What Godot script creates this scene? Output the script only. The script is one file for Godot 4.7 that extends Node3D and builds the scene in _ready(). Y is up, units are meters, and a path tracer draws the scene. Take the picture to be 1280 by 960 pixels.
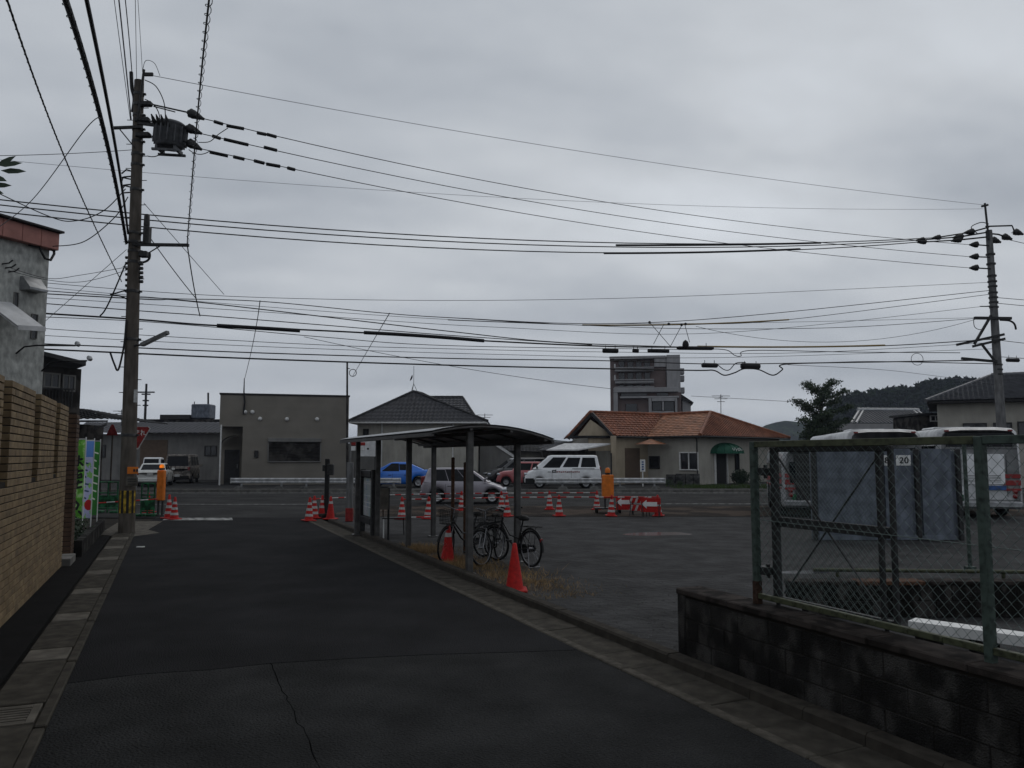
extends Node3D
# World: y up, metres. Camera stands at the origin looking along -z, tilted a little upwards.
# The lane runs away to the left (frame s along, t across); the main road crosses at right angles to the view.

const EYE := 2.0
const FOCAL := 1000.0
const TILT := 0.09
const LANE_TURN := 0.40194
var cos_t := 0.0
var sin_t := 0.0
var M := {}
var T := {}
var taken := {}
var rng := RandomNumberGenerator.new()

# ---------------------------------------------------------------- placing
func seen(x: float, y: float, depth: float) -> Vector3:
	var u := (x - 640.0) / FOCAL
	var v := (480.0 - y) / FOCAL
	var k := depth / (cos_t - v * sin_t)
	return Vector3(u * k, EYE + (v * cos_t + sin_t) * k, -depth)

func on_ground(x: float, y: float, level := 0.0) -> Vector3:
	var v := (480.0 - y) / FOCAL
	var k := (level - EYE) / (v * cos_t + sin_t)
	return seen(x, y, k * (cos_t - v * sin_t))

func on_wall(a: Vector3, b: Vector3, x: float, y: float) -> Vector3:
	var eye := Vector3(0, EYE, 0)
	var ray := seen(x, y, 10.0) - eye
	var n := (b - a).cross(Vector3.UP)
	return eye + ray * (n.dot(a - eye) / n.dot(ray))

func along(s: float, t: float, y := 0.0) -> Vector3:
	var c := cos(LANE_TURN)
	var n := sin(LANE_TURN)
	return Vector3(-n * s + c * t, y, -(c * s + n * t))

# ---------------------------------------------------------------- naming
func numbered(called: String) -> String:
	var n: int = taken.get(called, 0)
	taken[called] = n + 1
	return called if n == 0 else "%s_%03d" % [called, n]

func describe(o: Node, label: String, category: String, group := "", kind := "") -> void:
	if label: o.set_meta("label", label)
	if category: o.set_meta("category", category)
	if group: o.set_meta("group", group)
	if kind: o.set_meta("kind", kind)

func thing(called: String, label: String, category: String, at := Vector3.ZERO, turn := 0.0, group := "") -> Node3D:
	var o := Node3D.new()
	o.name = numbered(called)
	add_child(o)
	o.position = at
	o.rotation.y = turn
	describe(o, label, category, group)
	return o

func part(called: String, st: SurfaceTool, m: Material, parent: Node3D, in_world := false) -> MeshInstance3D:
	return part_mesh(called, done(st), m, parent, in_world)

func part_mesh(called: String, mesh: Mesh, m: Material, parent: Node3D, in_world := false) -> MeshInstance3D:
	var o := MeshInstance3D.new()
	o.name = called
	o.mesh = mesh
	o.material_override = m
	parent.add_child(o, true)
	if in_world: o.position = -parent.position
	return o

func solo(called: String, label: String, category: String, st: SurfaceTool, m: Material, group := "", kind := "") -> MeshInstance3D:
	var o := MeshInstance3D.new()
	o.name = numbered(called)
	o.mesh = done(st)
	o.material_override = m
	add_child(o)
	describe(o, label, category, group, kind)
	return o

func setting(called: String, st: SurfaceTool, m: Material, label := "") -> MeshInstance3D:
	return solo(called, label, "", st, m, "", "structure")

# ---------------------------------------------------------------- mesh helpers
func begin() -> SurfaceTool:
	var st := SurfaceTool.new()
	st.begin(Mesh.PRIMITIVE_TRIANGLES)
	st.set_smooth_group(-1)
	return st

func done(st: SurfaceTool) -> ArrayMesh:
	st.generate_normals()
	return st.commit()

func tri(st: SurfaceTool, a: Vector3, b: Vector3, c: Vector3) -> void:
	st.add_vertex(a); st.add_vertex(c); st.add_vertex(b)

func quad(st: SurfaceTool, a: Vector3, b: Vector3, c: Vector3, d: Vector3) -> void:
	tri(st, a, b, c); tri(st, a, c, d)

func tri_out(st: SurfaceTool, a: Vector3, b: Vector3, c: Vector3, mid: Vector3) -> void:
	if (b - a).cross(c - a).dot((a + b + c) / 3.0 - mid) < 0.0: tri(st, a, c, b)
	else: tri(st, a, b, c)

func quad_out(st: SurfaceTool, a: Vector3, b: Vector3, c: Vector3, d: Vector3, mid: Vector3) -> void:
	tri_out(st, a, b, c, mid); tri_out(st, a, c, d, mid)

func box(st: SurfaceTool, at: Vector3, size: Vector3, turn := Basis.IDENTITY) -> void:
	var h := size * 0.5
	var v := []
	for i in 8:
		v.append(at + turn * Vector3(h.x if i & 1 else -h.x, h.y if i & 2 else -h.y, h.z if i & 4 else -h.z))
	for f in [[0, 1, 3, 2], [4, 5, 7, 6], [0, 2, 6, 4], [1, 3, 7, 5], [0, 1, 5, 4], [2, 3, 7, 6]]:
		quad_out(st, v[f[0]], v[f[1]], v[f[2]], v[f[3]], at)

func bevel_box(st: SurfaceTool, at: Vector3, size: Vector3, b := 0.01, turn := Basis.IDENTITY) -> void:
	var h := size * 0.5
	var p := {}
	for i in 8:
		var s := Vector3(1 if i & 1 else -1, 1 if i & 2 else -1, 1 if i & 4 else -1)
		p[[i, 0]] = at + turn * Vector3(s.x * h.x, s.y * (h.y - b), s.z * (h.z - b))
		p[[i, 1]] = at + turn * Vector3(s.x * (h.x - b), s.y * h.y, s.z * (h.z - b))
		p[[i, 2]] = at + turn * Vector3(s.x * (h.x - b), s.y * (h.y - b), s.z * h.z)
		tri_out(st, p[[i, 0]], p[[i, 1]], p[[i, 2]], at)
	for ax in 3:
		var u := 1 << ((ax + 1) % 3)
		var w := 1 << ((ax + 2) % 3)
		for side in 2:
			var k := (1 << ax) * side
			quad_out(st, p[[k, ax]], p[[k | u, ax]], p[[k | u | w, ax]], p[[k | w, ax]], at)
		for e in 4:
			var k2 := (u if e & 1 else 0) | (w if e & 2 else 0)
			var a1 := (ax + 1) % 3
			var a2 := (ax + 2) % 3
			quad_out(st, p[[k2, a1]], p[[k2 | (1 << ax), a1]], p[[k2 | (1 << ax), a2]], p[[k2, a2]], at)

func beam(st: SurfaceTool, a: Vector3, b: Vector3, wide: float, tall: float, up := Vector3.UP) -> void:
	var z := (b - a).normalized()
	var x := up.cross(z)
	if x.length() < 0.01: x = Vector3.RIGHT.cross(z)
	x = x.normalized()
	var y := z.cross(x)
	box(st, (a + b) * 0.5, Vector3(wide, tall, a.distance_to(b)), Basis(x, y, z))

func tube(st: SurfaceTool, pts: Array, r: Variant, sides := 6, caps := true, smooth := 0) -> void:
	st.set_smooth_group(smooth)
	var rings := []
	var x := Vector3.ZERO
	for i in pts.size():
		var d: Vector3 = (pts[mini(i + 1, pts.size() - 1)] - pts[maxi(i - 1, 0)]).normalized()
		if x == Vector3.ZERO:
			x = d.cross(Vector3.UP if absf(d.y) < 0.9 else Vector3.RIGHT).normalized()
		else:
			x = (x - d * x.dot(d)).normalized()
		var y := d.cross(x)
		var rad: float = r[i] if r is Array else r
		var ring := []
		for k in sides:
			var a := TAU * k / sides
			ring.append(pts[i] + (x * cos(a) + y * sin(a)) * rad)
		rings.append(ring)
	for i in pts.size() - 1:
		for k in sides:
			var n := (k + 1) % sides
			quad(st, rings[i][k], rings[i][n], rings[i + 1][n], rings[i + 1][k])
	st.set_smooth_group(-1)
	if caps:
		for k in range(1, sides - 1):
			tri(st, rings[0][0], rings[0][k + 1], rings[0][k])
			tri(st, rings[-1][0], rings[-1][k], rings[-1][k + 1])

func rod(st: SurfaceTool, a: Vector3, b: Vector3, r: float, sides := 6) -> void:
	tube(st, [a, b], r, sides)

func hoop(st: SurfaceTool, at: Vector3, ax: Vector3, ay: Vector3, r: float, thick: float, n := 24, sides := 6) -> void:
	var pts := []
	for i in n + 1:
		var a := TAU * i / n
		pts.append(at + (ax * cos(a) + ay * sin(a)) * r)
	tube(st, pts, thick, sides, false)

func lathe(st: SurfaceTool, prof: Array, sides := 20, at := Transform3D.IDENTITY, smooth := 0) -> void:
	st.set_smooth_group(smooth)
	for i in prof.size() - 1:
		for k in sides:
			var a := TAU * k / sides
			var b := TAU * (k + 1) / sides
			var p: Array = prof[i]
			var q: Array = prof[i + 1]
			var v := [Vector3(p[0] * cos(a), p[1], p[0] * sin(a)), Vector3(p[0] * cos(b), p[1], p[0] * sin(b)), Vector3(q[0] * cos(b), q[1], q[0] * sin(b)), Vector3(q[0] * cos(a), q[1], q[0] * sin(a))]
			if p[0] > 0.0: tri(st, at * v[0], at * v[2], at * v[1])
			if q[0] > 0.0: tri(st, at * v[0], at * v[3], at * v[2])
	st.set_smooth_group(-1)

func prism(st: SurfaceTool, poly: PackedVector2Array, z0: float, z1: float, at := Transform3D.IDENTITY) -> void:
	var idx := Geometry2D.triangulate_polygon(poly)
	var cw := Geometry2D.is_polygon_clockwise(poly)
	for i in range(0, idx.size(), 3):
		for side in 2:
			var z: float = z1 if side else z0
			var a := at * Vector3(poly[idx[i]].x, poly[idx[i]].y, z)
			var b := at * Vector3(poly[idx[i + 1]].x, poly[idx[i + 1]].y, z)
			var c := at * Vector3(poly[idx[i + 2]].x, poly[idx[i + 2]].y, z)
			var want := at.basis * Vector3(0, 0, signf(z1 - z0) * (1 if side else -1))
			if (b - a).cross(c - a).dot(want) < 0.0: tri(st, a, c, b)
			else: tri(st, a, b, c)
	for i in poly.size():
		var p := poly[i]
		var q := poly[(i + 1) % poly.size()]
		var a := at * Vector3(p.x, p.y, z0)
		var b := at * Vector3(q.x, q.y, z0)
		var c := at * Vector3(q.x, q.y, z1)
		var d := at * Vector3(p.x, p.y, z1)
		if cw: quad(st, d, c, b, a)
		else: quad(st, a, b, c, d)

func slab(st: SurfaceTool, pts: Array, top: float, thick: float) -> void:
	# a flat polygon of ground given as points seen from above
	var poly := PackedVector2Array()
	for p in pts: poly.append(Vector2(p.x, p.z))
	prism(st, poly, top, top - thick, Transform3D(Basis(Vector3.RIGHT, Vector3.BACK, Vector3.UP), Vector3.ZERO))

func wall_panel(st: SurfaceTool, a: Vector3, b: Vector3, low: float, high: float, thick: float) -> void:
	# upright slab whose front face runs from a to b (as seen left to right), thickness going back
	var d := Vector3(b.x - a.x, 0, b.z - a.z).normalized()
	var back := Vector3(d.z, 0, -d.x)
	var mid := (a + b) * 0.5 + back * thick * 0.5
	mid.y = (low + high) * 0.5
	box(st, mid, Vector3(Vector2(b.x - a.x, b.z - a.z).length(), high - low, thick), Basis(d, Vector3.UP, d.cross(Vector3.UP)))

# ---------------------------------------------------------------- materials
func noise_tex(freq: float, octaves: int, lo: float, hi: float, seed_n: int, kind := FastNoiseLite.TYPE_SIMPLEX_SMOOTH, size := 512, normal := 0.0, mids := []) -> NoiseTexture2D:
	var n := FastNoiseLite.new()
	n.noise_type = kind
	n.frequency = freq
	n.fractal_octaves = octaves
	n.seed = seed_n
	var t := NoiseTexture2D.new()
	t.width = size
	t.height = size
	t.seamless = true
	t.noise = n
	if normal > 0.0:
		t.as_normal_map = true
		t.bump_strength = normal
	else:
		var g := Gradient.new()
		g.offsets = PackedFloat32Array([0.0, 1.0])
		g.colors = PackedColorArray([Color(lo, lo, lo), Color(hi, hi, hi)])
		for m in mids: g.add_point(m[0], Color(m[1], m[1], m[1]))
		t.color_ramp = g
	return t

func mat(rgb: Array, rough := 0.8, look := "", scale := 1.0, metal := 0.0) -> StandardMaterial3D:
	var m := StandardMaterial3D.new()
	m.albedo_color = Color(rgb[0], rgb[1], rgb[2]).linear_to_srgb()
	m.roughness = rough
	m.metallic = metal
	m.metallic_specular = 0.5 if rough < 0.5 else (0.35 if rough < 0.8 else 0.22)
	m.cull_mode = BaseMaterial3D.CULL_DISABLED
	if look:
		m.uv1_triplanar = true
		m.uv1_world_triplanar = true
		m.uv1_scale = Vector3.ONE * scale
		m.albedo_texture = T[look]
	return m

func layer(m: StandardMaterial3D, look: String, scale: Variant) -> StandardMaterial3D:
	# a second, coarser pattern multiplied over the first
	m.detail_enabled = true
	m.detail_albedo = T[look]
	m.detail_blend_mode = BaseMaterial3D.BLEND_MODE_MUL
	m.detail_uv_layer = BaseMaterial3D.DETAIL_UV_2
	m.uv2_triplanar = true
	m.uv2_world_triplanar = true
	m.uv2_scale = scale if scale is Vector3 else Vector3.ONE * scale
	return m

func relief(m: StandardMaterial3D, amount: float, look := "bump") -> StandardMaterial3D:
	m.normal_enabled = true
	m.normal_texture = T[look]
	m.normal_scale = amount
	return m

func glossy(m: StandardMaterial3D, coat := 0.6) -> StandardMaterial3D:
	m.clearcoat_enabled = true
	m.clearcoat = coat
	m.clearcoat_roughness = 0.08
	return m

func make_materials() -> void:
	T.grain = noise_tex(0.35, 2, 0.72, 1.0, 3)
	T.blotch = noise_tex(0.012, 5, 0.66, 1.0, 8)
	T.soft = noise_tex(0.01, 4, 0.88, 1.0, 15)
	T.patch = noise_tex(0.008, 6, 0.45, 1.0, 21, FastNoiseLite.TYPE_SIMPLEX_SMOOTH, 512, 0.0, [[0.42, 0.6], [0.6, 0.9]])
	T.speckle = noise_tex(0.32, 2, 0.5, 1.0, 5, FastNoiseLite.TYPE_SIMPLEX_SMOOTH, 1024, 0.0, [[0.72, 0.72], [0.84, 0.98]])
	T.stain = noise_tex(0.011, 5, 0.18, 1.0, 33, FastNoiseLite.TYPE_SIMPLEX_SMOOTH, 512, 0.0, [[0.4, 0.32], [0.52, 0.62], [0.62, 0.95]])
	T.grime = noise_tex(0.008, 6, 0.42, 1.0, 52, FastNoiseLite.TYPE_SIMPLEX_SMOOTH, 512, 0.0, [[0.44, 0.52], [0.56, 0.7], [0.68, 0.92]])
	T.stones = noise_tex(0.3, 3, 0.42, 1.0, 61, FastNoiseLite.TYPE_SIMPLEX_SMOOTH, 1024, 0.0, [[0.45, 0.66], [0.62, 0.74], [0.74, 0.86]])
	T.rust = noise_tex(0.03, 5, 0.3, 1.0, 41, FastNoiseLite.TYPE_SIMPLEX_SMOOTH, 512, 0.0, [[0.5, 0.9]])
	T.bump = noise_tex(0.25, 3, 0, 1, 11, FastNoiseLite.TYPE_SIMPLEX_SMOOTH, 512, 6.0)
	T.lump = noise_tex(0.05, 4, 0, 1, 12, FastNoiseLite.TYPE_SIMPLEX_SMOOTH, 512, 5.0)
	# ground
	M.asphalt_old = relief(layer(mat([0.07, 0.071, 0.071], 0.95, "stones", 0.3), "blotch", 0.16), 0.7)
	M.asphalt_new = relief(layer(mat([0.044, 0.044, 0.047], 0.93, "stones", 0.37), "blotch", 0.11), 0.6)
	M.asphalt_road = relief(layer(mat([0.105, 0.104, 0.103], 0.92, "stones", 0.25), "blotch", 0.07), 0.5)
	M.lot = relief(layer(mat([0.125, 0.124, 0.125], 0.9, "stones", 0.2), "blotch", 0.17), 0.4, "lump")
	M.verge = relief(layer(mat([0.024, 0.023, 0.023], 0.95, "speckle", 1.1), "blotch", 0.3), 0.6)
	M.earth = relief(layer(mat([0.07, 0.062, 0.05], 0.95, "speckle", 0.5), "patch", 0.06), 1.0, "lump")
	M.brown_paving = relief(layer(mat([0.17, 0.125, 0.095], 0.9, "speckle", 0.7), "patch", 0.12), 0.5)
	M.gutter = relief(layer(mat([0.1, 0.09, 0.074], 0.92, "grain", 1.5), "blotch", 0.7), 0.6)
	M.gutter_pale = relief(layer(mat([0.22, 0.2, 0.17], 0.9, "grain", 1.5), "blotch", 0.6), 0.5)
	M.kerb = relief(layer(mat([0.085, 0.075, 0.062], 0.92, "grain", 1.5), "blotch", 0.9), 0.6)
	M.lip = relief(layer(mat([0.15, 0.135, 0.112], 0.92, "grain", 2.0), "blotch", 1.1), 0.6)
	M.block = relief(layer(mat([0.088, 0.083, 0.077], 0.93, "grain", 0.5), "grime", Vector3(0.75, 0.5, 0.75)), 0.8)
	M.block_cap = relief(layer(mat([0.075, 0.062, 0.055], 0.93, "grain", 1.2), "patch", 0.8), 0.8)
	M.road_paint = relief(layer(mat([0.62, 0.62, 0.6], 0.8, "grain", 1.2), "patch", 0.9), 0.4)
	M.concrete = relief(layer(mat([0.3, 0.29, 0.27], 0.9, "grain", 1.0), "blotch", 0.35), 0.4)
	M.pole = relief(layer(mat([0.19, 0.165, 0.14], 0.9, "grain", 1.0), "blotch", Vector3(1.2, 0.25, 1.2)), 0.4)
	M.pole_pale = relief(layer(mat([0.3, 0.3, 0.3], 0.9, "grain", 1.0), "blotch", Vector3(1.2, 0.25, 1.2)), 0.4)
	M.water = mat([0.02, 0.02, 0.022], 0.16)
	# walls
	M.brick = []
	for c in [[0.36, 0.255, 0.14], [0.33, 0.23, 0.122], [0.395, 0.285, 0.155], [0.285, 0.2, 0.11]]:
		M.brick.append(relief(layer(mat(c, 0.75, "grain", 1.6), "blotch", 0.7), 0.4))
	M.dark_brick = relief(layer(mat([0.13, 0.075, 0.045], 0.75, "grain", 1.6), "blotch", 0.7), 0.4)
	M.bike_steel = mat([0.2, 0.2, 0.21], 0.4, "", 1.0, 0.8)
	M.transformer = layer(mat([0.17, 0.175, 0.185], 0.6, "soft", 0.6), "blotch", 0.9)
	M.mortar = mat([0.03, 0.026, 0.022], 0.95, "grain", 1.0)
	M.plaster_old = relief(layer(mat([0.72, 0.73, 0.69], 0.9, "soft", 0.5), "blotch", Vector3(1.1, 0.5, 1.1)), 0.5)
	M.beige = layer(mat([0.31, 0.285, 0.245], 0.85, "soft", 0.12), "grain", 0.8)
	M.cream = layer(mat([0.44, 0.42, 0.37], 0.85, "soft", 0.15), "soft", Vector3(0.5, 0.1, 0.5))
	M.cream_warm = layer(mat([0.45, 0.38, 0.28], 0.85, "soft", 0.2), "soft", Vector3(0.6, 0.1, 0.6))
	M.grey_wall = layer(mat([0.22, 0.215, 0.205], 0.85, "soft", 0.15), "soft", Vector3(0.5, 0.1, 0.5))
	M.dark_wall = layer(mat([0.1, 0.092, 0.085], 0.85, "blotch", 0.2), "patch", 0.3)
	M.apartment_brick = layer(mat([0.22, 0.17, 0.16], 0.85, "soft", 0.1), "grain", 0.5)
	M.apartment_grey = layer(mat([0.37, 0.365, 0.37], 0.85, "soft", 0.1), "soft", Vector3(0.3, 0.05, 0.3))
	M.stone = layer(mat([0.16, 0.16, 0.155], 0.9, "patch", 0.6), "grain", 0.9)
	M.recess = layer(mat([0.17, 0.12, 0.085], 0.7, "soft", 0.5), "grain", 0.8)
	M.roof_red = layer(mat([0.4, 0.14, 0.07], 0.65, "blotch", 0.4), "blotch", 0.15)
	M.roof_brown = layer(mat([0.5, 0.21, 0.105], 0.65, "blotch", 0.4), "blotch", 0.15)
	M.roof_grey = layer(mat([0.1, 0.1, 0.11], 0.5, "blotch", 0.4), "soft", 0.2)
	M.roof_slate = layer(mat([0.17, 0.175, 0.19], 0.5, "blotch", 0.4), "soft", 0.2)
	M.roof_dark = layer(mat([0.05, 0.05, 0.052], 0.6, "blotch", 0.4), "patch", 0.2)
	M.trim = mat([0.035, 0.033, 0.033], 0.6, "grain", 1.0)
	M.cornice = layer(mat([0.46, 0.21, 0.175], 0.6, "soft", 0.4), "soft", 0.4)
	# metals, paints, plastics
	M.steel = mat([0.42, 0.43, 0.44], 0.4, "blotch", 0.6, 0.7)
	M.guard = layer(mat([0.72, 0.73, 0.74], 0.5, "soft", 0.4), "blotch", 0.5)
	M.shelter = layer(mat([0.16, 0.155, 0.15], 0.5, "blotch", 0.8, 0.3), "grain", 1.0)
	M.shelter_roof = layer(mat([0.4, 0.41, 0.42], 0.4, "soft", 0.5), "blotch", 0.4)
	M.shelter_roof.backlight_enabled = true
	M.shelter_roof.backlight = Color(0.2, 0.2, 0.21)
	M.fence = layer(mat([0.085, 0.12, 0.1], 0.6, "grain", 1.5), "rust", 0.8)
	M.fence_yellow = layer(mat([0.1, 0.11, 0.06], 0.6, "grain", 1.5), "rust", 0.8)
	M.fence_wire = mat([0.115, 0.15, 0.14], 0.5, "soft", 0.8)
	M.rust_post = layer(mat([0.085, 0.05, 0.035], 0.85, "grain", 1.5), "rust", 1.2)
	M.rust_brown = layer(mat([0.15, 0.08, 0.05], 0.85, "grain", 1.5), "rust", 1.2)
	M.dark_steel = layer(mat([0.045, 0.045, 0.045], 0.55, "grain", 1.0), "rust", 0.7)
	M.board_grey = layer(mat([0.175, 0.2, 0.245], 0.6, "soft", 0.3), "blotch", Vector3(0.5, 0.25, 0.5))
	M.black = mat([0.014, 0.014, 0.014], 0.6, "grain", 1.0)
	M.cable = mat([0.012, 0.012, 0.013], 0.6)
	M.thin_wire = mat([0.05, 0.05, 0.055], 0.5)
	M.alu_wire = mat([0.22, 0.22, 0.24], 0.5)
	M.sleeve_yellow = mat([0.22, 0.15, 0.05], 0.6)
	M.rubber = mat([0.018, 0.018, 0.018], 0.85, "grain", 3.0)
	M.rim = mat([0.32, 0.32, 0.33], 0.35, "", 1.0, 0.7)
	M.chrome = mat([0.6, 0.6, 0.62], 0.18, "", 1.0, 0.95)
	M.glass = mat([0.006, 0.007, 0.009], 0.06)
	M.glass.metallic_specular = 0.28
	M.window_glass = mat([0.015, 0.017, 0.02], 0.07)
	M.cone_red = layer(mat([0.6, 0.014, 0.01], 0.6, "soft", 1.5), "blotch", 2.3)
	M.white_band = layer(mat([0.66, 0.66, 0.64], 0.5, "soft", 1.5), "blotch", 2.3)
	M.bus_red = mat([0.26, 0.03, 0.03], 0.5, "soft", 0.8)
	M.orange = layer(mat([0.75, 0.2, 0.02], 0.5, "soft", 0.8), "soft", 1.0)
	M.white_paint = layer(mat([0.78, 0.78, 0.76], 0.45, "soft", 0.5), "soft", 0.9)
	M.red_paint = mat([0.32, 0.028, 0.025], 0.5, "blotch", 0.8)
	M.blue_paint = mat([0.05, 0.12, 0.32], 0.5, "blotch", 0.8)
	M.yellow_paint = mat([0.5, 0.33, 0.03], 0.6, "patch", 1.2)
	M.green_paint = layer(mat([0.03, 0.22, 0.085], 0.6, "blotch", 0.8), "patch", 0.8)
	M.awning_green = layer(mat([0.02, 0.15, 0.09], 0.75, "blotch", 0.8), "grain", 1.0)
	M.awning_white = layer(mat([0.7, 0.7, 0.7], 0.7, "soft", 0.4), "soft", 0.6)
	M.car_grey = glossy(mat([0.27, 0.25, 0.28], 0.35, "soft", 0.3, 0.4))
	M.car_blue = glossy(mat([0.006, 0.15, 0.62], 0.35, "soft", 0.3, 0.1))
	M.car_white = glossy(mat([0.78, 0.79, 0.8], 0.35, "soft", 0.5))
	M.car_cream = glossy(layer(mat([0.68, 0.68, 0.65], 0.45, "soft", 0.5), "soft", 0.8), 0.4)
	M.car_old = layer(mat([0.4, 0.36, 0.32], 0.7, "patch", 0.8), "rust", 0.5)
	M.car_red = glossy(mat([0.4, 0.09, 0.095], 0.35, "soft", 0.4, 0.1))
	M.car_black = glossy(mat([0.016, 0.016, 0.018], 0.3))
	M.bus_white = glossy(layer(mat([0.6, 0.61, 0.62], 0.45, "soft", 0.3), "blotch", 0.4), 0.4)
	M.lens_red = mat([0.16, 0.012, 0.012], 0.2)
	M.lens_clear = mat([0.5, 0.52, 0.55], 0.1, "", 1.0, 0.5)
	M.dry_grass = mat([0.34, 0.225, 0.11], 0.9, "soft", 2.0)
	M.dry_grass_dark = mat([0.2, 0.14, 0.075], 0.9, "soft", 2.0)
	M.grass = mat([0.07, 0.11, 0.035], 0.9, "blotch", 2.0)
	M.leaf = []
	for c in [[0.036, 0.055, 0.03], [0.026, 0.042, 0.026], [0.045, 0.065, 0.034]]:
		var lm := mat(c, 0.65)
		lm.backlight_enabled = true
		lm.backlight = Color(0.02, 0.035, 0.01)
		M.leaf.append(lm)
	M.bark = relief(mat([0.07, 0.055, 0.04], 0.95, "patch", 1.5), 0.8)
	M.forest = layer(mat([0.045, 0.075, 0.035], 0.95, "patch", 0.06), "patch", 0.013)

# ---------------------------------------------------------------- sky and light
func make_sky() -> void:
	var cam := Camera3D.new()
	cam.name = "camera"
	cam.position = Vector3(0, EYE, 0)
	cam.rotation.x = atan(TILT)
	cam.fov = rad_to_deg(2.0 * atan(480.0 / FOCAL))
	cam.near = 0.05
	cam.far = 4000.0
	add_child(cam)
	var env := Environment.new()
	env.background_mode = Environment.BG_SKY
	env.tonemap_mode = Environment.TONE_MAPPER_LINEAR
	env.tonemap_exposure = 1.0
	env.sdfgi_enabled = true
	env.ssao_enabled = true
	env.ssil_enabled = true
	env.fog_enabled = true
	env.fog_density = 0.00022
	env.fog_light_color = Color(0.62, 0.65, 0.72)
	var sky := Sky.new()
	var sm := PanoramaSkyMaterial.new()
	sm.panorama = cloud_panorama(1024, 512)
	sky.sky_material = sm
	env.sky = sky
	var we := WorldEnvironment.new()
	we.name = "world_environment"
	we.environment = env
	add_child(we)
	var sun := DirectionalLight3D.new()
	sun.name = "sun"
	sun.light_energy = 0.15
	sun.light_angular_distance = 40.0
	sun.light_color = Color(1.0, 0.98, 0.95)
	sun.shadow_enabled = true
	add_child(sun)
	sun.look_at_from_position(Vector3(30, 60, -45), Vector3.ZERO)

func cloud_panorama(w: int, h: int) -> ImageTexture:
	var big := FastNoiseLite.new()
	big.seed = 17
	big.frequency = 0.45
	big.fractal_octaves = 4
	var fine := FastNoiseLite.new()
	fine.seed = 4
	fine.frequency = 1.1
	fine.fractal_octaves = 6
	fine.fractal_gain = 0.62
	var bands := FastNoiseLite.new()
	bands.seed = 29
	bands.frequency = 0.6
	bands.fractal_octaves = 4
	var im := Image.create(w, h, false, Image.FORMAT_RGBF)
	for j in h:
		var up := (0.5 - (j + 0.5) / h) * PI
		for i in w:
			var a := (float(i) + 0.5) / w * TAU
			var d := Vector3(sin(a) * cos(up), sin(up), -cos(a) * cos(up))
			var hgt := maxf(d.y, 0.0) + 0.2
			var p := Vector3(d.x / hgt, 0.0, d.z / hgt)
			var big_n := big.get_noise_3d(p.x * 0.45 + p.z * 0.2, 3.0, p.z * 0.9)
			var fine_n := fine.get_noise_3d(p.x * 0.6 + p.z * 0.3, 1.0, p.z * 1.1)
			var band_n := bands.get_noise_3d(p.x * 0.25, 7.0, p.z * 1.6)
			# overcast, with a thinner drawn-out bank of cloud that lets more light through
			var az := wrapf(a, -PI, PI)
			var ex := (az - 0.30) / 0.5
			var ey := (up - 0.385 - (az - 0.3) * 0.16 + 0.05 * fine_n) / 0.13
			var thin := exp(-ex * ex - ey * ey)
			var l := 0.49 + 0.1 * big_n + 0.2 * fine_n + 0.08 * band_n + 0.14 * thin
			var low := clampf(1.0 - d.y / 0.3, 0.0, 1.0)
			l = lerpf(l, 0.47 + 0.09 * band_n + 0.07 * fine_n, low * 0.8)
			if d.y < 0.0: l = lerpf(l, 0.08, clampf(-d.y * 12.0, 0.0, 1.0))
			var warm := clampf((l - 0.38) / 0.2, 0.0, 1.0)
			im.set_pixel(i, j, Color(l * lerpf(0.89, 0.935, warm), l * lerpf(0.975, 0.99, warm), l * lerpf(1.1, 1.06, warm)))
	return ImageTexture.create_from_image(im)

# ---------------------------------------------------------------- ground, lane, road
func sheet(called: String, pts: Array, top: float, m: Material, thick := 0.02) -> MeshInstance3D:
	var st := begin()
	slab(st, pts, top, thick)
	return setting(called, st, m)

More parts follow.
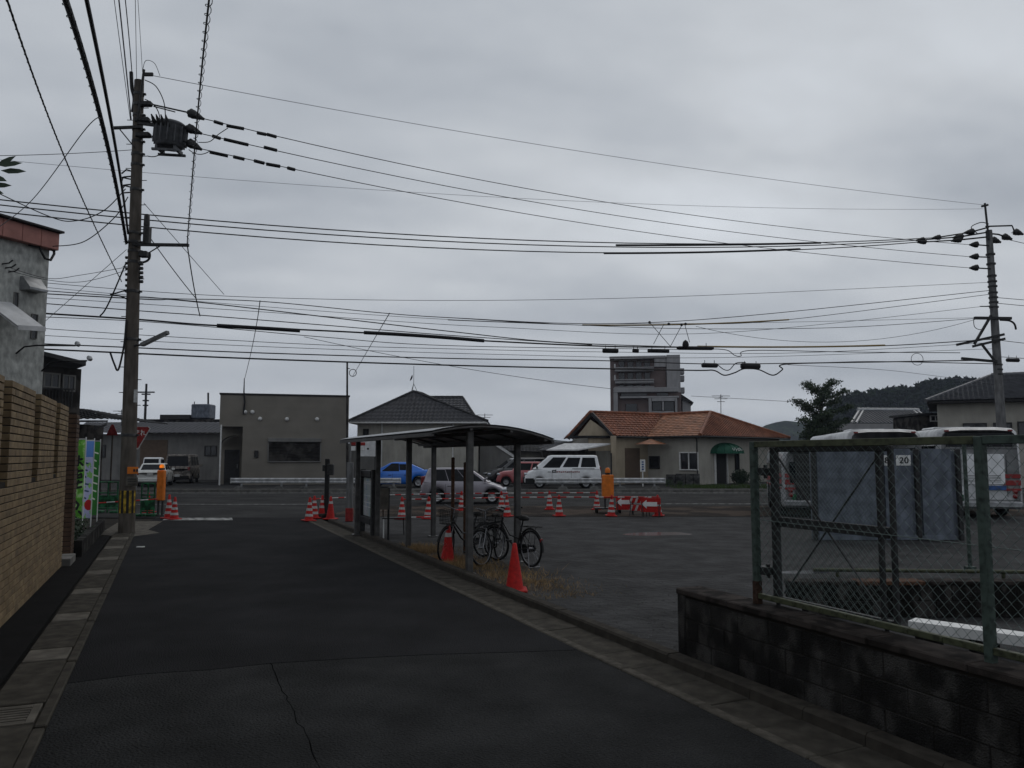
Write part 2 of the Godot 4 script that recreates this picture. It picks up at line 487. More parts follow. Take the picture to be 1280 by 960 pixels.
func make_ground() -> void:
	sheet("ground", [Vector3(-900, 0, 60), Vector3(900, 0, 60), Vector3(900, 0, -1500), Vector3(-900, 0, -1500)], -0.035, M.earth, 0.3)
	# the lane: two older strips in front with an open joint between them, a newer surface beyond the seam
	var seam := [Vector2(8.23, -0.77), Vector2(8.3, -0.2), Vector2(8.22, 0.4), Vector2(8.24, 0.955), Vector2(8.12, 1.7), Vector2(7.95, 2.5), Vector2(7.72, 3.3), Vector2(7.55, 3.95)]
	var joint := []
	var s := -9.0
	while s < 8.2:
		joint.append(Vector2(s, 0.96 + rng.randf_range(-0.018, 0.018)))
		s += rng.randf_range(0.08, 0.2)
	var left := [along(-9, -0.77)]
	var right := []
	for p in joint:
		left.append(along(p.x, p.y - rng.randf_range(0.002, 0.007)))
		right.append(along(p.x, p.y + rng.randf_range(0.002, 0.007)))
	for i in [3, 2, 1, 0]: left.append(along(seam[i].x + 0.05, seam[i].y - (0.008 if i == 3 else 0.0)))
	right.append(along(seam[3].x + 0.05, seam[3].y + 0.008))
	for i in [4, 5, 6, 7]: right.append(along(seam[i].x + 0.05, seam[i].y))
	right.append(along(-9, 3.95))
	sheet("lane", left, 0.0, M.asphalt_old, 0.034)
	sheet("lane", right, 0.0, M.asphalt_old, 0.034)
	var fresh := []
	for p in seam: fresh.append(along(p.x + rng.randf_range(-0.01, 0.01), p.y, 0))
	fresh.append(along(25.6, 3.95))
	fresh.append(along(25.9, 5.2))
	fresh.append(Vector3(-6.6, 0, -26.4))
	fresh.append(Vector3(-11.6, 0, -26.4))
	fresh.append(along(24.6, -0.77))
	sheet("lane", fresh, 0.004, M.asphalt_new, 0.03)
	sheet("road", [Vector3(-160, 0, -26.4), Vector3(160, 0, -26.4), Vector3(160, 0, -44.3), Vector3(-160, 0, -44.3)], 0.0, M.asphalt_road, 0.03)
	sheet("pavement", [Vector3(-6.2, 0, -26.9), Vector3(9.4, 0, -26.9), Vector3(40, 0, -27.2), Vector3(40, 0, -32.2), Vector3(-6.0, 0, -32.2)], 0.012, M.brown_paving, 0.02)
	# white lines along the road and the stop line
	for ln in [["road_marking", -60.0, -8.3, -33.5, 0.16], ["road_marking", 4.6, 90.0, -33.8, 0.14], ["road_marking", -60.0, 90.0, -43.7, 0.18]]:
		sheet(ln[0], [Vector3(ln[1], 0, ln[3]), Vector3(ln[2], 0, ln[3]), Vector3(ln[2], 0, ln[3] - ln[4]), Vector3(ln[1], 0, ln[3] - ln[4])], 0.005, M.road_paint, 0.006)
	sheet("road_marking", [on_ground(203, 650.5), on_ground(291, 650.5), on_ground(290, 647.6), on_ground(207, 647.6)], 0.009, M.road_paint, 0.006)
	sheet("road_marking", [on_ground(170, 684.5), on_ground(181, 684.5), on_ground(181, 683), on_ground(171, 683)], 0.009, M.road_paint, 0.006)
	# dark verge between the left channel and the wall, concrete apron round the pole
	sheet("verge", [along(-9, -3.0), along(-9, -1.31), along(22.6, -1.31), along(22.6, -6.0), along(10, -6.0)], 0.006, M.verge, 0.04)
	sheet("pavement", [on_ground(122, 669), on_ground(165, 671), on_ground(199, 666.5), on_ground(185, 662.5), on_ground(203, 652), on_ground(150, 652)], 0.012, M.gutter_pale, 0.03)
	# the lot on the right and the far side of the road
	sheet("parking_lot", [along(-9, 4.62), along(25.6, 4.62), Vector3(-6.1, 0, -26.35), Vector3(70, 0, -26.35), Vector3(70, 0, 10)], 0.01, M.lot, 0.04)
	sheet("far_lot", [Vector3(-160, 0, -45.0), Vector3(160, 0, -45.0), Vector3(220, 0, -400), Vector3(-220, 0, -400)], 0.12, M.asphalt_road, 0.15)
	for i in 60:
		var st := begin()
		bevel_box(st, Vector3(0, 0.07, 0), Vector3(1.985, 0.2, 0.2), 0.015)
		var o := solo("kerb", "", "", st, M.concrete, "", "structure")
		o.position = Vector3(-60 + i * 2.0, 0, -44.85)
	var pud := begin()
	var pts := []
	for i in 26:
		var a := TAU * i / 26
		pts.append(on_ground(822 + cos(a) * 42 * (1 + 0.12 * sin(3 * a)), 668.0 + sin(a) * 2.4 * (1 + 0.2 * cos(2 * a + 1))))
	slab(pud, pts, 0.014, 0.003)
	setting("puddle", pud, M.water, "shallow puddle lying on the dark lot behind the bicycles")
	for pd in [[985, 652, 22, 1.6], [1005, 716, 30, 2.4]]:
		var p2 := begin()
		var q := []
		for i in 22:
			var a := TAU * i / 22
			q.append(on_ground(pd[0] + cos(a) * pd[2] * (1 + 0.15 * sin(3 * a + pd[0])), pd[1] + sin(a) * pd[3] * (1 + 0.2 * cos(2 * a + 1))))
		slab(p2, q, 0.014, 0.003)
		setting("puddle", p2, M.water)

func make_channels() -> void:
	# left: covered concrete channel with pale short covers and one slotted grate
	var ch := thing("drain_channel", "concrete covered drain channel along the left edge of the lane", "drain", along(8, -1.03), LANE_TURN)
	var long_cover := begin()
	bevel_box(long_cover, Vector3(0, -0.015, 0), Vector3(0.4, 0.06, 1.46), 0.008)
	var long_mesh := done(long_cover)
	var short_cover := begin()
	bevel_box(short_cover, Vector3(0, -0.012, 0), Vector3(0.385, 0.06, 0.5), 0.008)
	var short_mesh := done(short_cover)
	var edge := begin()
	bevel_box(edge, Vector3(0, -0.012, 0), Vector3(0.085, 0.07, 1.99), 0.01)
	var edge_mesh := done(edge)
	var grate := begin()
	for k in 7:
		bevel_box(grate, Vector3(0, -0.01, -0.198 + k * 0.066), Vector3(0.25, 0.05, 0.03), 0.004)
	for sx in [-1, 1]: bevel_box(grate, Vector3(sx * 0.158, -0.01, 0), Vector3(0.062, 0.052, 0.5), 0.005)
	for sz in [-1, 1]: bevel_box(grate, Vector3(0, -0.011, sz * 0.236), Vector3(0.26, 0.05, 0.03), 0.004)
	var grate_mesh := done(grate)
	for i in 13:
		var s0 := 7.36 + (i - 5) * 2.06
		if s0 > 23.0: continue
		var n1 := part_mesh("grate" if i == 5 or i == 1 else "short_cover", grate_mesh if i == 5 or i == 1 else short_mesh, M.gutter_pale, ch)
		n1.position = Vector3(-0.035, 0, -(s0 - 8.0))
		var n2 := part_mesh("long_cover", long_mesh, M.gutter, ch)
		n2.position = Vector3(-0.035, 0, -(s0 + 1.03 - 8.0))
		var n3 := part_mesh("edge_stone", edge_mesh, M.gutter, ch)
		n3.position = Vector3(0.215, 0.004, -(s0 + 0.6 - 8.0))
	# right: lip, flat gutter slabs and kerbstones
	var g := thing("gutter", "flat concrete gutter with raised kerb along the right edge of the lane", "gutter", along(10, 4.2), LANE_TURN)
	var gs := begin()
	bevel_box(gs, Vector3(0, -0.03, 0), Vector3(0.4, 0.07, 0.593), 0.006)
	var slab_mesh := done(gs)
	var ks := begin()
	prism(ks, PackedVector2Array([Vector2(-0.085, -0.05), Vector2(0.085, -0.05), Vector2(0.085, 0.085), Vector2(0.07, 0.1), Vector2(-0.05, 0.1), Vector2(-0.07, 0.08)]), -0.297, 0.297)
	var kerb_mesh := done(ks)
	var ls := begin()
	bevel_box(ls, Vector3(0, -0.02, 0), Vector3(0.1, 0.07, 0.594), 0.01)
	var lip_mesh := done(ls)
	for i in 52:
		var z := -(-5.0 + i * 0.6 - 10.0)
		var a := part_mesh("gutter_slab", slab_mesh, M.gutter, g)
		a.position = Vector3(0.06, rng.randf_range(-0.004, 0.004), z)
		a.rotation.z = 0.03 + rng.randf_range(-0.008, 0.008)
		if i < 50:
			var k := part_mesh("kerbstone", kerb_mesh, M.kerb, g)
			k.position = Vector3(0.345, rng.randf_range(-0.004, 0.004), z)
		var l := part_mesh("lip_stone", lip_mesh, M.lip, g)
		l.position = Vector3(-0.195 + rng.randf_range(-0.004, 0.004), rng.randf_range(-0.004, 0.003), z)

# ---------------------------------------------------------------- left: brick wall
func make_brick_wall() -> void:
	var w := thing("brick_wall", "tall tan brick garden wall with vertical slots beside the lane", "wall", along(12, -1.9), LANE_TURN)
	var course := 0.0905
	var brick_len := 0.226
	var slots := [[6.0, 6.5], [8.25, 8.75], [10.5, 11.0], [12.78, 13.3], [15.0, 15.5]]
	var s_lo := 5.0
	var s_hi := 16.75
	var core := begin()
	var runs := [[s_lo, slots[0][0]]]
	for i in slots.size(): runs.append([slots[i][1], slots[i + 1][0] if i + 1 < slots.size() else s_hi])
	box(core, Vector3(-0.0, 0.85, -((s_lo + s_hi) / 2 - 12)), Vector3(0.26, 1.69, s_hi - s_lo - 0.01))
	for r in runs: box(core, Vector3(0, 2.29, -((r[0] + r[1]) / 2 - 12)), Vector3(0.26, 1.2, r[1] - r[0] - 0.012))
	part("core", core, M.mortar, w)
	# darker bricks set back in the slots
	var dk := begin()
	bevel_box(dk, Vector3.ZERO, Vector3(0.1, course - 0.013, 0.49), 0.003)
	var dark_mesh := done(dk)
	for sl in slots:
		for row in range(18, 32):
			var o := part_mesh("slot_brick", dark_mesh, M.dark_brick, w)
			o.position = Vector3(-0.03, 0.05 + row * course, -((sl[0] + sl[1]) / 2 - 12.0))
	var meshes := []
	for v in 3:
		var b := begin()
		bevel_box(b, Vector3.ZERO, Vector3(0.3, course - 0.013 - v * 0.001, brick_len - 0.004), 0.003)
		meshes.append(done(b))
	var spots := []
	for row in 32:
		var y := 0.05 + row * course
		if row < 18:
			_bricks(spots, s_lo, s_hi, y, row, brick_len, [])
		else:
			for r in runs: _bricks(spots, r[0], r[1], y, row, brick_len, [])
	spots.sort_custom(func(a, b): return a[3] < b[3])
	var rest := {}
	var made := 0
	for q in spots:
		var kind: int = rng.randi() % 4
		var at := Vector3(rng.randf_range(-0.002, 0.002), q[1], -(q[0] - 12.0))
		if q[3] < 900.0 and made < 300 and absf(q[2] - brick_len) < 0.001:
			var o := part_mesh("brick", meshes[rng.randi() % 3], M.brick[kind], w)
			o.position = at
			made += 1
		else:
			if not rest.has(kind): rest[kind] = begin()
			bevel_box(rest[kind], at, Vector3(0.3, course - 0.014, q[2] - 0.004), 0.003)
	for k in rest:
		var o := part("brick_courses", rest[k], M.brick[k], w)
		o.set_meta("kind", "stuff")
	# a second pier beyond the gateway, with a pale stone threshold between
	var pier := thing("brick_pier", "narrow brick gate pier just past the end of the tan wall", "pier", along(17.9, -1.88), LANE_TURN)
	var core2 := begin()
	box(core2, Vector3(0, 1.42, 0), Vector3(0.33, 2.84, 0.5))
	part("core", core2, M.mortar, pier)
	var pm := begin()
	bevel_box(pm, Vector3.ZERO, Vector3(0.36, course - 0.014, 0.53), 0.003)
	var pmesh := done(pm)
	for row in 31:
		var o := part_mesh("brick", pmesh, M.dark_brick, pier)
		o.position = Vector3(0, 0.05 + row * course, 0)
	var thr := begin()
	bevel_box(thr, Vector3(0, 0.06, 0), Vector3(0.5, 0.16, 0.86), 0.01)
	var th := solo("threshold", "pale stone doorstep between the brick wall and its pier", "step", thr, M.concrete)
	th.position = along(17.2, -1.86)
	th.rotation.y = LANE_TURN

func _bricks(spots: Array, a: float, b: float, y: float, row: int, length: float, _x: Array) -> void:
	var s := a - (length * 0.5 if row % 2 else 0.0)
	while s < b - 0.02:
		var s0 := maxf(s, a)
		var s1 := minf(s + length, b)
		if s1 - s0 > 0.03:
			var mid := (s0 + s1) * 0.5
			var p := along(mid, -1.75, y)
			var near := 1000.0 + p.length()
			# bricks the camera can see come first, nearest first
			var v := (y - EYE) / -p.z
			if p.x / -p.z > -0.655 and v > -0.6: near = p.length()
			spots.append([mid, y, s1 - s0, near])
		s += length

# ---------------------------------------------------------------- right: block wall and mesh fence
func make_block_wall() -> void:
	var w := thing("block_wall", "low stained concrete block wall under the green mesh fence", "wall", along(4, 4.86), LANE_TURN)
	var meshes := []
	for v in 3:
		var b := begin()
		bevel_box(b, Vector3.ZERO, Vector3(0.27 - v * 0.003, 0.192, 0.392), 0.006)
		meshes.append(done(b))
	var half := begin()
	bevel_box(half, Vector3.ZERO, Vector3(0.27, 0.192, 0.19), 0.006)
	var half_mesh := done(half)
	var core := begin()
	box(core, Vector3(0, 0.32, 0.9), Vector3(0.25, 0.64, 7.3))
	part("core", core, M.mortar, w)
	for row in 3:
		for i in 19:
			var z := -2.55 + i * 0.398 + (0.2 if row % 2 else 0.0)
			var o := part_mesh("block", meshes[rng.randi() % 3], M.block, w)
			o.position = Vector3(rng.randf_range(-0.003, 0.003), 0.11 + row * 0.198, z)
		if row % 2:
			var o := part_mesh("block", half_mesh, M.block, w)
			o.position = Vector3(0, 0.11 + row * 0.198, -2.648)
	var end := begin()
	bevel_box(end, Vector3(0, 0.335, -2.81), Vector3(0.29, 0.67, 0.12), 0.01)
	part("end_block", end, M.block, w)
	for i in 10:
		var cap := begin()
		bevel_box(cap, Vector3(0, 0.656, -2.48 + i * 0.8), Vector3(0.31, 0.06, 0.795), 0.01)
		part("cap_stone", cap, M.block_cap, w)

func mesh_panel(st: SurfaceTool, z0: float, z1: float, y0: float, y1: float, x: float, pitch: float, r: float) -> void:
	# chain link in the plane x = const: zigzag wires, each hooked into its neighbours
	var n := int((z1 - z0) / pitch)
	var p := (z1 - z0) / n
	var rows := int((y1 - y0) / (p * 0.5))
	for i in n:
		for side in 2:
			var pts := []
			for k in rows + 1:
				var odd := k % 2 == 1
				var z := z0 + i * p + (0.5 * p if odd else (0.0 if side == 0 else p))
				pts.append(Vector3(x + (r if odd == (side == 0) else -r), y0 + (y1 - y0) * k / rows, z))
			tube(st, pts, r, 3, false, -1)

func make_fence() -> void:
	var base := along(4, 4.88)
	var f := thing("mesh_fence", "green chain link fence on posts along the block wall", "fence", base, LANE_TURN)
	# in the lane frame: -z is further away; wall top is at 0.686
	var zs := [-1.86, 0.36, 2.7]
	for i in 3:
		var st := begin()
		bevel_box(st, Vector3(0, 1.4, zs[i]), Vector3(0.06, 1.46, 0.06), 0.006)
		part("post", st, M.fence, f)
	var rs := begin()
	bevel_box(rs, Vector3(0, 0.78, zs[0]), Vector3(0.064, 0.22, 0.064), 0.006)
	part("rusty_foot", rs, M.rust_post, f)
	for i in 2:
		var st := begin()
		bevel_box(st, Vector3(0.0, 2.105, (zs[i] + zs[i + 1]) / 2), Vector3(0.045, 0.055, zs[i + 1] - zs[i] - 0.062), 0.004)
		part("top_rail", st, M.fence_yellow if i == 0 else M.fence, f)
		var sb := begin()
		bevel_box(sb, Vector3(0.0, 0.76, (zs[i] + zs[i + 1]) / 2), Vector3(0.045, 0.045, zs[i + 1] - zs[i] - 0.062), 0.004)
		for k in 8: bevel_box(sb, Vector3(-0.026, 0.762, zs[i] + 0.2 + k * 0.28), Vector3(0.01, 0.03, 0.02), 0.002)
		part("bottom_rail", sb, M.fence_yellow, f)
		var mw := begin()
		mesh_panel(mw, zs[i] + 0.035, zs[i + 1] - 0.035, 0.785, 2.075, 0.0, 0.08, 0.0023)
		part("wire_mesh", mw, M.fence_wire, f)
	var tw := begin()
	rod(tw, Vector3(0.012, 1.43, zs[0]), Vector3(0.012, 1.4, zs[2]), 0.003, 4)
	part("tension_wire", tw, M.fence_wire, f)
	# the swing gate, folded open behind the fence
	var g := thing("mesh_gate", "dark steel mesh gate folded open behind the green fence", "gate", along(5.72, 4.99), LANE_TURN + 0.03)
	var frame := [["stile", Vector3(0, 1.40, 0), Vector3(0.06, 1.36, 0.06)], ["stile", Vector3(0, 1.40, 1.12), Vector3(0.035, 1.36, 0.04)], ["stile", Vector3(0, 1.40, 1.235), Vector3(0.035, 1.36, 0.04)], ["top_rail", Vector3(0, 2.06, 0.62), Vector3(0.045, 0.05, 1.17)], ["bottom_rail", Vector3(0, 0.745, 0.62), Vector3(0.045, 0.05, 1.17)], ["middle_rail", Vector3(0, 1.42, 0.62), Vector3(0.03, 0.085, 1.17)]]
	for q in frame:
		var st := begin()
		bevel_box(st, q[1], q[2], 0.005)
		part(q[0], st, M.dark_steel, g)
	for q in [[Vector3(0.02, 0.8, 0.06), Vector3(0.02, 2.0, 1.1)], [Vector3(-0.005, 1.98, 0.06), Vector3(-0.005, 0.82, 1.1)]]:
		var st := begin()
		rod(st, q[0], q[1], 0.008, 6)
		part("brace", st, M.dark_steel, g)
	for y in [0.98, 1.86]:
		var st := begin()
		bevel_box(st, Vector3(-0.05, y, -0.1), Vector3(0.09, 0.07, 0.13), 0.006)
		rod(st, Vector3(-0.05, y - 0.06, -0.06), Vector3(-0.05, y + 0.06, -0.06), 0.018, 8)
		part("hinge", st, M.dark_steel, g)
	var gm := begin()
	mesh_panel(gm, 0.04, 1.11, 0.775, 2.03, 0.012, 0.08, 0.0021)
	part("wire_mesh", gm, M.fence_wire, g)
	for k in 2:
		var foot := begin()
		rod(foot, Vector3(0, 0.0, 1.14 * k), Vector3(0, 0.74, 1.14 * k), 0.018, 8)
		part("drop_bolt", foot, M.dark_steel, g)

func make_yard() -> void:
	# behind the fence: a low kerb wall, a pipe rail, a white beam and the backs of tall sign boards
	var lw := thing("low_wall", "dark low block wall inside the bus yard behind the mesh", "wall", Vector3(7.6, 0, -10.2))
	for row in 2:
		for i in 21:
			var st := begin()
			bevel_box(st, Vector3(-3.95 + i * 0.4 + (0.0 if row else 0.2), 0.11 + row * 0.2, 0), Vector3(0.394, 0.194, 0.2), 0.008)
			part("block", st, M.block, lw)
	for i in 10:
		var st := begin()
		bevel_box(st, Vector3(-3.74 + i * 0.84, 0.43, 0), Vector3(0.835, 0.05, 0.25), 0.008)
		part("cap_stone", st, M.rust_brown if i % 3 == 1 else M.block_cap, lw)
	var wb := begin()
	var a := on_ground(1140, 780, 0.2)
	var b := on_ground(1330, 806, 0.2)
	beam(wb, a, b, 0.24, 0.1)
	var wbo := thing("wheel_stop", "white painted concrete beam on the ground behind the fence", "beam", Vector3((a.x + b.x) / 2, 0, (a.z + b.z) / 2))
	part("beam", wb, M.white_paint, wbo, true)
	for k in [0.12, 0.5, 0.88]:
		var bl := begin()
		var c := a.lerp(b, k)
		box(bl, Vector3(c.x, 0.075, c.z), Vector3(0.2, 0.15, 0.2))
		part("foot", bl, M.block, wbo, true)
	var pr := thing("pipe_rail", "rusty yellow green pipe rail across the bus yard", "railing", Vector3(9, 0, -13.5))
	var rail := begin()
	rod(rail, Vector3(-4.0, 0.12, 0.0), Vector3(5.6, 0.14, 0.9), 0.03, 8)
	part("rail", rail, M.fence_yellow, pr)
	for k in 4:
		var sp := begin()
		rod(sp, Vector3(-3.6 + k * 2.6, 0, k * 0.25), Vector3(-3.6 + k * 2.6, 0.13, k * 0.25), 0.03, 8)
		part("foot", sp, M.fence_yellow, pr)
	var gpole := begin()
	var gb := on_ground(1213, 716, 0.01)
	rod(gpole, Vector3.ZERO, Vector3(0, 2.2, 0), 0.035, 8)
	box(gpole, Vector3(0, 0.06, 0), Vector3(0.14, 0.1, 0.14))
	var gpo := solo("steel_post", "slim green steel post between the sign boards and the buses", "post", gpole, M.fence)
	gpo.position = gb
	# boards seen from the back, on dark posts
	var d := 19.2
	var boards := thing("steel_cabinet", "tall blue grey steel cabinet with panels on dark posts in the yard", "cabinet", Vector3(9.6, 0, -d))
	var bodyst := begin()
	var b0 := seen(1017, 563, d + 0.05)
	var b1 := seen(1198, 671, d + 0.05)
	bevel_box(bodyst, Vector3((b0.x + b1.x) / 2, b0.y / 2, -d - 0.2), Vector3(b1.x - b0.x, b0.y - 0.02, 0.32), 0.01)
	part("cabinet", bodyst, M.board_grey, boards, true)
	for q in [[1020, 1098], [1104, 1142], [1150, 1193]]:
		var st := begin()
		var p0 := seen(q[0], 561, d)
		var p1 := seen(q[1], 671, d)
		bevel_box(st, Vector3((p0.x + p1.x) / 2, (p0.y + p1.y) / 2, -d), Vector3(p1.x - p0.x, p0.y - p1.y, 0.03), 0.004)
		for r in [0.34, 0.66]:
			box(st, Vector3((p0.x + p1.x) / 2, lerpf(p1.y, p0.y, r), -d + 0.017), Vector3(p1.x - p0.x - 0.02, 0.014, 0.008))
		part("board", st, M.board_grey, boards, true)
	for x in [1017, 1101, 1146, 1198]:
		var st := begin()
		var p := seen(x, 600, d)
		bevel_box(st, Vector3(p.x, 1.08, -d + 0.01), Vector3(0.1, 2.16, 0.1), 0.008)
		part("post", st, M.dark_steel, boards, true)
	var rb := begin()
	var r0 := seen(1017, 672, d)
	var r1 := seen(1198, 672, d)
	bevel_box(rb, Vector3((r0.x + r1.x) / 2, 0.07, -d + 0.005), Vector3(r1.x - r0.x - 0.11, 0.1, 0.06), 0.006)
	part("bottom_rail", rb, M.board_grey, boards, true)
	var plates := begin()
	for q in [[1104, 1111], [1119, 1138]]:
		var p0 := seen(q[0], 569, d)
		var p1 := seen(q[1], 582, d)
		bevel_box(plates, Vector3((p0.x + p1.x) / 2, (p0.y + p1.y) / 2, -d + 0.026), Vector3(p1.x - p0.x, p0.y - p1.y, 0.012), 0.003)
	part("number_plate", plates, M.white_paint, boards, true)
	for q in [["8", 1107.6], ["20", 1129.0]]:
		var tm := TextMesh.new()
		var fnt := SystemFont.new()
		fnt.font_names = PackedStringArray(["Droid Sans"])
		fnt.font_weight = 700
		tm.font = fnt
		tm.text = q[0]
		tm.font_size = 32
		tm.pixel_size = 0.0064
		tm.depth = 0.006
		var o := part_mesh("digit", tm, M.dark_steel, boards)
		var c := seen(q[1], 575.5, d)
		o.position = Vector3(c.x, c.y, -d + 0.035) - boards.position


# ---------------------------------------------------------------- buildings
func tile_slope(st: SurfaceTool, el: Vector3, er: Vector3, rr: Vector3, rl: Vector3, pitch := 0.3, row := 0.28, wave := 0.035, step := 0.03) -> void:
	# rows of curved tiles from eave (el, er) to ridge (rl, rr); each row steps over the one below
	var n := (er - el).cross(rl - el).normalized()
	if n.y < 0.0: n = -n
	var rows := maxi(2, int((rl - el).length() / row))
	var dir := (er - el).normalized()
	for j in rows:
		var a := float(j) / rows
		var b := float(j + 1) / rows
		var l0 := el.lerp(rl, a); var r0 := er.lerp(rr, a)
		var l1 := el.lerp(rl, b); var r1 := er.lerp(rr, b)
		var ua := (l0 - el).dot(dir); var ub := (r0 - el).dot(dir)
		var va := (l1 - el).dot(dir); var vb := (r1 - el).dot(dir)
		var cols := maxi(1, int((ub - ua) / (pitch / 4.0)))
		var last0 := Vector3.ZERO
		var last1 := Vector3.ZERO
		var last_b := Vector3.ZERO
		for i in cols + 1:
			var f := float(i) / cols
			var u := lerpf(ua, ub, f)
			var v := lerpf(va, vb, f)
			var p0 := l0.lerp(r0, f) + n * (step + wave * 0.5 * (1.0 + sin(TAU * u / pitch)))
			var p1 := l1.lerp(r1, f) + n * (wave * 0.5 * (1.0 + sin(TAU * v / pitch)))
			var pb := l0.lerp(r0, f) + n * (wave * 0.5 * (1.0 + sin(TAU * u / pitch))) - n * 0.005
			if i > 0:
				st.set_smooth_group(-1)
				quad(st, last0, p0, p1, last1)
				quad(st, last_b, pb, p0, last0)
			last0 = p0; last1 = p1; last_b = pb

func ridge(st: SurfaceTool, a: Vector3, b: Vector3, r := 0.13) -> void:
	var n := maxi(2, int(a.distance_to(b) / 0.4))
	for i in n:
		var p := a.lerp(b, float(i) / n)
		var q := a.lerp(b, float(i + 1) / n)
		tube(st, [p, q + (q - p) * 0.08], [r, r * 0.9], 7, true, -1)

func window_on(parent: Node3D, a: Vector3, b: Vector3, x0: float, y0: float, x1: float, y1: float, frame: Material, pane: Material, bars := 1, deep := 0.08, called := "window") -> MeshInstance3D:
	# a framed window on the wall face a..b, given by its corners in the photograph
	var p := on_wall(a, b, x0, y0)
	var q := on_wall(a, b, x1, y1)
	var d := Vector3(b.x - a.x, 0, b.z - a.z).normalized()
	var out := d.cross(Vector3.UP)
	var wide := Vector2(q.x - p.x, q.z - p.z).length()
	var tall := p.y - q.y
	var mid := (p + q) * 0.5
	var turn := Basis(d, Vector3.UP, out)
	var fw := minf(0.07, wide * 0.1)
	var st := begin()
	for sx in [-1, 1]: box(st, mid + d * sx * (wide / 2 - fw / 2) + out * deep / 2, Vector3(fw, tall, deep), turn)
	for sy in [-1, 1]: box(st, mid + Vector3.UP * sy * (tall / 2 - fw / 2) + out * deep / 2, Vector3(wide - fw * 2, fw, deep * 0.98), turn)
	for k in bars: box(st, mid + d * wide * ((k + 1.0) / (bars + 1) - 0.5) + out * deep * 0.4, Vector3(fw * 0.8, tall - 2 * fw, deep * 0.8), turn)
	var o := part(called, st, frame, parent, true)
	var g := begin()
	box(g, mid + out * 0.012, Vector3(wide - fw * 1.9, tall - fw * 1.9, 0.02), turn)
	part("pane", g, pane, o)
	return o

func patch_on(st: SurfaceTool, a: Vector3, b: Vector3, x0: float, y0: float, x1: float, y1: float, out_by: float, thick: float) -> void:
	var p := on_wall(a, b, x0, y0)
	var q := on_wall(a, b, x1, y1)
	var d := Vector3(b.x - a.x, 0, b.z - a.z).normalized()
	var out := d.cross(Vector3.UP)
	bevel_box(st, (p + q) * 0.5 + out * (out_by + thick / 2), Vector3(Vector2(q.x - p.x, q.z - p.z).length(), absf(p.y - q.y), thick), minf(0.01, thick * 0.2), Basis(d, Vector3.UP, out))

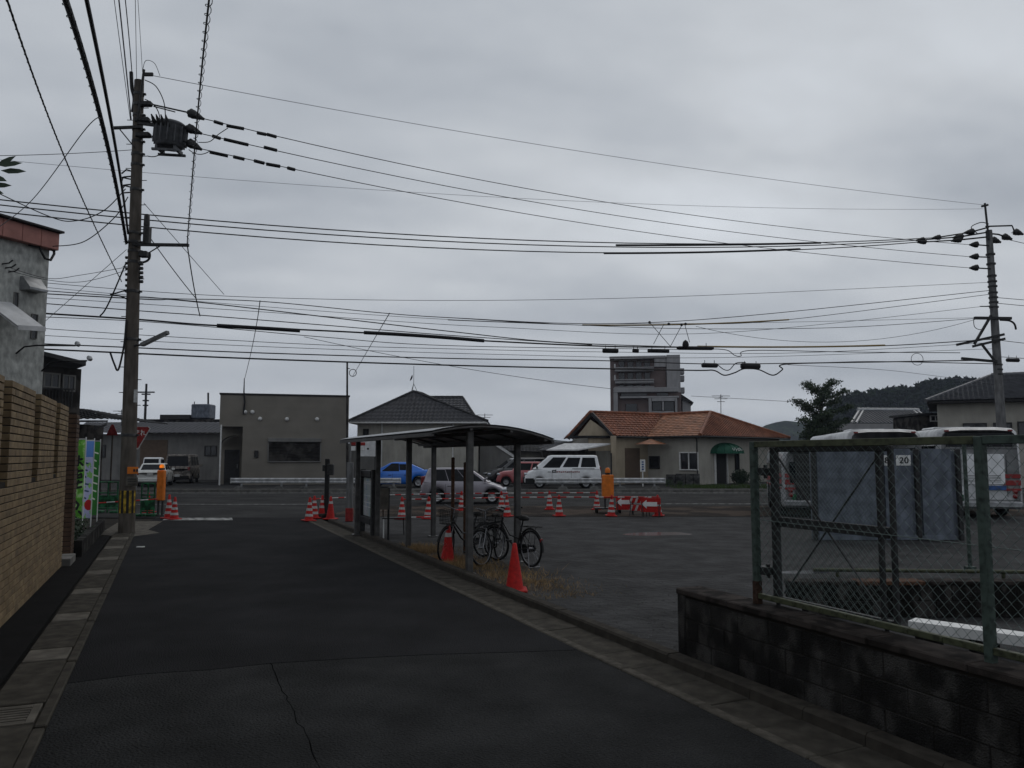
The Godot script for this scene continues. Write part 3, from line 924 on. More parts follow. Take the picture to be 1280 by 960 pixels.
func make_flat_house() -> void:
	var d := 52.0
	var corner := Vector3(seen(272, 600, d).x, 0.12, -d)
	var h := thing("flat_roof_building", "plain beige flat roofed building with a shuttered window across the road", "building", corner, 0.28)
	var wide := 8.25
	var tall := 5.88
	var a := h.position
	var b := h.transform * Vector3(wide, 0, 0)
	var inv := h.transform.affine_inverse()
	var at := func(x: float, y: float) -> Vector3: return inv * on_wall(a, b, x, y)
	var st := begin()
	box(st, Vector3((1.45 + wide) / 2, tall / 2, -4.5), Vector3(wide - 1.45, tall, 9.0))
	box(st, Vector3(0.724, (3.8 + tall) / 2, -4.5), Vector3(1.448, tall - 3.8, 8.998))
	box(st, Vector3(0.724, 1.9, -5.3), Vector3(1.446, 3.798, 7.4))
	part("wall", st, M.beige, h)
	for k in 13:
		var sd := begin()
		box(sd, Vector3((1.45 + wide) / 2, 0.45 + k * 0.42, 0.003), Vector3(wide - 1.47, 0.012, 0.006))
		part("siding_joint", sd, M.beige, h)
	var cop := begin()
	bevel_box(cop, Vector3(wide / 2, tall + 0.05, -4.5), Vector3(wide + 0.12, 0.12, 9.12), 0.02)
	part("coping", cop, M.trim, h)
	var p: Vector3 = at.call(335, 548)
	var q: Vector3 = at.call(401, 577)
	var shut := begin()
	var rows := 13
	for k in rows:
		var y := lerpf(q.y + 0.08, p.y - 0.3, float(k) / (rows - 1))
		bevel_box(shut, Vector3((p.x + q.x) / 2, y, 0.05), Vector3(q.x - p.x - 0.16, 0.09, 0.05), 0.015)
	var so := part("shutter", shut, M.dark_wall, h)
	var sf := begin()
	bevel_box(sf, Vector3((p.x + q.x) / 2, p.y - 0.1, 0.12), Vector3(q.x - p.x, 0.26, 0.24), 0.02)
	for sx in [p.x + 0.03, q.x - 0.03]: box(sf, Vector3(sx, (p.y + q.y) / 2 - 0.1, 0.05), Vector3(0.07, p.y - q.y - 0.2, 0.1))
	box(sf, Vector3((p.x + q.x) / 2, q.y, 0.06), Vector3(q.x - p.x, 0.06, 0.12))
	part("shutter_box", sf, M.grey_wall, so)
	for v in [[306.5, 515], [315.5, 515], [325, 523.5], [358.7, 524], [396.3, 524]]:
		var vs := begin()
		lathe(vs, [[0.0, 0.16], [0.09, 0.14], [0.13, 0.07], [0.14, 0.0], [0.0, 0.0]], 12, Transform3D(Basis(Vector3.RIGHT, PI / 2), at.call(v[0], v[1])))
		part("vent_cap", vs, M.white_paint, h)
	var mb := begin()
	bevel_box(mb, at.call(320.5, 567.5) + Vector3(0, 0, 0.08), Vector3(0.26, 0.46, 0.16), 0.02)
	part("meter_box", mb, M.dark_steel, h)
	# porch in the left corner: dark door, curved hood, drain pipe
	var door := begin()
	bevel_box(door, Vector3(0.75, 1.15, -1.55), Vector3(0.95, 2.3, 0.08), 0.01)
	var dr := part("door", door, M.dark_steel, h)
	var hn := begin()
	rod(hn, Vector3(1.1, 1.05, -1.48), Vector3(1.1, 1.35, -1.48), 0.02)
	part("handle", hn, M.steel, dr)
	var hood := begin()
	for k in 8:
		var a0 := PI * 0.5 * k / 8
		var a1 := PI * 0.5 * (k + 1) / 8
		quad(hood, Vector3(1.0 - cos(a0) * 0.9, 2.6 + sin(a0) * 0.6, 0), Vector3(1.0 - cos(a1) * 0.9, 2.6 + sin(a1) * 0.6, 0), Vector3(1.0 - cos(a1) * 0.9, 2.6 + sin(a1) * 0.6, -1.5), Vector3(1.0 - cos(a0) * 0.9, 2.6 + sin(a0) * 0.6, -1.5))
	part("porch_hood", hood, M.grey_wall, h)
	var dp := begin()
	rod(dp, Vector3(0.12, 0, 0.05), Vector3(0.12, 3.9, 0.05), 0.05, 8)
	part("drain_pipe", dp, M.white_paint, h)
	var cv := begin()
	var pts := []
	for c in [[305.5, 473], [305, 490], [306, 503], [305, 512], [304.5, 518]]: pts.append(at.call(c[0], c[1]) + Vector3(0, 0, 0.1))
	tube(cv, pts, [0.03, 0.05, 0.06, 0.07, 0.05], 6)
	part("service_cable", cv, M.cable, h)
	# the slim mast at its right corner
	var mast := begin()
	var mp := seen(434, 604, 53.5)
	tube(mast, [Vector3(mp.x, 0.12, mp.z), seen(434, 452, 53.5)], [0.085, 0.06], 8)
	var mo := solo("service_mast", "slim grey steel service mast at the corner of the beige building", "mast", mast, M.dark_wall)
	var lp := begin()
	hoop(lp, seen(441, 466, 53.4), Vector3.RIGHT, Vector3.UP, 0.24, 0.025, 18, 5)
	rod(lp, seen(434, 460, 53.45), seen(437.5, 461, 53.4), 0.025, 5)
	part("cable_loop", lp, M.cable, mo)

func make_hip_house() -> void:
	var d := 58.0
	var h := thing("hip_roof_house", "two storey house with grey tiled hip roof behind the blue car", "house", Vector3(-6.5, 0.12, -d))
	var a := Vector3(-11.2, 0, -d)
	var b := Vector3(-2.5, 0, -d)
	var st := begin()
	wall_panel(st, a, b, 0.12, 4.38, 9.0)
	part("wall", st, M.cream, h, true)
	var lw := begin()
	wall_panel(lw, Vector3(-11.9, 0, -d + 1.0), Vector3(-9.6, 0, -d + 1.0), 0.12, 2.9, 1.0)
	part("side_wing", lw, M.grey_wall, h, true)
	var fasc := begin()
	bevel_box(fasc, Vector3(-6.75, 4.4, -d - 4.5), Vector3(9.9, 0.14, 10.2), 0.02)
	part("eaves", fasc, M.white_paint, h, true)
	var fl := Vector3(-11.75, 4.46, -d + 0.6)
	var fr := Vector3(-1.75, 4.46, -d + 0.6)
	var bl := Vector3(-11.75, 4.46, -d - 9.6)
	var br := Vector3(-1.75, 4.46, -d - 9.6)
	var apex := seen(517, 490, d + 3.2)
	var end := Vector3(apex.x + 0.4, apex.y, -d - 5.0)
	var rf := begin()
	tile_slope(rf, fl, fr, apex, apex, 0.3, 0.27, 0.03, 0.05)
	tile_slope(rf, fr, br, end, apex, 0.3, 0.27, 0.03, 0.05)
	tile_slope(rf, bl, fl, apex, end, 0.3, 0.27, 0.03, 0.05)
	tile_slope(rf, br, bl, end, end, 0.3, 0.27, 0.03, 0.05)
	var ro := part("roof", rf, M.roof_grey, h, true)
	var rd := begin()
	for q in [[fl, apex], [fr, apex], [apex, end], [bl, end], [br, end]]: ridge(rd, q[0] + Vector3.UP * 0.05, q[1] + Vector3.UP * 0.06, 0.11)
	part("ridge_tiles", rd, M.roof_dark, ro)
	# the longer roof behind
	var g0 := seen(530, 496.5, d + 8)
	var g1 := seen(578, 496.5, d + 8)
	var e0 := seen(520, 530, d + 4.5)
	var e1 := seen(600, 530, d + 4.5)
	var r2 := begin()
	tile_slope(r2, e0, e1, g1, g0, 0.3, 0.27, 0.03, 0.05)
	tile_slope(r2, e1, e1 + Vector3(0, 0, -7), g1, g1, 0.3, 0.27, 0.03, 0.05)
	tile_slope(r2, e0 + Vector3(0, 0, -7), e0, g0, g0, 0.3, 0.27, 0.03, 0.05)
	var r2o := part("roof", r2, M.roof_grey, h, true)
	var rd2 := begin()
	ridge(rd2, g0, g1, 0.14)
	ridge(rd2, e1, g1, 0.12)
	part("ridge_tiles", rd2, M.roof_dark, r2o)
	window_on(h, a, b, 454, 536, 461, 546, M.trim, M.window_glass)
	var dp := begin()
	for x in [477.0, 566.0]:
		var p := seen(x, 560, d - 0.06)
		rod(dp, Vector3(p.x, 0.12, p.z), Vector3(p.x, 4.4, p.z), 0.05, 6)
	part("drain_pipe", dp, M.white_paint, h, true)
	var dish := begin()
	var top := apex + Vector3(0, 0.1, 0)
	for k in 3:
		var an := TAU * k / 3
		rod(dish, top + Vector3(cos(an) * 0.25, 0, sin(an) * 0.25), top + Vector3(0, 0.55, 0), 0.02, 5)
	rod(dish, top + Vector3(0, 0.5, 0), top + Vector3(0, 1.9, 0), 0.018, 5)
	lathe(dish, [[0.0, 0.0], [0.12, 0.02], [0.24, 0.08], [0.25, 0.09], [0.0, 0.03]], 12, Transform3D(Basis(Vector3(0, 0, 1), 1.2) * Basis(Vector3.UP, 0.3), top + Vector3(-0.1, 0.95, 0.1)))
	part("dish_aerial", dish, M.dark_steel, h, true)

func make_low_houses() -> void:
	# dark roofed houses behind the parked cars
	var d := 64.0
	var h := thing("dark_roof_house", "low house with black roof behind the black and red cars", "house", Vector3(2.0, 0.12, -d))
	var st := begin()
	wall_panel(st, Vector3(-2.6, 0, -d), Vector3(5.0, 0, -d), 0.12, 2.7, 7.0)
	part("wall", st, M.cream, h, true)
	var el := seen(596, 562, d - 0.8); var er := seen(724, 567, d - 0.8)
	var rl := seen(620, 541, d + 3.5); var rr := seen(664, 541, d + 3.5)
	var bl := el + Vector3(0, 0, -8.6); var br := er + Vector3(0, 0, -8.6)
	var rf := begin()
	tile_slope(rf, el, er, rr, rl, 0.3, 0.27, 0.03, 0.04)
	tile_slope(rf, er, br, rr, rr, 0.3, 0.27, 0.03, 0.04)
	tile_slope(rf, bl, el, rl, rl, 0.3, 0.27, 0.03, 0.04)
	tile_slope(rf, br, bl, rl, rr, 0.3, 0.27, 0.03, 0.04)
	var ro := part("roof", rf, M.roof_dark, h, true)
	var rd := begin()
	ridge(rd, rl, rr, 0.14)
	ridge(rd, er, rr, 0.1)
	ridge(rd, el, rl, 0.1)
	part("ridge_tiles", rd, M.roof_dark, ro)
	# lean-to with a pale barge board
	var sh := thing("lean_to_shed", "cream lean to shed with a white sloping barge board", "shed", Vector3(-1.6, 0.12, -60.0))
	var ws := begin()
	prism(ws, PackedVector2Array([Vector2(-2.4, 0.12), Vector2(0.0, 0.12), Vector2(0.0, 2.0), Vector2(-2.4, 3.6)]), -60.0, -63.0)
	part("wall", ws, M.grey_wall, sh, true)
	var bb := begin()
	beam(bb, Vector3(-2.6, 3.78, -59.95), Vector3(0.25, 1.9, -59.95), 0.08, 0.2)
	part("barge_board", bb, M.white_paint, sh, true)
	var rs := begin()
	quad(rs, Vector3(-2.6, 3.9, -59.9), Vector3(0.25, 2.02, -59.9), Vector3(0.25, 2.02, -63.2), Vector3(-2.6, 3.9, -63.2))
	part("roof", rs, M.roof_dark, sh, true)
	# low roofs that fill the gap to the red roofed house
	var b := thing("low_garage", "low grey garage roof between the black roof and the red roofed house", "garage", Vector3(4.4, 0.12, -60.0))
	var wb := begin()
	wall_panel(wb, Vector3(2.3, 0, -60), Vector3(5.6, 0, -60), 0.12, 2.4, 4.0)
	part("wall", wb, M.dark_wall, b, true)
	var rb := begin()
	tile_slope(rb, Vector3(2.0, 2.4, -59.5), Vector3(6.0, 2.4, -59.5), Vector3(5.8, 3.1, -62), Vector3(3.1, 3.1, -62), 0.3, 0.27, 0.03, 0.04)
	tile_slope(rb, Vector3(6.0, 2.4, -64.5), Vector3(2.0, 2.4, -64.5), Vector3(3.1, 3.1, -62), Vector3(5.8, 3.1, -62), 0.3, 0.27, 0.03, 0.04)
	part("roof", rb, M.roof_slate, b, true)

func make_red_house() -> void:
	var h := thing("red_roof_house", "cream house with red clay tile roof and green door awning", "house", Vector3(11.0, 0.12, -56.0))
	var E0 := seen(710, 547, 55.0)
	var A := seen(738, 516, 55.5)
	var E1 := seen(768, 545, 53.0)
	var V0 := seen(808, 546, 54.6)
	var V1 := seen(828, 519, 58.0)
	var B := seen(888, 516, 58.0)
	var C := seen(875, 544.5, 52.0)
	var D := seen(987, 548, 60.6)
	var K0 := Vector3(4.0, 3.3, -62.0)
	var K1 := Vector3(17.0, 3.3, -67.0)
	var r1 := begin()
	tile_slope(r1, E1, V0, V1, A, 0.34, 0.3, 0.06, 0.05)
	tile_slope(r1, E0 + Vector3(0, 0, -3), E0, A, A + Vector3(0.3, 0, -1.5), 0.34, 0.3, 0.06, 0.05)
	tile_slope(r1, K1, K0, A, V1, 0.34, 0.3, 0.06, 0.05)
	var ro := part("roof", r1, M.roof_red, h, true)
	var r2 := begin()
	tile_slope(r2, V0, C, B, V1, 0.34, 0.3, 0.03, 0.03)
	part("roof_front", r2, M.roof_brown, h, true)
	var r3 := begin()
	tile_slope(r3, C, D, B, B, 0.34, 0.3, 0.06, 0.05)
	tile_slope(r3, D, K1, B, B, 0.34, 0.3, 0.06, 0.05)
	tri(r3, K1, B, V1)
	part("roof_side", r3, M.roof_red, h, true)
	var rd := begin()
	for q in [[A, V1], [V1, B], [C, B], [D, B], [E1, A], [E0, A]]: ridge(rd, q[0] + Vector3.UP * 0.06, q[1] + Vector3.UP * 0.06, 0.13)
	part("ridge_tiles", rd, M.roof_red, ro)
	# walls under the eaves
	var c2 := C + Vector3(-0.1, 0, -0.75)
	var d2 := D + Vector3(-0.7, 0, -0.2)
	var v2 := V0 + Vector3(0.2, 0, -0.7)
	var e2 := E1 + Vector3(0.15, 0, -0.5)
	var wl := begin()
	wall_panel(wl, v2, c2, 0.12, 3.3, 0.3)
	part("wall", wl, M.cream, h, true)
	var wr := begin()
	wall_panel(wr, c2, d2, 0.12, 3.3, 0.3)
	part("wall", wr, M.cream, h, true)
	var g0 := Vector3(E0.x + 0.4, 0, e2.z - 0.4)
	var wg := begin()
	wall_panel(wg, e2, v2, 0.12, 3.3, 0.3)
	part("wall", wg, M.cream_warm, h, true)
	var gw := begin()
	wall_panel(gw, Vector3(g0.x + 0.9, 0, g0.z), Vector3(e2.x - 0.003, 0, g0.z), 2.35, 3.3, 0.25)
	var ga := seen(738, 522, 54.0)
	prism(gw, PackedVector2Array([Vector2(E0.x + 0.55, 3.3), Vector2(e2.x - 0.05, 3.3), Vector2(ga.x, ga.y - 0.15)]), g0.z, g0.z - 0.25)
	part("gable", gw, M.cream_warm, h, true)
	var gt := begin()
	beam(gt, Vector3(E0.x + 0.2, 3.28, g0.z + 0.08), Vector3(e2.x, 3.28, g0.z + 0.08), 0.14, 0.16)
	beam(gt, E0 + Vector3(0, -0.1, 0.3), A + Vector3(0, -0.1, 1.1), 0.1, 0.2)
	beam(gt, E1 + Vector3(-0.05, -0.1, 0.1), A + Vector3(0, -0.1, 1.1), 0.1, 0.2)
	part("barge_board", gt, M.roof_dark, h, true)
	var gut := begin()
	for q in [[E1, V0], [V0, C], [C, D]]: rod(gut, q[0] + Vector3(0, -0.05, 0.04), q[1] + Vector3(0, -0.05, 0.04), 0.06, 6)
	rod(gut, c2 + Vector3(0.02, -0.1, 0.16), Vector3(c2.x + 0.02, 0.3, c2.z + 0.16), 0.05, 6)
	part("rain_gutter", gut, M.dark_steel, h, true)
	# far closing walls
	var bw := begin()
	wall_panel(bw, d2, d2 + Vector3(-3.2, 0, -5.5), 0.12, 3.3, 0.3)
	wall_panel(bw, Vector3(16, 0, -65.5), Vector3(4.6, 0, -61), 0.12, 3.3, 0.3)
	wall_panel(bw, Vector3(4.6, 0, -61), Vector3(e2.x - 0.3, 0, e2.z - 0.5), 0.12, 3.3, 0.3)
	part("wall", bw, M.cream, h, true)
	# front window, stone plinth
	window_on(h, v2, c2, 850, 565, 873.5, 588, M.white_paint, M.window_glass, 1, 0.14)
	for q in [[846, 592, 858, 607.5], [858.6, 592, 868, 607.5], [868.6, 592, 875, 607.5], [834, 593, 845.4, 607.5]]:
		var ps := begin()
		patch_on(ps, v2, c2, q[0], q[1], q[2], q[3], 0.0, 0.16)
		part("plinth_stone", ps, M.stone, h, true)
	# door, awning and narrow windows on the right wall
	var dm := begin()
	patch_on(dm, c2, d2, 894.5, 566, 907, 605, 0.0, 0.09)
	var dro := part("door", dm, M.dark_steel, h, true)
	var dfm := begin()
	patch_on(dfm, c2, d2, 892, 566, 894.2, 606, 0.0, 0.12)
	patch_on(dfm, c2, d2, 907.3, 566, 909, 606, 0.0, 0.12)
	part("door_frame", dfm, M.white_paint, dro)
	var aw := begin()
	var wd := (d2 - c2); wd.y = 0; wd = wd.normalized()
	var wo := wd.cross(Vector3.UP)
	var ac := on_wall(c2, d2, 905.5, 567)
	var half := (on_wall(c2, d2, 923, 567) - on_wall(c2, d2, 889, 567)).length() / 2
	for k in 8:
		for j in 6:
			var q := []
			for c in [[k, j], [k + 1, j], [k + 1, j + 1], [k, j + 1]]:
				var an = PI * c[0] / 8.0
				var el = PI * 0.5 * c[1] / 6.0
				q.append(ac + wd * (-cos(an) * half * cos(el)) + wo * (sin(an) * 1.1 * cos(el)) + Vector3.UP * sin(el) * 0.72)
			quad(aw, q[0], q[1], q[2], q[3])
	var awo := part("awning", aw, M.awning_green, h, true)
	var fr := begin()
	for k in 9:
		var an := PI * k / 8.0
		var pts := []
		for j in 7:
			var el := PI * 0.5 * j / 6.0
			pts.append(ac + wd * (-cos(an) * (half + 0.02) * cos(el)) + wo * (sin(an) * 1.12 * cos(el)) + Vector3.UP * sin(el) * 0.74)
		tube(fr, pts, 0.02, 5)
	part("awning_rib", fr, M.awning_green, awo)
	var lt := begin()
	for k in 6:
		var p := ac + wd * (-0.55 + k * 0.22) + wo * (1.06 - absf(k - 2.0) * 0.05) + Vector3.UP * (0.26 + 0.03 * sin(k * 2.0))
		tube(lt, [p + Vector3(-0.09, -0.09, 0.05), p + Vector3(0.0, 0.11, 0.03), p + Vector3(0.07, -0.06, 0.05), p + Vector3(0.13, 0.02, 0.05)], 0.022, 5)
	part("script_lettering", lt, M.white_paint, awo)
	window_on(h, c2, d2, 918, 567, 923.5, 588, M.dark_steel, M.window_glass, 0, 0.08)
	window_on(h, c2, d2, 938.5, 567, 943, 588, M.dark_steel, M.window_glass, 0, 0.08)
	# porch on the left wall: dark doorway, small window, brown hood, hanging lamp, post
	var dk := begin()
	patch_on(dk, e2, v2, 781, 560, 800, 606, -0.02, 0.06)
	part("doorway", dk, M.recess, h, true)
	window_on(h, v2, c2, 812, 570, 825, 586, M.trim, M.window_glass, 0, 0.08)
	var hd := begin()
	var hp := seen(816, 553, 53.4)
	for k in 10:
		var a0 := PI * k / 10.0
		var a1 := PI * (k + 1) / 10.0
		tri(hd, hp + Vector3(0, 0.25, -0.8), hp + Vector3(-cos(a0) * 1.15, -0.12, sin(a0) * 0.8 - 0.6), hp + Vector3(-cos(a1) * 1.15, -0.12, sin(a1) * 0.8 - 0.6))
	part("porch_hood", hd, M.roof_brown, h, true)
	var po := begin()
	var pp := seen(767, 580, 52.9)
	bevel_box(po, Vector3(pp.x, 1.72, pp.z), Vector3(0.35, 3.2, 0.35), 0.02)
	part("porch_post", po, M.cream_warm, h, true)
	# carport beside the gable
	var cp := thing("carport", "open carport with a pale sloping canopy behind the white van", "carport", Vector3(4.3, 0.12, -53.5))
	var ct := begin()
	var q0 := seen(683, 562, 52.0); var q1 := seen(722, 562, 52.0); var q2 := seen(766, 554, 53.2); var q3 := seen(706, 554, 53.2)
	quad(ct, q0, q1, q2, q3)
	quad(ct, q0 + Vector3(0, -0.06, 0), q1 + Vector3(0, -0.06, 0), q2 + Vector3(0, -0.06, 0), q3 + Vector3(0, -0.06, 0))
	beam(ct, q0 + Vector3(0, -0.03, 0.03), q1 + Vector3(0, -0.03, 0.03), 0.06, 0.08)
	beam(ct, q1 + Vector3(0, -0.03, 0.03), q2 + Vector3(0, -0.03, 0.03), 0.06, 0.08)
	part("canopy", ct, M.awning_white, cp, true)
	var cr := begin()
	tile_slope(cr, seen(672, 560, 53), seen(708, 553.5, 55), seen(722, 551, 57), seen(688, 554, 57), 0.3, 0.27, 0.02, 0.02)
	part("roof", cr, M.roof_slate, cp, true)
	for x in [686.0, 722.0, 764.0]:
		var cs := begin()
		var p := seen(x, 566, 52.4)
		box(cs, Vector3(p.x, 1.15, p.z), Vector3(0.09, 2.08, 0.09))
		part("post", cs, M.dark_steel, cp, true)
	var bk := begin()
	wall_panel(bk, Vector3(2.6, 0, -56.5), Vector3(6.6, 0, -56.5), 0.12, 2.5, 0.15)
	part("back_wall", bk, M.dark_wall, cp, true)
	# name board on a post in front, dark bush
	var sg := thing("name_board", "small white name board on a post before the cream house porch", "sign", Vector3(seen(803.5, 600, 50.0).x, 0.12, -50.0))
	var s1 := begin()
	rod(s1, Vector3.ZERO, Vector3(0, 1.1, 0), 0.04, 8)
	part("post", s1, M.white_paint, sg)
	var s2 := begin()
	bevel_box(s2, Vector3(0, 1.28, 0.03), Vector3(0.32, 0.75, 0.05), 0.01)
	part("board", s2, M.white_paint, sg)
	var s3 := begin()
	for k in 4: box(s3, Vector3(0, 1.06 + k * 0.15, 0.058), Vector3(0.13, 0.09, 0.006))
	part("lettering", s3, M.blue_paint, sg)
	var bush := thing("round_bush", "dark rounded bush by the green awning doorway", "bush", Vector3(seen(926, 600, 53.6).x, 0.12, -53.6))
	leaf_ball(bush, "foliage", Vector3(0, 0.5, 0), Vector3(0.72, 0.58, 0.6), 2600, 0.13, M.leaf[1])
	for q in [[850.0, 51.2, 0.35], [836.0, 51.2, 0.5], [947.0, 55.0, 0.6]]:
		var b2 := thing("garden_shrub", ["low shrub in front of the stone plinth", "small shrub left of the stone plinth", "shrub at the far end of the cream wall"][int(q[0]) % 3 if false else [850.0, 836.0, 947.0].find(q[0])], "shrub", Vector3(seen(q[0], 600, q[1]).x, 0.12, -q[1]))
		leaf_ball(b2, "foliage", Vector3(0, q[2] * 0.45, 0), Vector3(q[2] * 0.7, q[2] * 0.5, q[2] * 0.6), 350, 0.08, M.leaf[0])

func make_apartment() -> void:
	var d := 120.0
	var h := thing("apartment_block", "tall brown and grey apartment block behind the red tiled roof", "building", Vector3(seen(763, 500, 120.0).x, 0.12, -d))
	var a := Vector3(seen(763, 500, d).x, 0, -d)
	var b := Vector3(seen(850, 500, d).x, 0, -d)
	var y := func(py): return seen(700, py, d).y
	var x := func(px): return seen(px, 500, d).x
	var box_px := func(st, x0, y0, x1, y1, front, deep): bevel_box(st, Vector3((x.call(x0) + x.call(x1)) / 2, (y.call(y0) + y.call(y1)) / 2, -d + front - deep / 2), Vector3(x.call(x1) - x.call(x0), y.call(y0) - y.call(y1), deep), 0.04)
	var st := begin()
	box_px.call(st, 763, 447.5, 832, 566, 0.0, 12.0)
	part("wall", st, M.apartment_brick, h, true)
	var tw := begin()
	box_px.call(tw, 832.5, 445.5, 849, 566, 0.6, 11.0)
	part("stair_tower", tw, M.apartment_grey, h, true)
	var pp := begin()
	box_px.call(pp, 762.5, 446, 832, 449.2, 0.5, 12.8)
	box_px.call(pp, 817.5, 449.3, 832.2, 460, 0.35, 0.6)
	part("parapet", pp, M.apartment_grey, h, true)
	var rows := [[450.5, 460.5], [465, 475.5], [480, 484.5]]
	for r in rows:
		for k in 4:
			var gp := begin()
			box_px.call(gp, 774 + k * 10.5, r[0] + 1.5, 781 + k * 10.5, r[1] - 0.5, 0.1, 0.1)
			part("window", gp, M.window_glass, h, true)
		var sl := begin()
		box_px.call(sl, 769, r[1], 817, r[1] + 1.2, 1.3, 1.3)
		box_px.call(sl, 769, r[0] - 1.0, 817, r[0] - 0.2, 1.3, 1.3)
		box_px.call(sl, 769, r[1] + 4.2, 817, r[1] + 5.2, 1.2, 0.2)
		part("balcony_rail", sl, M.apartment_grey, h, true)
		var pn := begin()
		box_px.call(pn, 769.5, r[1] + 1.4, 816.5, r[1] + 4.0, 1.1, 0.08)
		part("balcony_panel", pn, M.apartment_grey, h, true)
	for r in [[455, 460], [469, 476], [484, 488]]:
		var sl := begin()
		box_px.call(sl, 768, r[0], 770, r[1], 0.1, 0.3)
		part("stair_opening", sl, M.awning_white, h, true)
	for r in [460, 469, 484]:
		var bl := begin()
		box_px.call(bl, 849.4, r, 855, r + 7, -2.0, 2.0)
		part("side_balcony", bl, M.apartment_grey, h, true)
	h.rotation.y = -0.16
	# lower front block with frames and wide windows
	var lo := thing("annex_building", "pale grey framed lower building in front of the apartment block", "building", Vector3(seen(768, 500, 108.0).x, 0.12, -108))
	var d2 := 108.0
	var bp := func(st2, x0, y0, x1, y1, front, deep):
		var p0 := seen(x0, y0, d2); var p1 := seen(x1, y1, d2)
		bevel_box(st2, Vector3((p0.x + p1.x) / 2, (p0.y + p1.y) / 2, -d2 + front - deep / 2), Vector3(p1.x - p0.x, p0.y - p1.y, deep), 0.03)
	var ls := begin()
	bp.call(ls, 768, 491, 851, 566, 0.0, 7.0)
	part("wall", ls, M.apartment_brick, lo, true)
	var fs := begin()
	for q in [[767, 485.5, 846, 491], [767, 491.2, 772.5, 518], [775, 496.2, 847, 498.4], [810, 498.6, 814, 520], [826.5, 503, 829, 514], [842, 498.6, 845, 520], [814.2, 498.6, 841.8, 502.6]]:
		bp.call(fs, q[0], q[1], q[2], q[3], 0.7, 0.9)
	bp.call(fs, 814.2, 514.5, 841.8, 566, 0.5, 0.6)
	part("frame", fs, M.apartment_grey, lo, true)
	for q in [[815, 503, 826, 514], [829.5, 503, 841, 514], [776, 492, 808, 496], [782, 505, 796, 515], [820, 492, 834, 496]]:
		var gs := begin()
		bp.call(gs, q[0], q[1], q[2], q[3], 0.3, 0.15)
		part("window", gs, M.window_glass, lo, true)
	var er := begin()
	prism(er, PackedVector2Array([Vector2(seen(848, 500, d2).x, 9.7), Vector2(seen(864, 500, d2).x, 8.9), Vector2(seen(865, 500, d2).x, 9.15), Vector2(seen(850, 500, d2).x, 10.3)]), -d2 - 0.5, -d2 - 6)
	part("sloping_roof", er, M.roof_dark, lo, true)
	var ew := begin()
	bp.call(ew, 851.3, 501, 863, 566, -0.8, 5.0)
	part("side_wall", ew, M.apartment_grey, lo, true)
	lo.rotation.y = -0.16

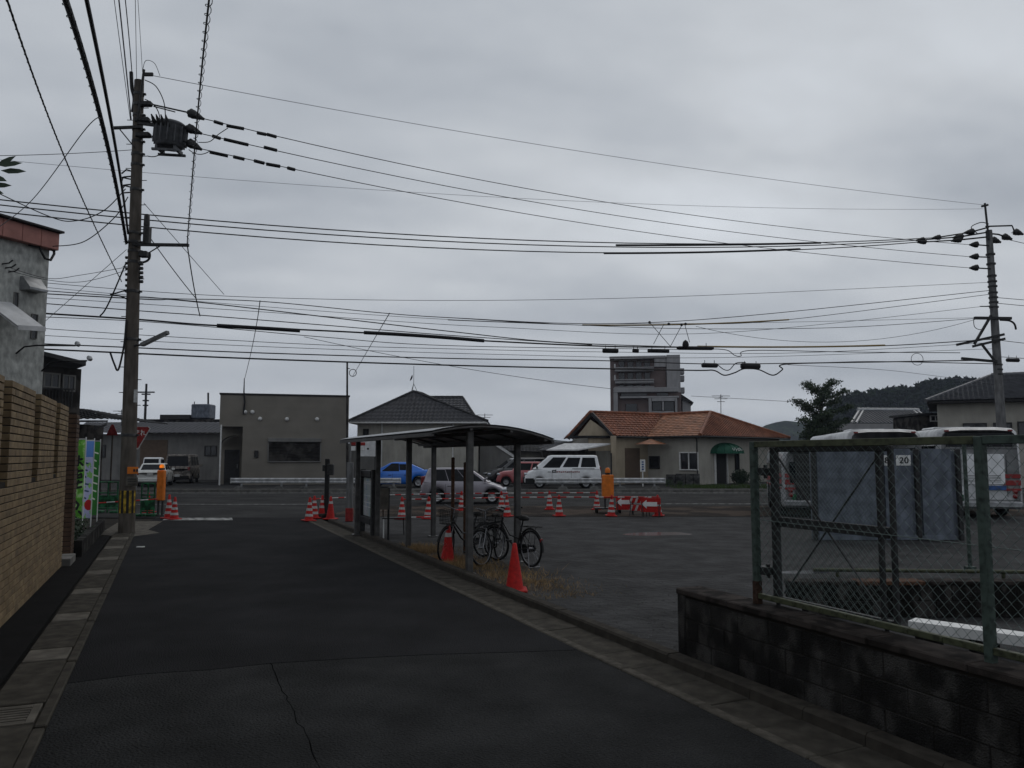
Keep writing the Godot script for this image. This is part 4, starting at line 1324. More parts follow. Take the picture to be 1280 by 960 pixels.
func make_right_houses() -> void:
	var d := 50.0
	var c0 := seen(1174, 570, d)
	c0.y = 0.12
	var h := thing("tiled_house", "two storey cream house with grey tile roof at the right edge", "house", c0, -0.5)
	var st := begin()
	box(st, Vector3(6.5, 2.65, -4.5), Vector3(13, 5.3, 9))
	part("wall", st, M.cream, h)
	var y0 := seen(1164, 501.5, d).y - 0.12
	var y1 := seen(1224, 470.5, d + 3).y - 0.12
	var fl := Vector3(-0.6, y0, 0.8); var fr := Vector3(13.6, y0, 0.8)
	var bl := Vector3(-0.6, y0, -9.8); var br := Vector3(13.6, y0, -9.8)
	var rl := Vector3(3.2, y1, -4.5); var rr := Vector3(10.0, y1, -4.5)
	var rf := begin()
	tile_slope(rf, fl, fr, rr, rl, 0.27, 0.26, 0.018, 0.07)
	tile_slope(rf, bl, fl, rl, rl, 0.27, 0.26, 0.018, 0.07)
	tile_slope(rf, br, bl, rl, rr, 0.27, 0.26, 0.018, 0.07)
	tile_slope(rf, fr, br, rr, rr, 0.27, 0.26, 0.018, 0.07)
	var ro := part("roof", rf, M.roof_slate, h)
	var rd := begin()
	ridge(rd, rl, rr, 0.18)
	ridge(rd, fl, rl, 0.13)
	ridge(rd, bl, rl, 0.13)
	part("ridge_tiles", rd, M.roof_slate, ro)
	var ev := begin()
	box(ev, Vector3(6.5, y0 - 0.1, -4.5), Vector3(14.0, 0.14, 10.4))
	part("eaves", ev, M.trim, h)
	for q in [[2.0, 3.55, 1.2, 0.6], [3.45, 3.3, 0.9, 1.1], [5.2, 3.3, 1.9, 1.2], [9.0, 3.3, 1.9, 1.2]]:
		var fs := begin()
		for sx in [-1.0, 1.0]: box(fs, Vector3(q[0] + sx * q[2] / 2, q[1], 0.05), Vector3(0.08, q[3], 0.1))
		for sy in [-1.0, 1.0]: box(fs, Vector3(q[0], q[1] + sy * q[3] / 2, 0.05), Vector3(q[2] + 0.08, 0.08, 0.098))
		box(fs, Vector3(q[0], q[1], 0.03), Vector3(0.06, q[3], 0.06))
		var wo := part("window", fs, M.dark_steel, h)
		var gs := begin()
		box(gs, Vector3(q[0], q[1], 0.012), Vector3(q[2] - 0.08, q[3] - 0.08, 0.02))
		part("pane", gs, M.window_glass, wo)
	# grey roofed hall between tree and house
	var d2 := 66.0
	var g := thing("grey_hall", "low hall with pale grey wall and tiled roof behind the buses", "building", Vector3(31, 0.12, -d2))
	var w := begin()
	wall_panel(w, Vector3(seen(1050, 530, d2).x, 0, -d2), Vector3(seen(1238, 530, d2).x, 0, -d2), 0.12, seen(1100, 529.5, d2).y, 5.5)
	part("wall", w, M.apartment_grey, g, true)
	var rs := begin()
	tile_slope(rs, seen(1064, 529, d2 + 1), seen(1166, 529, d2 + 1), seen(1146, 513, d2 + 5), seen(1074, 513, d2 + 5), 0.3, 0.3, 0.05, 0.05)
	part("roof", rs, M.roof_slate, g, true)
	var rr2 := begin()
	ridge(rr2, seen(1072, 512.5, d2 + 5), seen(1148, 513, d2 + 5), 0.22)
	for q in [[1064, 1074], [1070, 1079], [1166, 1147], [1160, 1142]]: ridge(rr2, seen(q[0], 529, d2 + 0.9), seen(q[1], 513.5, d2 + 4.9), 0.12)
	part("ridge_tiles", rr2, M.steel, g, true)
	var s := thing("brown_outbuilding", "small brown outbuilding between the grey hall and the cream house", "building", Vector3(seen(1165, 520, 58).x, 0.12, -58))
	var ss := begin()
	bevel_box(ss, Vector3(0, 2.4, -2), Vector3(1.9, 4.8, 4), 0.03)
	part("wall", ss, M.dark_wall, s)
	var sr := begin()
	box(sr, Vector3(0, 4.9, -2), Vector3(2.3, 0.15, 4.4))
	part("roof", sr, M.roof_dark, s)
	window_on(s, Vector3(s.position.x - 1, 0, -58), Vector3(s.position.x + 1, 0, -58), 1162, 519, 1176, 527, M.white_paint, M.window_glass)

func make_left_houses() -> void:
	# plastered block at the left edge
	var a := seen(-70, 480, 19.6); a.y = 0
	var b := seen(53, 480, 22.0); b.y = 0
	var back := Vector3(-7.0, 0, -3.5)
	var h := thing("plaster_building", "weathered white plaster building with red brown cornice at the left edge", "building", Vector3(b.x - 1, 0.0, b.z))
	var st := begin()
	wall_panel(st, a, b, 0.0, 7.74, 6.0)
	part("wall", st, M.plaster_old, h, true)
	var dd := (b - a).normalized()
	var out := dd.cross(Vector3.UP)
	var turn := Basis(dd, Vector3.UP, out)
	for k in 5:
		var cs := begin()
		var len := (b - a).length() + 0.12
		bevel_box(cs, a + dd * (len * (k + 0.5) / 5) + out * 0.1 + Vector3(0, 7.98, 0), Vector3(len / 5 - 0.01, 0.48, 0.26), 0.012, turn)
		part("cornice_panel", cs, M.cornice, h, true)
	var cp := begin()
	bevel_box(cp, (a + b) * 0.5 + dd * 0.08 - out * 2.75 + Vector3(0, 8.26, 0), Vector3((b - a).length() + 0.2, 0.06, 6.2), 0.01, turn)
	part("coping", cp, M.trim, h, true)
	window_on(h, a, b, 39, 392, 45, 424, M.grey_wall, M.window_glass, 0, 0.05)
	window_on(h, a, b, 17, 365, 21, 392, M.grey_wall, M.window_glass, 0, 0.05)
	var hood := begin()
	var hp := on_wall(a, b, 25, 345)
	var hq := on_wall(a, b, 47, 367)
	var hw := (Vector2(hq.x - hp.x, hq.z - hp.z)).length()
	prism(hood, PackedVector2Array([Vector2(0, 0), Vector2(0.42, 0), Vector2(0.42, 0.06), Vector2(0.1, hp.y - hq.y), Vector2(0, hp.y - hq.y)]), 0, hw, Transform3D(Basis(out, Vector3.UP, out.cross(Vector3.UP)), Vector3(hq.x, hq.y, hq.z)))
	part("vent_hood", hood, M.steel, h, true)
	var aw := begin()
	var p0 := on_wall(a, b, -20, 375)
	var p1 := on_wall(a, b, 14, 378)
	for q in [0.0, -0.06]:
		quad(aw, p0 + Vector3(0, q, 0), p1 + Vector3(0, q, 0), p1 + out * 1.0 + Vector3(0.25, -0.75 + q, 0), p0 + out * 1.0 + Vector3(0.25, -0.75 + q, 0))
	beam(aw, p0 + out * 1.0 + Vector3(0.25, -0.78, 0), p1 + out * 1.0 + Vector3(0.25, -0.78, 0), 0.05, 0.12)
	part("window_awning", aw, M.awning_white, h, true)
	var pipe := begin()
	tube(pipe, [on_wall(a, b, 64, 308) + out * 0.1, on_wall(a, b, 63, 318) + out * 0.15, on_wall(a, b, 57, 326) + out * 0.2, on_wall(a, b, 50, 324) + out * 0.2, on_wall(a, b, 47, 316) + out * 0.16, on_wall(a, b, 46, 309) + out * 0.1, on_wall(a, b, 34, 306) + out * 0.06], 0.035, 6)
	part("cable_loop", pipe, M.cable, h, true)
	var br := begin()
	for k in 3:
		var o0 := on_wall(a, b, 3 + k * 4, 330 + k * 5)
		tube(br, [o0, o0 + out * 0.25, o0 + out * 0.25 + Vector3(0.1, 0.08, 0)], 0.02, 5)
	part("wire_bracket", br, M.cable, h, true)
	# flood lamps on long arms
	for q in [[20, 442, 24, 434, 94, 432, 97, 430], [52, 464, 56, 454, 108, 451, 112, 448]]:
		var lmp := thing("flood_lamp", "small flood lamp on a bent arm " + ("higher on the plaster building" if q[0] == 20 else "lower, over the second dark building"), "lamp", on_wall(a, b, q[0], q[1]), 0.0, "flood lamps on bent arms")
		var ar := begin()
		var w0 := on_wall(a, b, q[0], q[1])
		var e := seen(q[4], q[5], 19.0)
		tube(ar, [w0, on_wall(a, b, q[2], q[3]) + out * 0.2, on_wall(a, b, q[2] + 6, q[5] + 1) + out * 0.5, e], 0.022, 6)
		part("arm", ar, M.cable, lmp, true)
		var hd := begin()
		var hc := seen(q[6], q[7], 19.0)
		bevel_box(hd, hc, Vector3(0.1, 0.13, 0.12), 0.03, Basis(Vector3(0, 0, 1), 0.5))
		part("lamp_head", hd, M.steel, lmp, true)
	# darker building behind it
	var d := 30.0
	var h2 := thing("brown_building", "dark brown flat building with upper windows behind the plaster one", "building", Vector3(seen(70, 480, d).x, 0, -d))
	var w0 := Vector3(seen(20, 480, d).x, 0, -d)
	var w1 := Vector3(seen(101, 480, d + 2.2).x, 0, -d - 2.2)
	var s2 := begin()
	wall_panel(s2, w0, w1, 0.0, seen(80, 447, d).y - 0.2, 7.0)
	part("wall", s2, M.dark_wall, h2, true)
	var rf := begin()
	var t0 := seen(45, 437, d - 0.4)
	var t1 := seen(107, 452, d + 1.7)
	var off := Vector3(-4, 0.4, -6)
	quad(rf, t0, t1, t1 + off, t0 + off)
	quad(rf, t0 + Vector3(0, -0.15, 0), t1 + Vector3(0, -0.15, 0), t1 + off + Vector3(0, -0.15, 0), t0 + off + Vector3(0, -0.15, 0))
	beam(rf, t0 + Vector3(0, -0.08, 0), t1 + Vector3(0, -0.08, 0), 0.04, 0.16)
	beam(rf, t1 + Vector3(0, -0.08, 0), t1 + off + Vector3(0, -0.08, 0), 0.04, 0.16)
	part("roof", rf, M.roof_dark, h2, true)
	window_on(h2, w0, w1, 54, 465, 74, 486, M.grey_wall, M.window_glass, 1, 0.06)
	window_on(h2, w0, w1, 78, 468, 93, 490, M.grey_wall, M.window_glass, 1, 0.06)
	var rl := begin()
	for k in 12:
		var p := on_wall(w0, w1, 52 + k * 4, 491)
		box(rl, p + Vector3(0, -0.25, 0.35), Vector3(0.03, 0.7, 0.03))
	beam(rl, on_wall(w0, w1, 50, 487) + Vector3(0, 0.05, 0.35), on_wall(w0, w1, 99, 489) + Vector3(0, 0.05, 0.35), 0.05, 0.05)
	part("balcony_rail", rl, M.dark_steel, h2, true)
	# low house with projecting eave past it
	var d3 := 36.0
	var h3 := thing("eave_house", "low dark house whose tiled eave shows left of the pole", "house", Vector3(-20, 0, -d3))
	var s3 := begin()
	wall_panel(s3, Vector3(-26, 0, -d3), Vector3(-20.4, 0, -d3), 0.0, 3.5, 4)
	part("wall", s3, M.dark_wall, h3, true)
	var el := seen(60, 524, d3 - 1.0); var er := seen(136, 524, d3 - 1.0)
	var rl3 := seen(70, 506, d3 + 2); var rr3 := seen(103, 512, d3 + 2)
	var r3 := begin()
	tile_slope(r3, el, er, rr3, rl3, 0.3, 0.28, 0.04, 0.04)
	tile_slope(r3, er, er + Vector3(0, 0, -6), rr3 + Vector3(0, 0, -0.4), rr3, 0.3, 0.28, 0.04, 0.04)
	part("roof", r3, M.roof_dark, h3, true)
	var gu := begin()
	tube(gu, [el + Vector3(0, -0.1, 0.1), er + Vector3(0, -0.08, 0.1), er + Vector3(-0.1, -0.25, 0.05), er + Vector3(-0.6, -0.4, 0)], 0.05, 6)
	part("rain_gutter", gu, M.steel, h3, true)
	# long low house across the road, with a flat block and tank behind
	var d4 := 64.0
	var h4 := thing("long_low_house", "long low grey house with shallow roof behind the old van", "house", Vector3(-28, 0.12, -d4))
	var s4 := begin()
	wall_panel(s4, Vector3(-38, 0, -d4), Vector3(-21.5, 0, -d4), 0.12, 3.75, 8)
	part("wall", s4, M.grey_wall, h4, true)
	var r4 := begin()
	tile_slope(r4, seen(90, 541, d4 - 0.8), seen(286, 541, d4 - 0.8), seen(286, 528, d4 + 4), seen(108, 528, d4 + 4), 0.4, 0.4, 0.03, 0.03)
	tile_slope(r4, seen(290, 541, d4 + 9), seen(90, 541, d4 + 9), seen(108, 528, d4 + 4), seen(286, 528, d4 + 4), 0.4, 0.4, 0.03, 0.03)
	part("roof", r4, M.roof_grey, h4, true)
	var a4 := Vector3(-38, 0, -d4); var b4 := Vector3(-21.5, 0, -d4)
	window_on(h4, a4, b4, 256, 557, 271, 570, M.trim, M.window_glass)
	window_on(h4, a4, b4, 112, 556, 132, 572, M.trim, M.window_glass)
	var dk := begin()
	patch_on(dk, a4, b4, 176, 550, 208, 598, -0.02, 0.06)
	part("garage_opening", dk, M.recess, h4, true)
	var d5 := 88.0
	var h5 := thing("flat_roof_block", "dark flat block with a roof tank beyond the low grey house", "building", Vector3(-36, 0.12, -d5))
	var s5 := begin()
	wall_panel(s5, Vector3(seen(174, 530, d5).x, 0, -d5), Vector3(seen(274, 530, d5).x, 0, -d5), 0.12, seen(220, 524, d5).y, 8)
	part("wall", s5, M.dark_wall, h5, true)
	var s6 := begin()
	wall_panel(s6, Vector3(seen(201, 530, d5).x, 0, -d5 + 0.3), Vector3(seen(238, 530, d5).x, 0, -d5 + 0.3), seen(220, 524.1, d5).y, seen(220, 518.5, d5).y, 6)
	part("parapet", s6, M.trim, h5, true)
	var tk := begin()
	var tp := seen(250, 514, d5)
	bevel_box(tk, Vector3(tp.x, tp.y, -d5 - 1), Vector3(2.0, 1.6, 2.0), 0.1)
	part("water_tank", tk, M.board_grey, h5, true)
	var an := begin()
	rod(an, Vector3(seen(256, 507, d5).x, seen(256, 509, d5).y, -d5 - 1), Vector3(seen(256, 489, d5).x, seen(256, 490, d5).y, -d5 - 1), 0.1, 6)
	part("flue", an, M.dark_steel, h5, true)
	var an2 := begin()
	rod(an2, seen(243, 510, d5 + 1), seen(243, 502, d5 + 1), 0.05, 6)
	part("flue", an2, M.dark_steel, h5, true)

# ---------------------------------------------------------------- vehicles
func ring_loft(st: SurfaceTool, rings: Array, smooth := 1, cap := true) -> void:
	st.set_smooth_group(smooth)
	var n: int = rings[0].size()
	for i in rings.size() - 1:
		for k in n:
			var m := (k + 1) % n
			quad(st, rings[i][k], rings[i][m], rings[i + 1][m], rings[i + 1][k])
	if cap:
		for e in [rings[0], rings[-1]]:
			var mid := Vector3.ZERO
			for p in e: mid += p
			mid /= n
			for k in n: tri(st, mid, e[k], e[(k + 1) % n])
	st.set_smooth_group(-1)

func top_line(prof: Array, x: float) -> float:
	for i in prof.size() - 1:
		if x <= prof[i + 1][0]:
			var f := clampf((x - prof[i][0]) / (prof[i + 1][0] - prof[i][0]), 0.0, 1.0)
			f = lerpf(f, f * f * (3 - 2 * f), 0.5)
			return lerpf(prof[i][1], prof[i + 1][1], f)
	return prof[-1][1]

func wheel(parent: Node3D, at: Vector3, r: float, rim_mat: Material) -> void:
	var side := signf(at.z)
	var t := begin()
	var x := Transform3D(Basis(Vector3.RIGHT, PI / 2 * side), at)
	lathe(t, [[r * 0.62, -0.08], [r * 0.93, -0.09], [r, -0.05], [r, 0.05], [r * 0.93, 0.09], [r * 0.62, 0.085]], 22, x)
	var w := part("wheel", t, M.rubber, parent)
	var rim := begin()
	lathe(rim, [[0.0, 0.05], [r * 0.16, 0.055], [r * 0.2, 0.03], [r * 0.5, 0.025], [r * 0.58, 0.075], [r * 0.64, 0.08], [r * 0.64, -0.07], [0.0, -0.07]], 18, x)
	for k in 6:
		var a := TAU * k / 6
		box(rim, x * Vector3(cos(a) * r * 0.38, 0.05, sin(a) * r * 0.38), Vector3(r * 0.42, 0.03, r * 0.12), x.basis * Basis(Vector3.UP, -a))
	part("rim", rim, rim_mat, w)

# the vehicle's front points to +x; origin on the ground under its middle
func vehicle(called: String, label: String, category: String, at: Vector3, turn: float, group: String, o: Dictionary) -> Node3D:
	var v := thing(called, label, category, at, turn, group)
	var L: float = o.length
	var W: float = o.width * 0.5
	var r: float = o.wheel
	var axles: Array = o.axles
	var st := begin()
	var rings := []
	var xs := []
	var n := 72
	for i in n + 1: xs.append(-L / 2 + L * i / n)
	for x in xs:
		var e := absf(x) / (L / 2)
		var w = W * (1.0 - o.get("taper", 0.16) * pow(e, 7))
		var low: float = o.sill + 0.1 * pow(e, 12)
		for a in axles:
			var dx := absf(x - a) / (r + 0.07)
			if dx < 1.0: low = maxf(low, r + sqrt(1 - dx * dx) * (r + 0.07))
		var top := top_line(o.belt, x)
		top = maxf(top, low + 0.1)
		var ring := []
		var half := [[0.86, low], [0.985, low + 0.02], [1.0, lerpf(low, top, 0.25)], [1.0, lerpf(low, top, 0.55)], [0.985, lerpf(low, top, 0.8)], [0.955, top - 0.035], [0.88, top], [0.5, top + 0.02]]
		for p in half: ring.append(Vector3(x, p[1], w * p[0]))
		for k in range(half.size() - 1, -1, -1): ring.append(Vector3(x, half[k][1], -w * half[k][0]))
		rings.append(ring)
	ring_loft(st, rings, 1, true)
	var body := part("body", st, o.paint, v)
	# cabin: four rounded rings from belt to roof
	var c: Array = o.cabin   # base rear, roof rear, roof front, base front
	var yb: float = o.cabin_low
	var yr: float = o.roof
	var wb: float = W * o.get("cabin_base", 0.92)
	var wr: float = W * o.get("cabin_roof", 0.76)
	var cab := begin()
	var cr := []
	for lv in [[0.0, 0.0], [0.5, 0.0], [0.9, 0.0], [0.965, 0.03], [1.0, 0.14]]:
		var f: float = lv[0]
		var x0 = lerpf(c[0], c[1], minf(f, 1.0)) + lv[1]
		var x1 = lerpf(c[3], c[2], minf(f, 1.0)) - lv[1]
		var w = lerpf(wb, wr, f) - lv[1] * 0.6
		var rad := 0.13
		var ring := []
		for k in 20:
			var q := k / 5
			var a := PI / 2 * (q + (k % 5) / 4.0)
			var cx = (x1 - rad) if q == 0 or q == 3 else (x0 + rad)
			var cz = (w - rad) if q < 2 else -(w - rad)
			ring.append(Vector3(cx + cos(a) * rad, lerpf(yb, yr, f), cz + sin(a) * rad))
		cr.append(ring)
	ring_loft(cab, cr, 1, true)
	part("cabin", cab, o.paint, v)
	# panes
	var side_point := func(a: float, b: float, s: float) -> Vector3:
		return Vector3(lerpf(lerpf(c[0], c[1], b), lerpf(c[3], c[2], b), a), lerpf(yb, yr, b), s * (lerpf(wb, wr, b) + 0.004))
	for s in [-1.0, 1.0]:
		for q in o.panes:
			var g := begin()
			var p := [side_point.call(q[0], q[2], s), side_point.call(q[1], q[2], s), side_point.call(q[1], q[3], s), side_point.call(q[0], q[3], s)]
			var inn := Vector3(0, 0, -s * 0.03)
			quad_out(g, p[0], p[1], p[2], p[3], Vector3(0, 0.6, 0))
			for k in 4: quad(g, p[k], p[(k + 1) % 4], p[(k + 1) % 4] + inn, p[k] + inn)
			part("side_window", g, M.glass, v)
	for e in [0, 1]:
		var g := begin()
		var xb: float = c[3] if e else c[0]
		var xr: float = c[2] if e else c[1]
		var dxy := Vector2(absf(xb - xr), yr - yb).normalized()
		var outx := (1.0 if e else -1.0)
		var pts := []
		for q in [[-0.83, 0.1], [0.83, 0.1], [0.83, 0.86], [-0.83, 0.86]]:
			pts.append(Vector3(lerpf(xb, xr, q[1]) + outx * dxy.y * 0.006, lerpf(yb, yr, q[1]) + dxy.x * 0.006, q[0] * lerpf(wb, wr, q[1])))
		quad_out(g, pts[0], pts[1], pts[2], pts[3], Vector3(0, 0.6, 0))
		var inw := Vector3(-outx * 0.03, -0.01, 0)
		for k in 4: quad(g, pts[k], pts[(k + 1) % 4], pts[(k + 1) % 4] + inw, pts[k] + inw)
		part("windscreen" if e else "rear_window", g, M.glass, v)
	# wheels
	for a in axles:
		for s in [-1.0, 1.0]: wheel(v, Vector3(a, r, s * (W - 0.1)), r, o.get("rims", M.rim))
	# dark floor pan so that the arches do not look through
	var pan := begin()
	box(pan, Vector3(0, o.sill + r * 0.75, 0), Vector3(L * 0.86, r * 1.1, W * 1.2))
	part("underbody", pan, M.black, v)
	# lamps, bumpers, plates, mirrors, handles, shut lines
	var hy: float = minf(o.get("lamp_y", 0.68), top_line(o.belt, L / 2 - 0.2) - 0.1)
	for s in [-1.0, 1.0]:
		var hl := begin()
		bevel_box(hl, Vector3(L / 2 - 0.15, hy, s * W * 0.72), Vector3(0.24, 0.14, 0.3), 0.04, Basis(Vector3.UP, s * 0.45))
		part("headlight", hl, M.lens_clear, v)
		var tl := begin()
		bevel_box(tl, Vector3(-L / 2 + 0.1 + o.get("tail_in", 0.0), o.get("tail_y", 0.85), s * W * (0.98 - o.get("taper", 0.16)) - s * 0.13), Vector3(0.2, o.get("tail_h", 0.26), 0.26), 0.04, Basis(Vector3.UP, -s * 0.3))
		part("tail_light", tl, M.lens_red, v)
		var mr := begin()
		bevel_box(mr, Vector3(c[3] - 0.22, yb + 0.1, s * (W + 0.07)), Vector3(0.1, 0.15, 0.2), 0.03)
		part("mirror", mr, o.get("mirror", o.paint), v)
		var sl := begin()
		for x in o.get("doors", []):
			box(sl, Vector3(x, lerpf(o.sill, yb, 0.55), s * (W + 0.0005)), Vector3(0.012, (yb - o.sill) * 0.72, 0.006))
		for x in o.get("doors", []): box(sl, Vector3(x - 0.75 if o.get("flip", false) else x + 0.16, yb - 0.16, s * (W + 0.004)), Vector3(0.17, 0.028, 0.02))
		part("door_trim", sl, M.black, v)
	var fb := begin()
	bevel_box(fb, Vector3(L / 2 - 0.02, 0.36, 0), Vector3(0.12, 0.22, W * 1.62), 0.04)
	if o.get("wrap", false):
		for s in [-1.0, 1.0]: bevel_box(fb, Vector3(L / 2 - 0.3, 0.42, s * (W - 0.035)), Vector3(0.5, 0.34, 0.09), 0.03, Basis(Vector3.UP, s * 0.1))
		bevel_box(fb, Vector3(L / 2 - 0.01, 0.46, 0), Vector3(0.16, 0.42, W * 1.8), 0.05)
	part("front_bumper", fb, o.get("bumper", o.paint), v)
	var rb := begin()
	bevel_box(rb, Vector3(-L / 2 + 0.02, 0.42, 0), Vector3(0.14, 0.24, W * 1.7), 0.04)
	part("rear_bumper", rb, o.get("bumper", o.paint), v)
	var pl := begin()
	bevel_box(pl, Vector3(-L / 2 - 0.055 - o.get("plate_out", 0.0), o.get("plate_y", 0.66), 0), Vector3(0.02, 0.165, 0.33), 0.005)
	part("number_plate", pl, M.white_band, v)
	var gr := begin()
	bevel_box(gr, Vector3(L / 2 - 0.015, hy - 0.03, 0), Vector3(0.06, 0.12, W * 0.8), 0.02)
	part("grille", gr, M.black, v)
	return v

func make_cars() -> void:
	vehicle("hatchback_car", "grey lavender hatchback driving along the road behind the shelter", "car", Vector3(-2.03, 0, -34.6), 0.0, "", {
		length = 3.6, width = 1.66, wheel = 0.29, axles = [-1.12, 1.2], sill = 0.2, paint = M.car_grey, taper = 0.2,
		belt = [[-1.8, 0.75], [-1.7, 0.95], [-1.3, 0.98], [0.0, 0.95], [0.9, 0.93], [1.15, 0.86], [1.5, 0.74], [1.72, 0.6], [1.8, 0.5]],
		cabin = [-1.72, -1.5, 0.25, 1.12], cabin_low = 0.9, roof = 1.5, panes = [[0.12, 0.385, 0.1, 0.88], [0.395, 0.66, 0.08, 0.9], [0.67, 0.92, 0.08, 0.88]], doors = [0.1, -0.75], lamp_y = 0.66, tail_y = 0.95, tail_h = 0.4})
	vehicle("liftback_car", "bright blue liftback car parked before the hip roofed house", "car", Vector3(-6.9, 0.12, -49.0), PI, "", {
		length = 4.5, width = 1.74, wheel = 0.31, axles = [-1.3, 1.35], sill = 0.2, paint = M.car_blue, taper = 0.2,
		belt = [[-2.25, 0.7], [-2.15, 1.0], [-1.6, 1.05], [-0.5, 0.96], [0.9, 0.9], [1.3, 0.84], [1.9, 0.72], [2.2, 0.52], [2.25, 0.46]],
		cabin = [-2.0, -0.6, 0.35, 1.5], cabin_low = 0.9, roof = 1.52, panes = [[0.26, 0.52, 0.22, 0.8], [0.53, 0.86, 0.12, 0.86]], doors = [0.25, -0.7], lamp_y = 0.66, tail_y = 0.95})
	var van := vehicle("white_van", "white delivery van with dark front bumper and red side lettering", "van", Vector3(2.95, 0.12, -47.6), PI, "", {
		length = 4.45, width = 1.66, wheel = 0.3, axles = [-1.35, 1.35], sill = 0.24, paint = M.car_white, taper = 0.08, bumper = M.black, wrap = true, mirror = M.black, rims = M.steel,
		belt = [[-2.22, 1.0], [-2.18, 1.18], [-1.0, 1.2], [1.0, 1.18], [1.5, 1.12], [1.95, 0.98], [2.18, 0.78], [2.22, 0.6]],
		cabin = [-2.2, -2.02, 0.75, 1.72], cabin_low = 1.12, roof = 1.93, cabin_base = 0.96, cabin_roof = 0.84, panes = [[0.06, 0.3, 0.14, 0.82], [0.34, 0.58, 0.14, 0.82], [0.62, 0.88, 0.1, 0.84]], doors = [0.62, -0.5], lamp_y = 0.82, tail_y = 1.0, tail_h = 0.5})
	var lb := begin()
	for k in 12: bevel_box(lb, Vector3(0.32 - k * 0.115, 0.96 + 0.008 * sin(k * 2.1), -0.836), Vector3(0.075, 0.07, 0.006), 0.002, Basis(Vector3.BACK, 0.15))
	part("side_lettering", lb, M.red_paint, van)
	var lg := begin()
	for q in [[1.02, 1.0, 0.05, 0.2], [1.12, 1.04, 0.2, 0.05], [1.14, 0.94, 0.16, 0.05], [1.22, 0.98, 0.05, 0.16]]: bevel_box(lg, Vector3(q[0] - 0.62, q[1], -0.836), Vector3(q[2], q[3], 0.006), 0.002)
	part("side_logo", lg, M.dark_steel, van)
	var rail := begin()
	bevel_box(rail, Vector3(-1.2, 1.14, -0.832), Vector3(1.3, 0.035, 0.014), 0.004)
	part("door_rail", rail, M.black, van)
	# cars on the other side of each mirrored number keep both flanks alike
	vehicle("small_car", "faded red small car parked between the black car and the white van", "car", Vector3(0.75, 0.12, -51.0), PI, "", {
		length = 3.4, width = 1.5, wheel = 0.27, axles = [-1.1, 1.12], sill = 0.2, paint = M.car_red, taper = 0.14,
		belt = [[-1.7, 0.8], [-1.62, 0.98], [0.6, 0.97], [0.9, 0.95], [1.25, 0.92], [1.55, 0.84], [1.68, 0.6], [1.7, 0.5]],
		cabin = [-1.62, -1.45, 0.35, 0.8], cabin_low = 0.93, roof = 1.52, cabin_roof = 0.84, panes = [[0.08, 0.48, 0.12, 0.84], [0.52, 0.92, 0.12, 0.84]], doors = [0.1], lamp_y = 0.74})
	vehicle("minivan", "black minivan parked deepest in the row beside the lean to shed", "minivan", Vector3(0.35, 0.12, -56.0), PI + 0.25, "", {
		length = 4.5, width = 1.7, wheel = 0.32, axles = [-1.35, 1.4], sill = 0.22, paint = M.car_black, taper = 0.16,
		belt = [[-2.25, 0.9], [-2.15, 1.1], [0.9, 1.08], [1.3, 1.02], [1.9, 0.9], [2.2, 0.62], [2.25, 0.5]],
		cabin = [-2.15, -1.95, 0.35, 1.4], cabin_low = 1.0, roof = 1.75, panes = [[0.06, 0.34, 0.12, 0.84], [0.37, 0.63, 0.12, 0.84], [0.66, 0.9, 0.1, 0.84]], doors = [0.5, -0.5], lamp_y = 0.8})
	vehicle("sedan_car", "white older sedan seen from behind, left of the orange beacon post", "car", Vector3(-22.8, 0.12, -51.5), PI / 2 + 0.28, "", {
		length = 4.6, width = 1.72, wheel = 0.3, axles = [-1.35, 1.35], sill = 0.22, paint = M.car_cream, taper = 0.08,
		belt = [[-2.3, 0.85], [-2.22, 0.98], [-1.4, 1.02], [1.0, 0.96], [1.6, 0.92], [2.2, 0.8], [2.3, 0.6]],
		cabin = [-1.75, -1.15, 0.3, 1.1], cabin_low = 0.93, roof = 1.42, panes = [[0.12, 0.48, 0.12, 0.86], [0.52, 0.9, 0.12, 0.86]], doors = [0.2, -0.8], tail_y = 0.78, tail_h = 0.16, plate_y = 0.76, lamp_y = 0.7})
	vehicle("old_van", "rust stained old cream van parked under the long low roof", "van", Vector3(-23.4, 0.12, -57.2), PI / 2 + 0.23, "", {
		length = 4.4, width = 1.75, wheel = 0.3, axles = [-1.3, 1.35], sill = 0.25, paint = M.car_old, taper = 0.05, rims = M.steel, bumper = M.black,
		belt = [[-2.2, 1.0], [-2.15, 1.15], [1.9, 1.15], [2.15, 1.0], [2.2, 0.6]],
		cabin = [-2.18, -2.05, 1.4, 2.05], cabin_low = 1.1, roof = 2.0, cabin_base = 0.97, cabin_roof = 0.86, panes = [[0.06, 0.33, 0.12, 0.8], [0.37, 0.63, 0.12, 0.8], [0.67, 0.92, 0.12, 0.8]], doors = [0.6], lamp_y = 0.8, tail_y = 1.0, plate_y = 0.55})
	vehicle("mini_truck", "small white truck cab showing just above the white sedan", "truck", Vector3(-27.1, 0.12, -60.0), PI / 2, "", {
		length = 3.3, width = 1.45, wheel = 0.27, axles = [-1.0, 1.05], sill = 0.25, paint = M.car_white, taper = 0.05,
		belt = [[-1.65, 0.8], [-1.6, 0.95], [0.3, 0.95], [0.5, 1.05], [1.55, 1.05], [1.65, 0.7]],
		cabin = [0.35, 0.45, 1.1, 1.5], cabin_low = 0.95, roof = 1.78, cabin_base = 0.96, cabin_roof = 0.88, panes = [[0.15, 0.85, 0.15, 0.82]], doors = [0.5], lamp_y = 0.7})

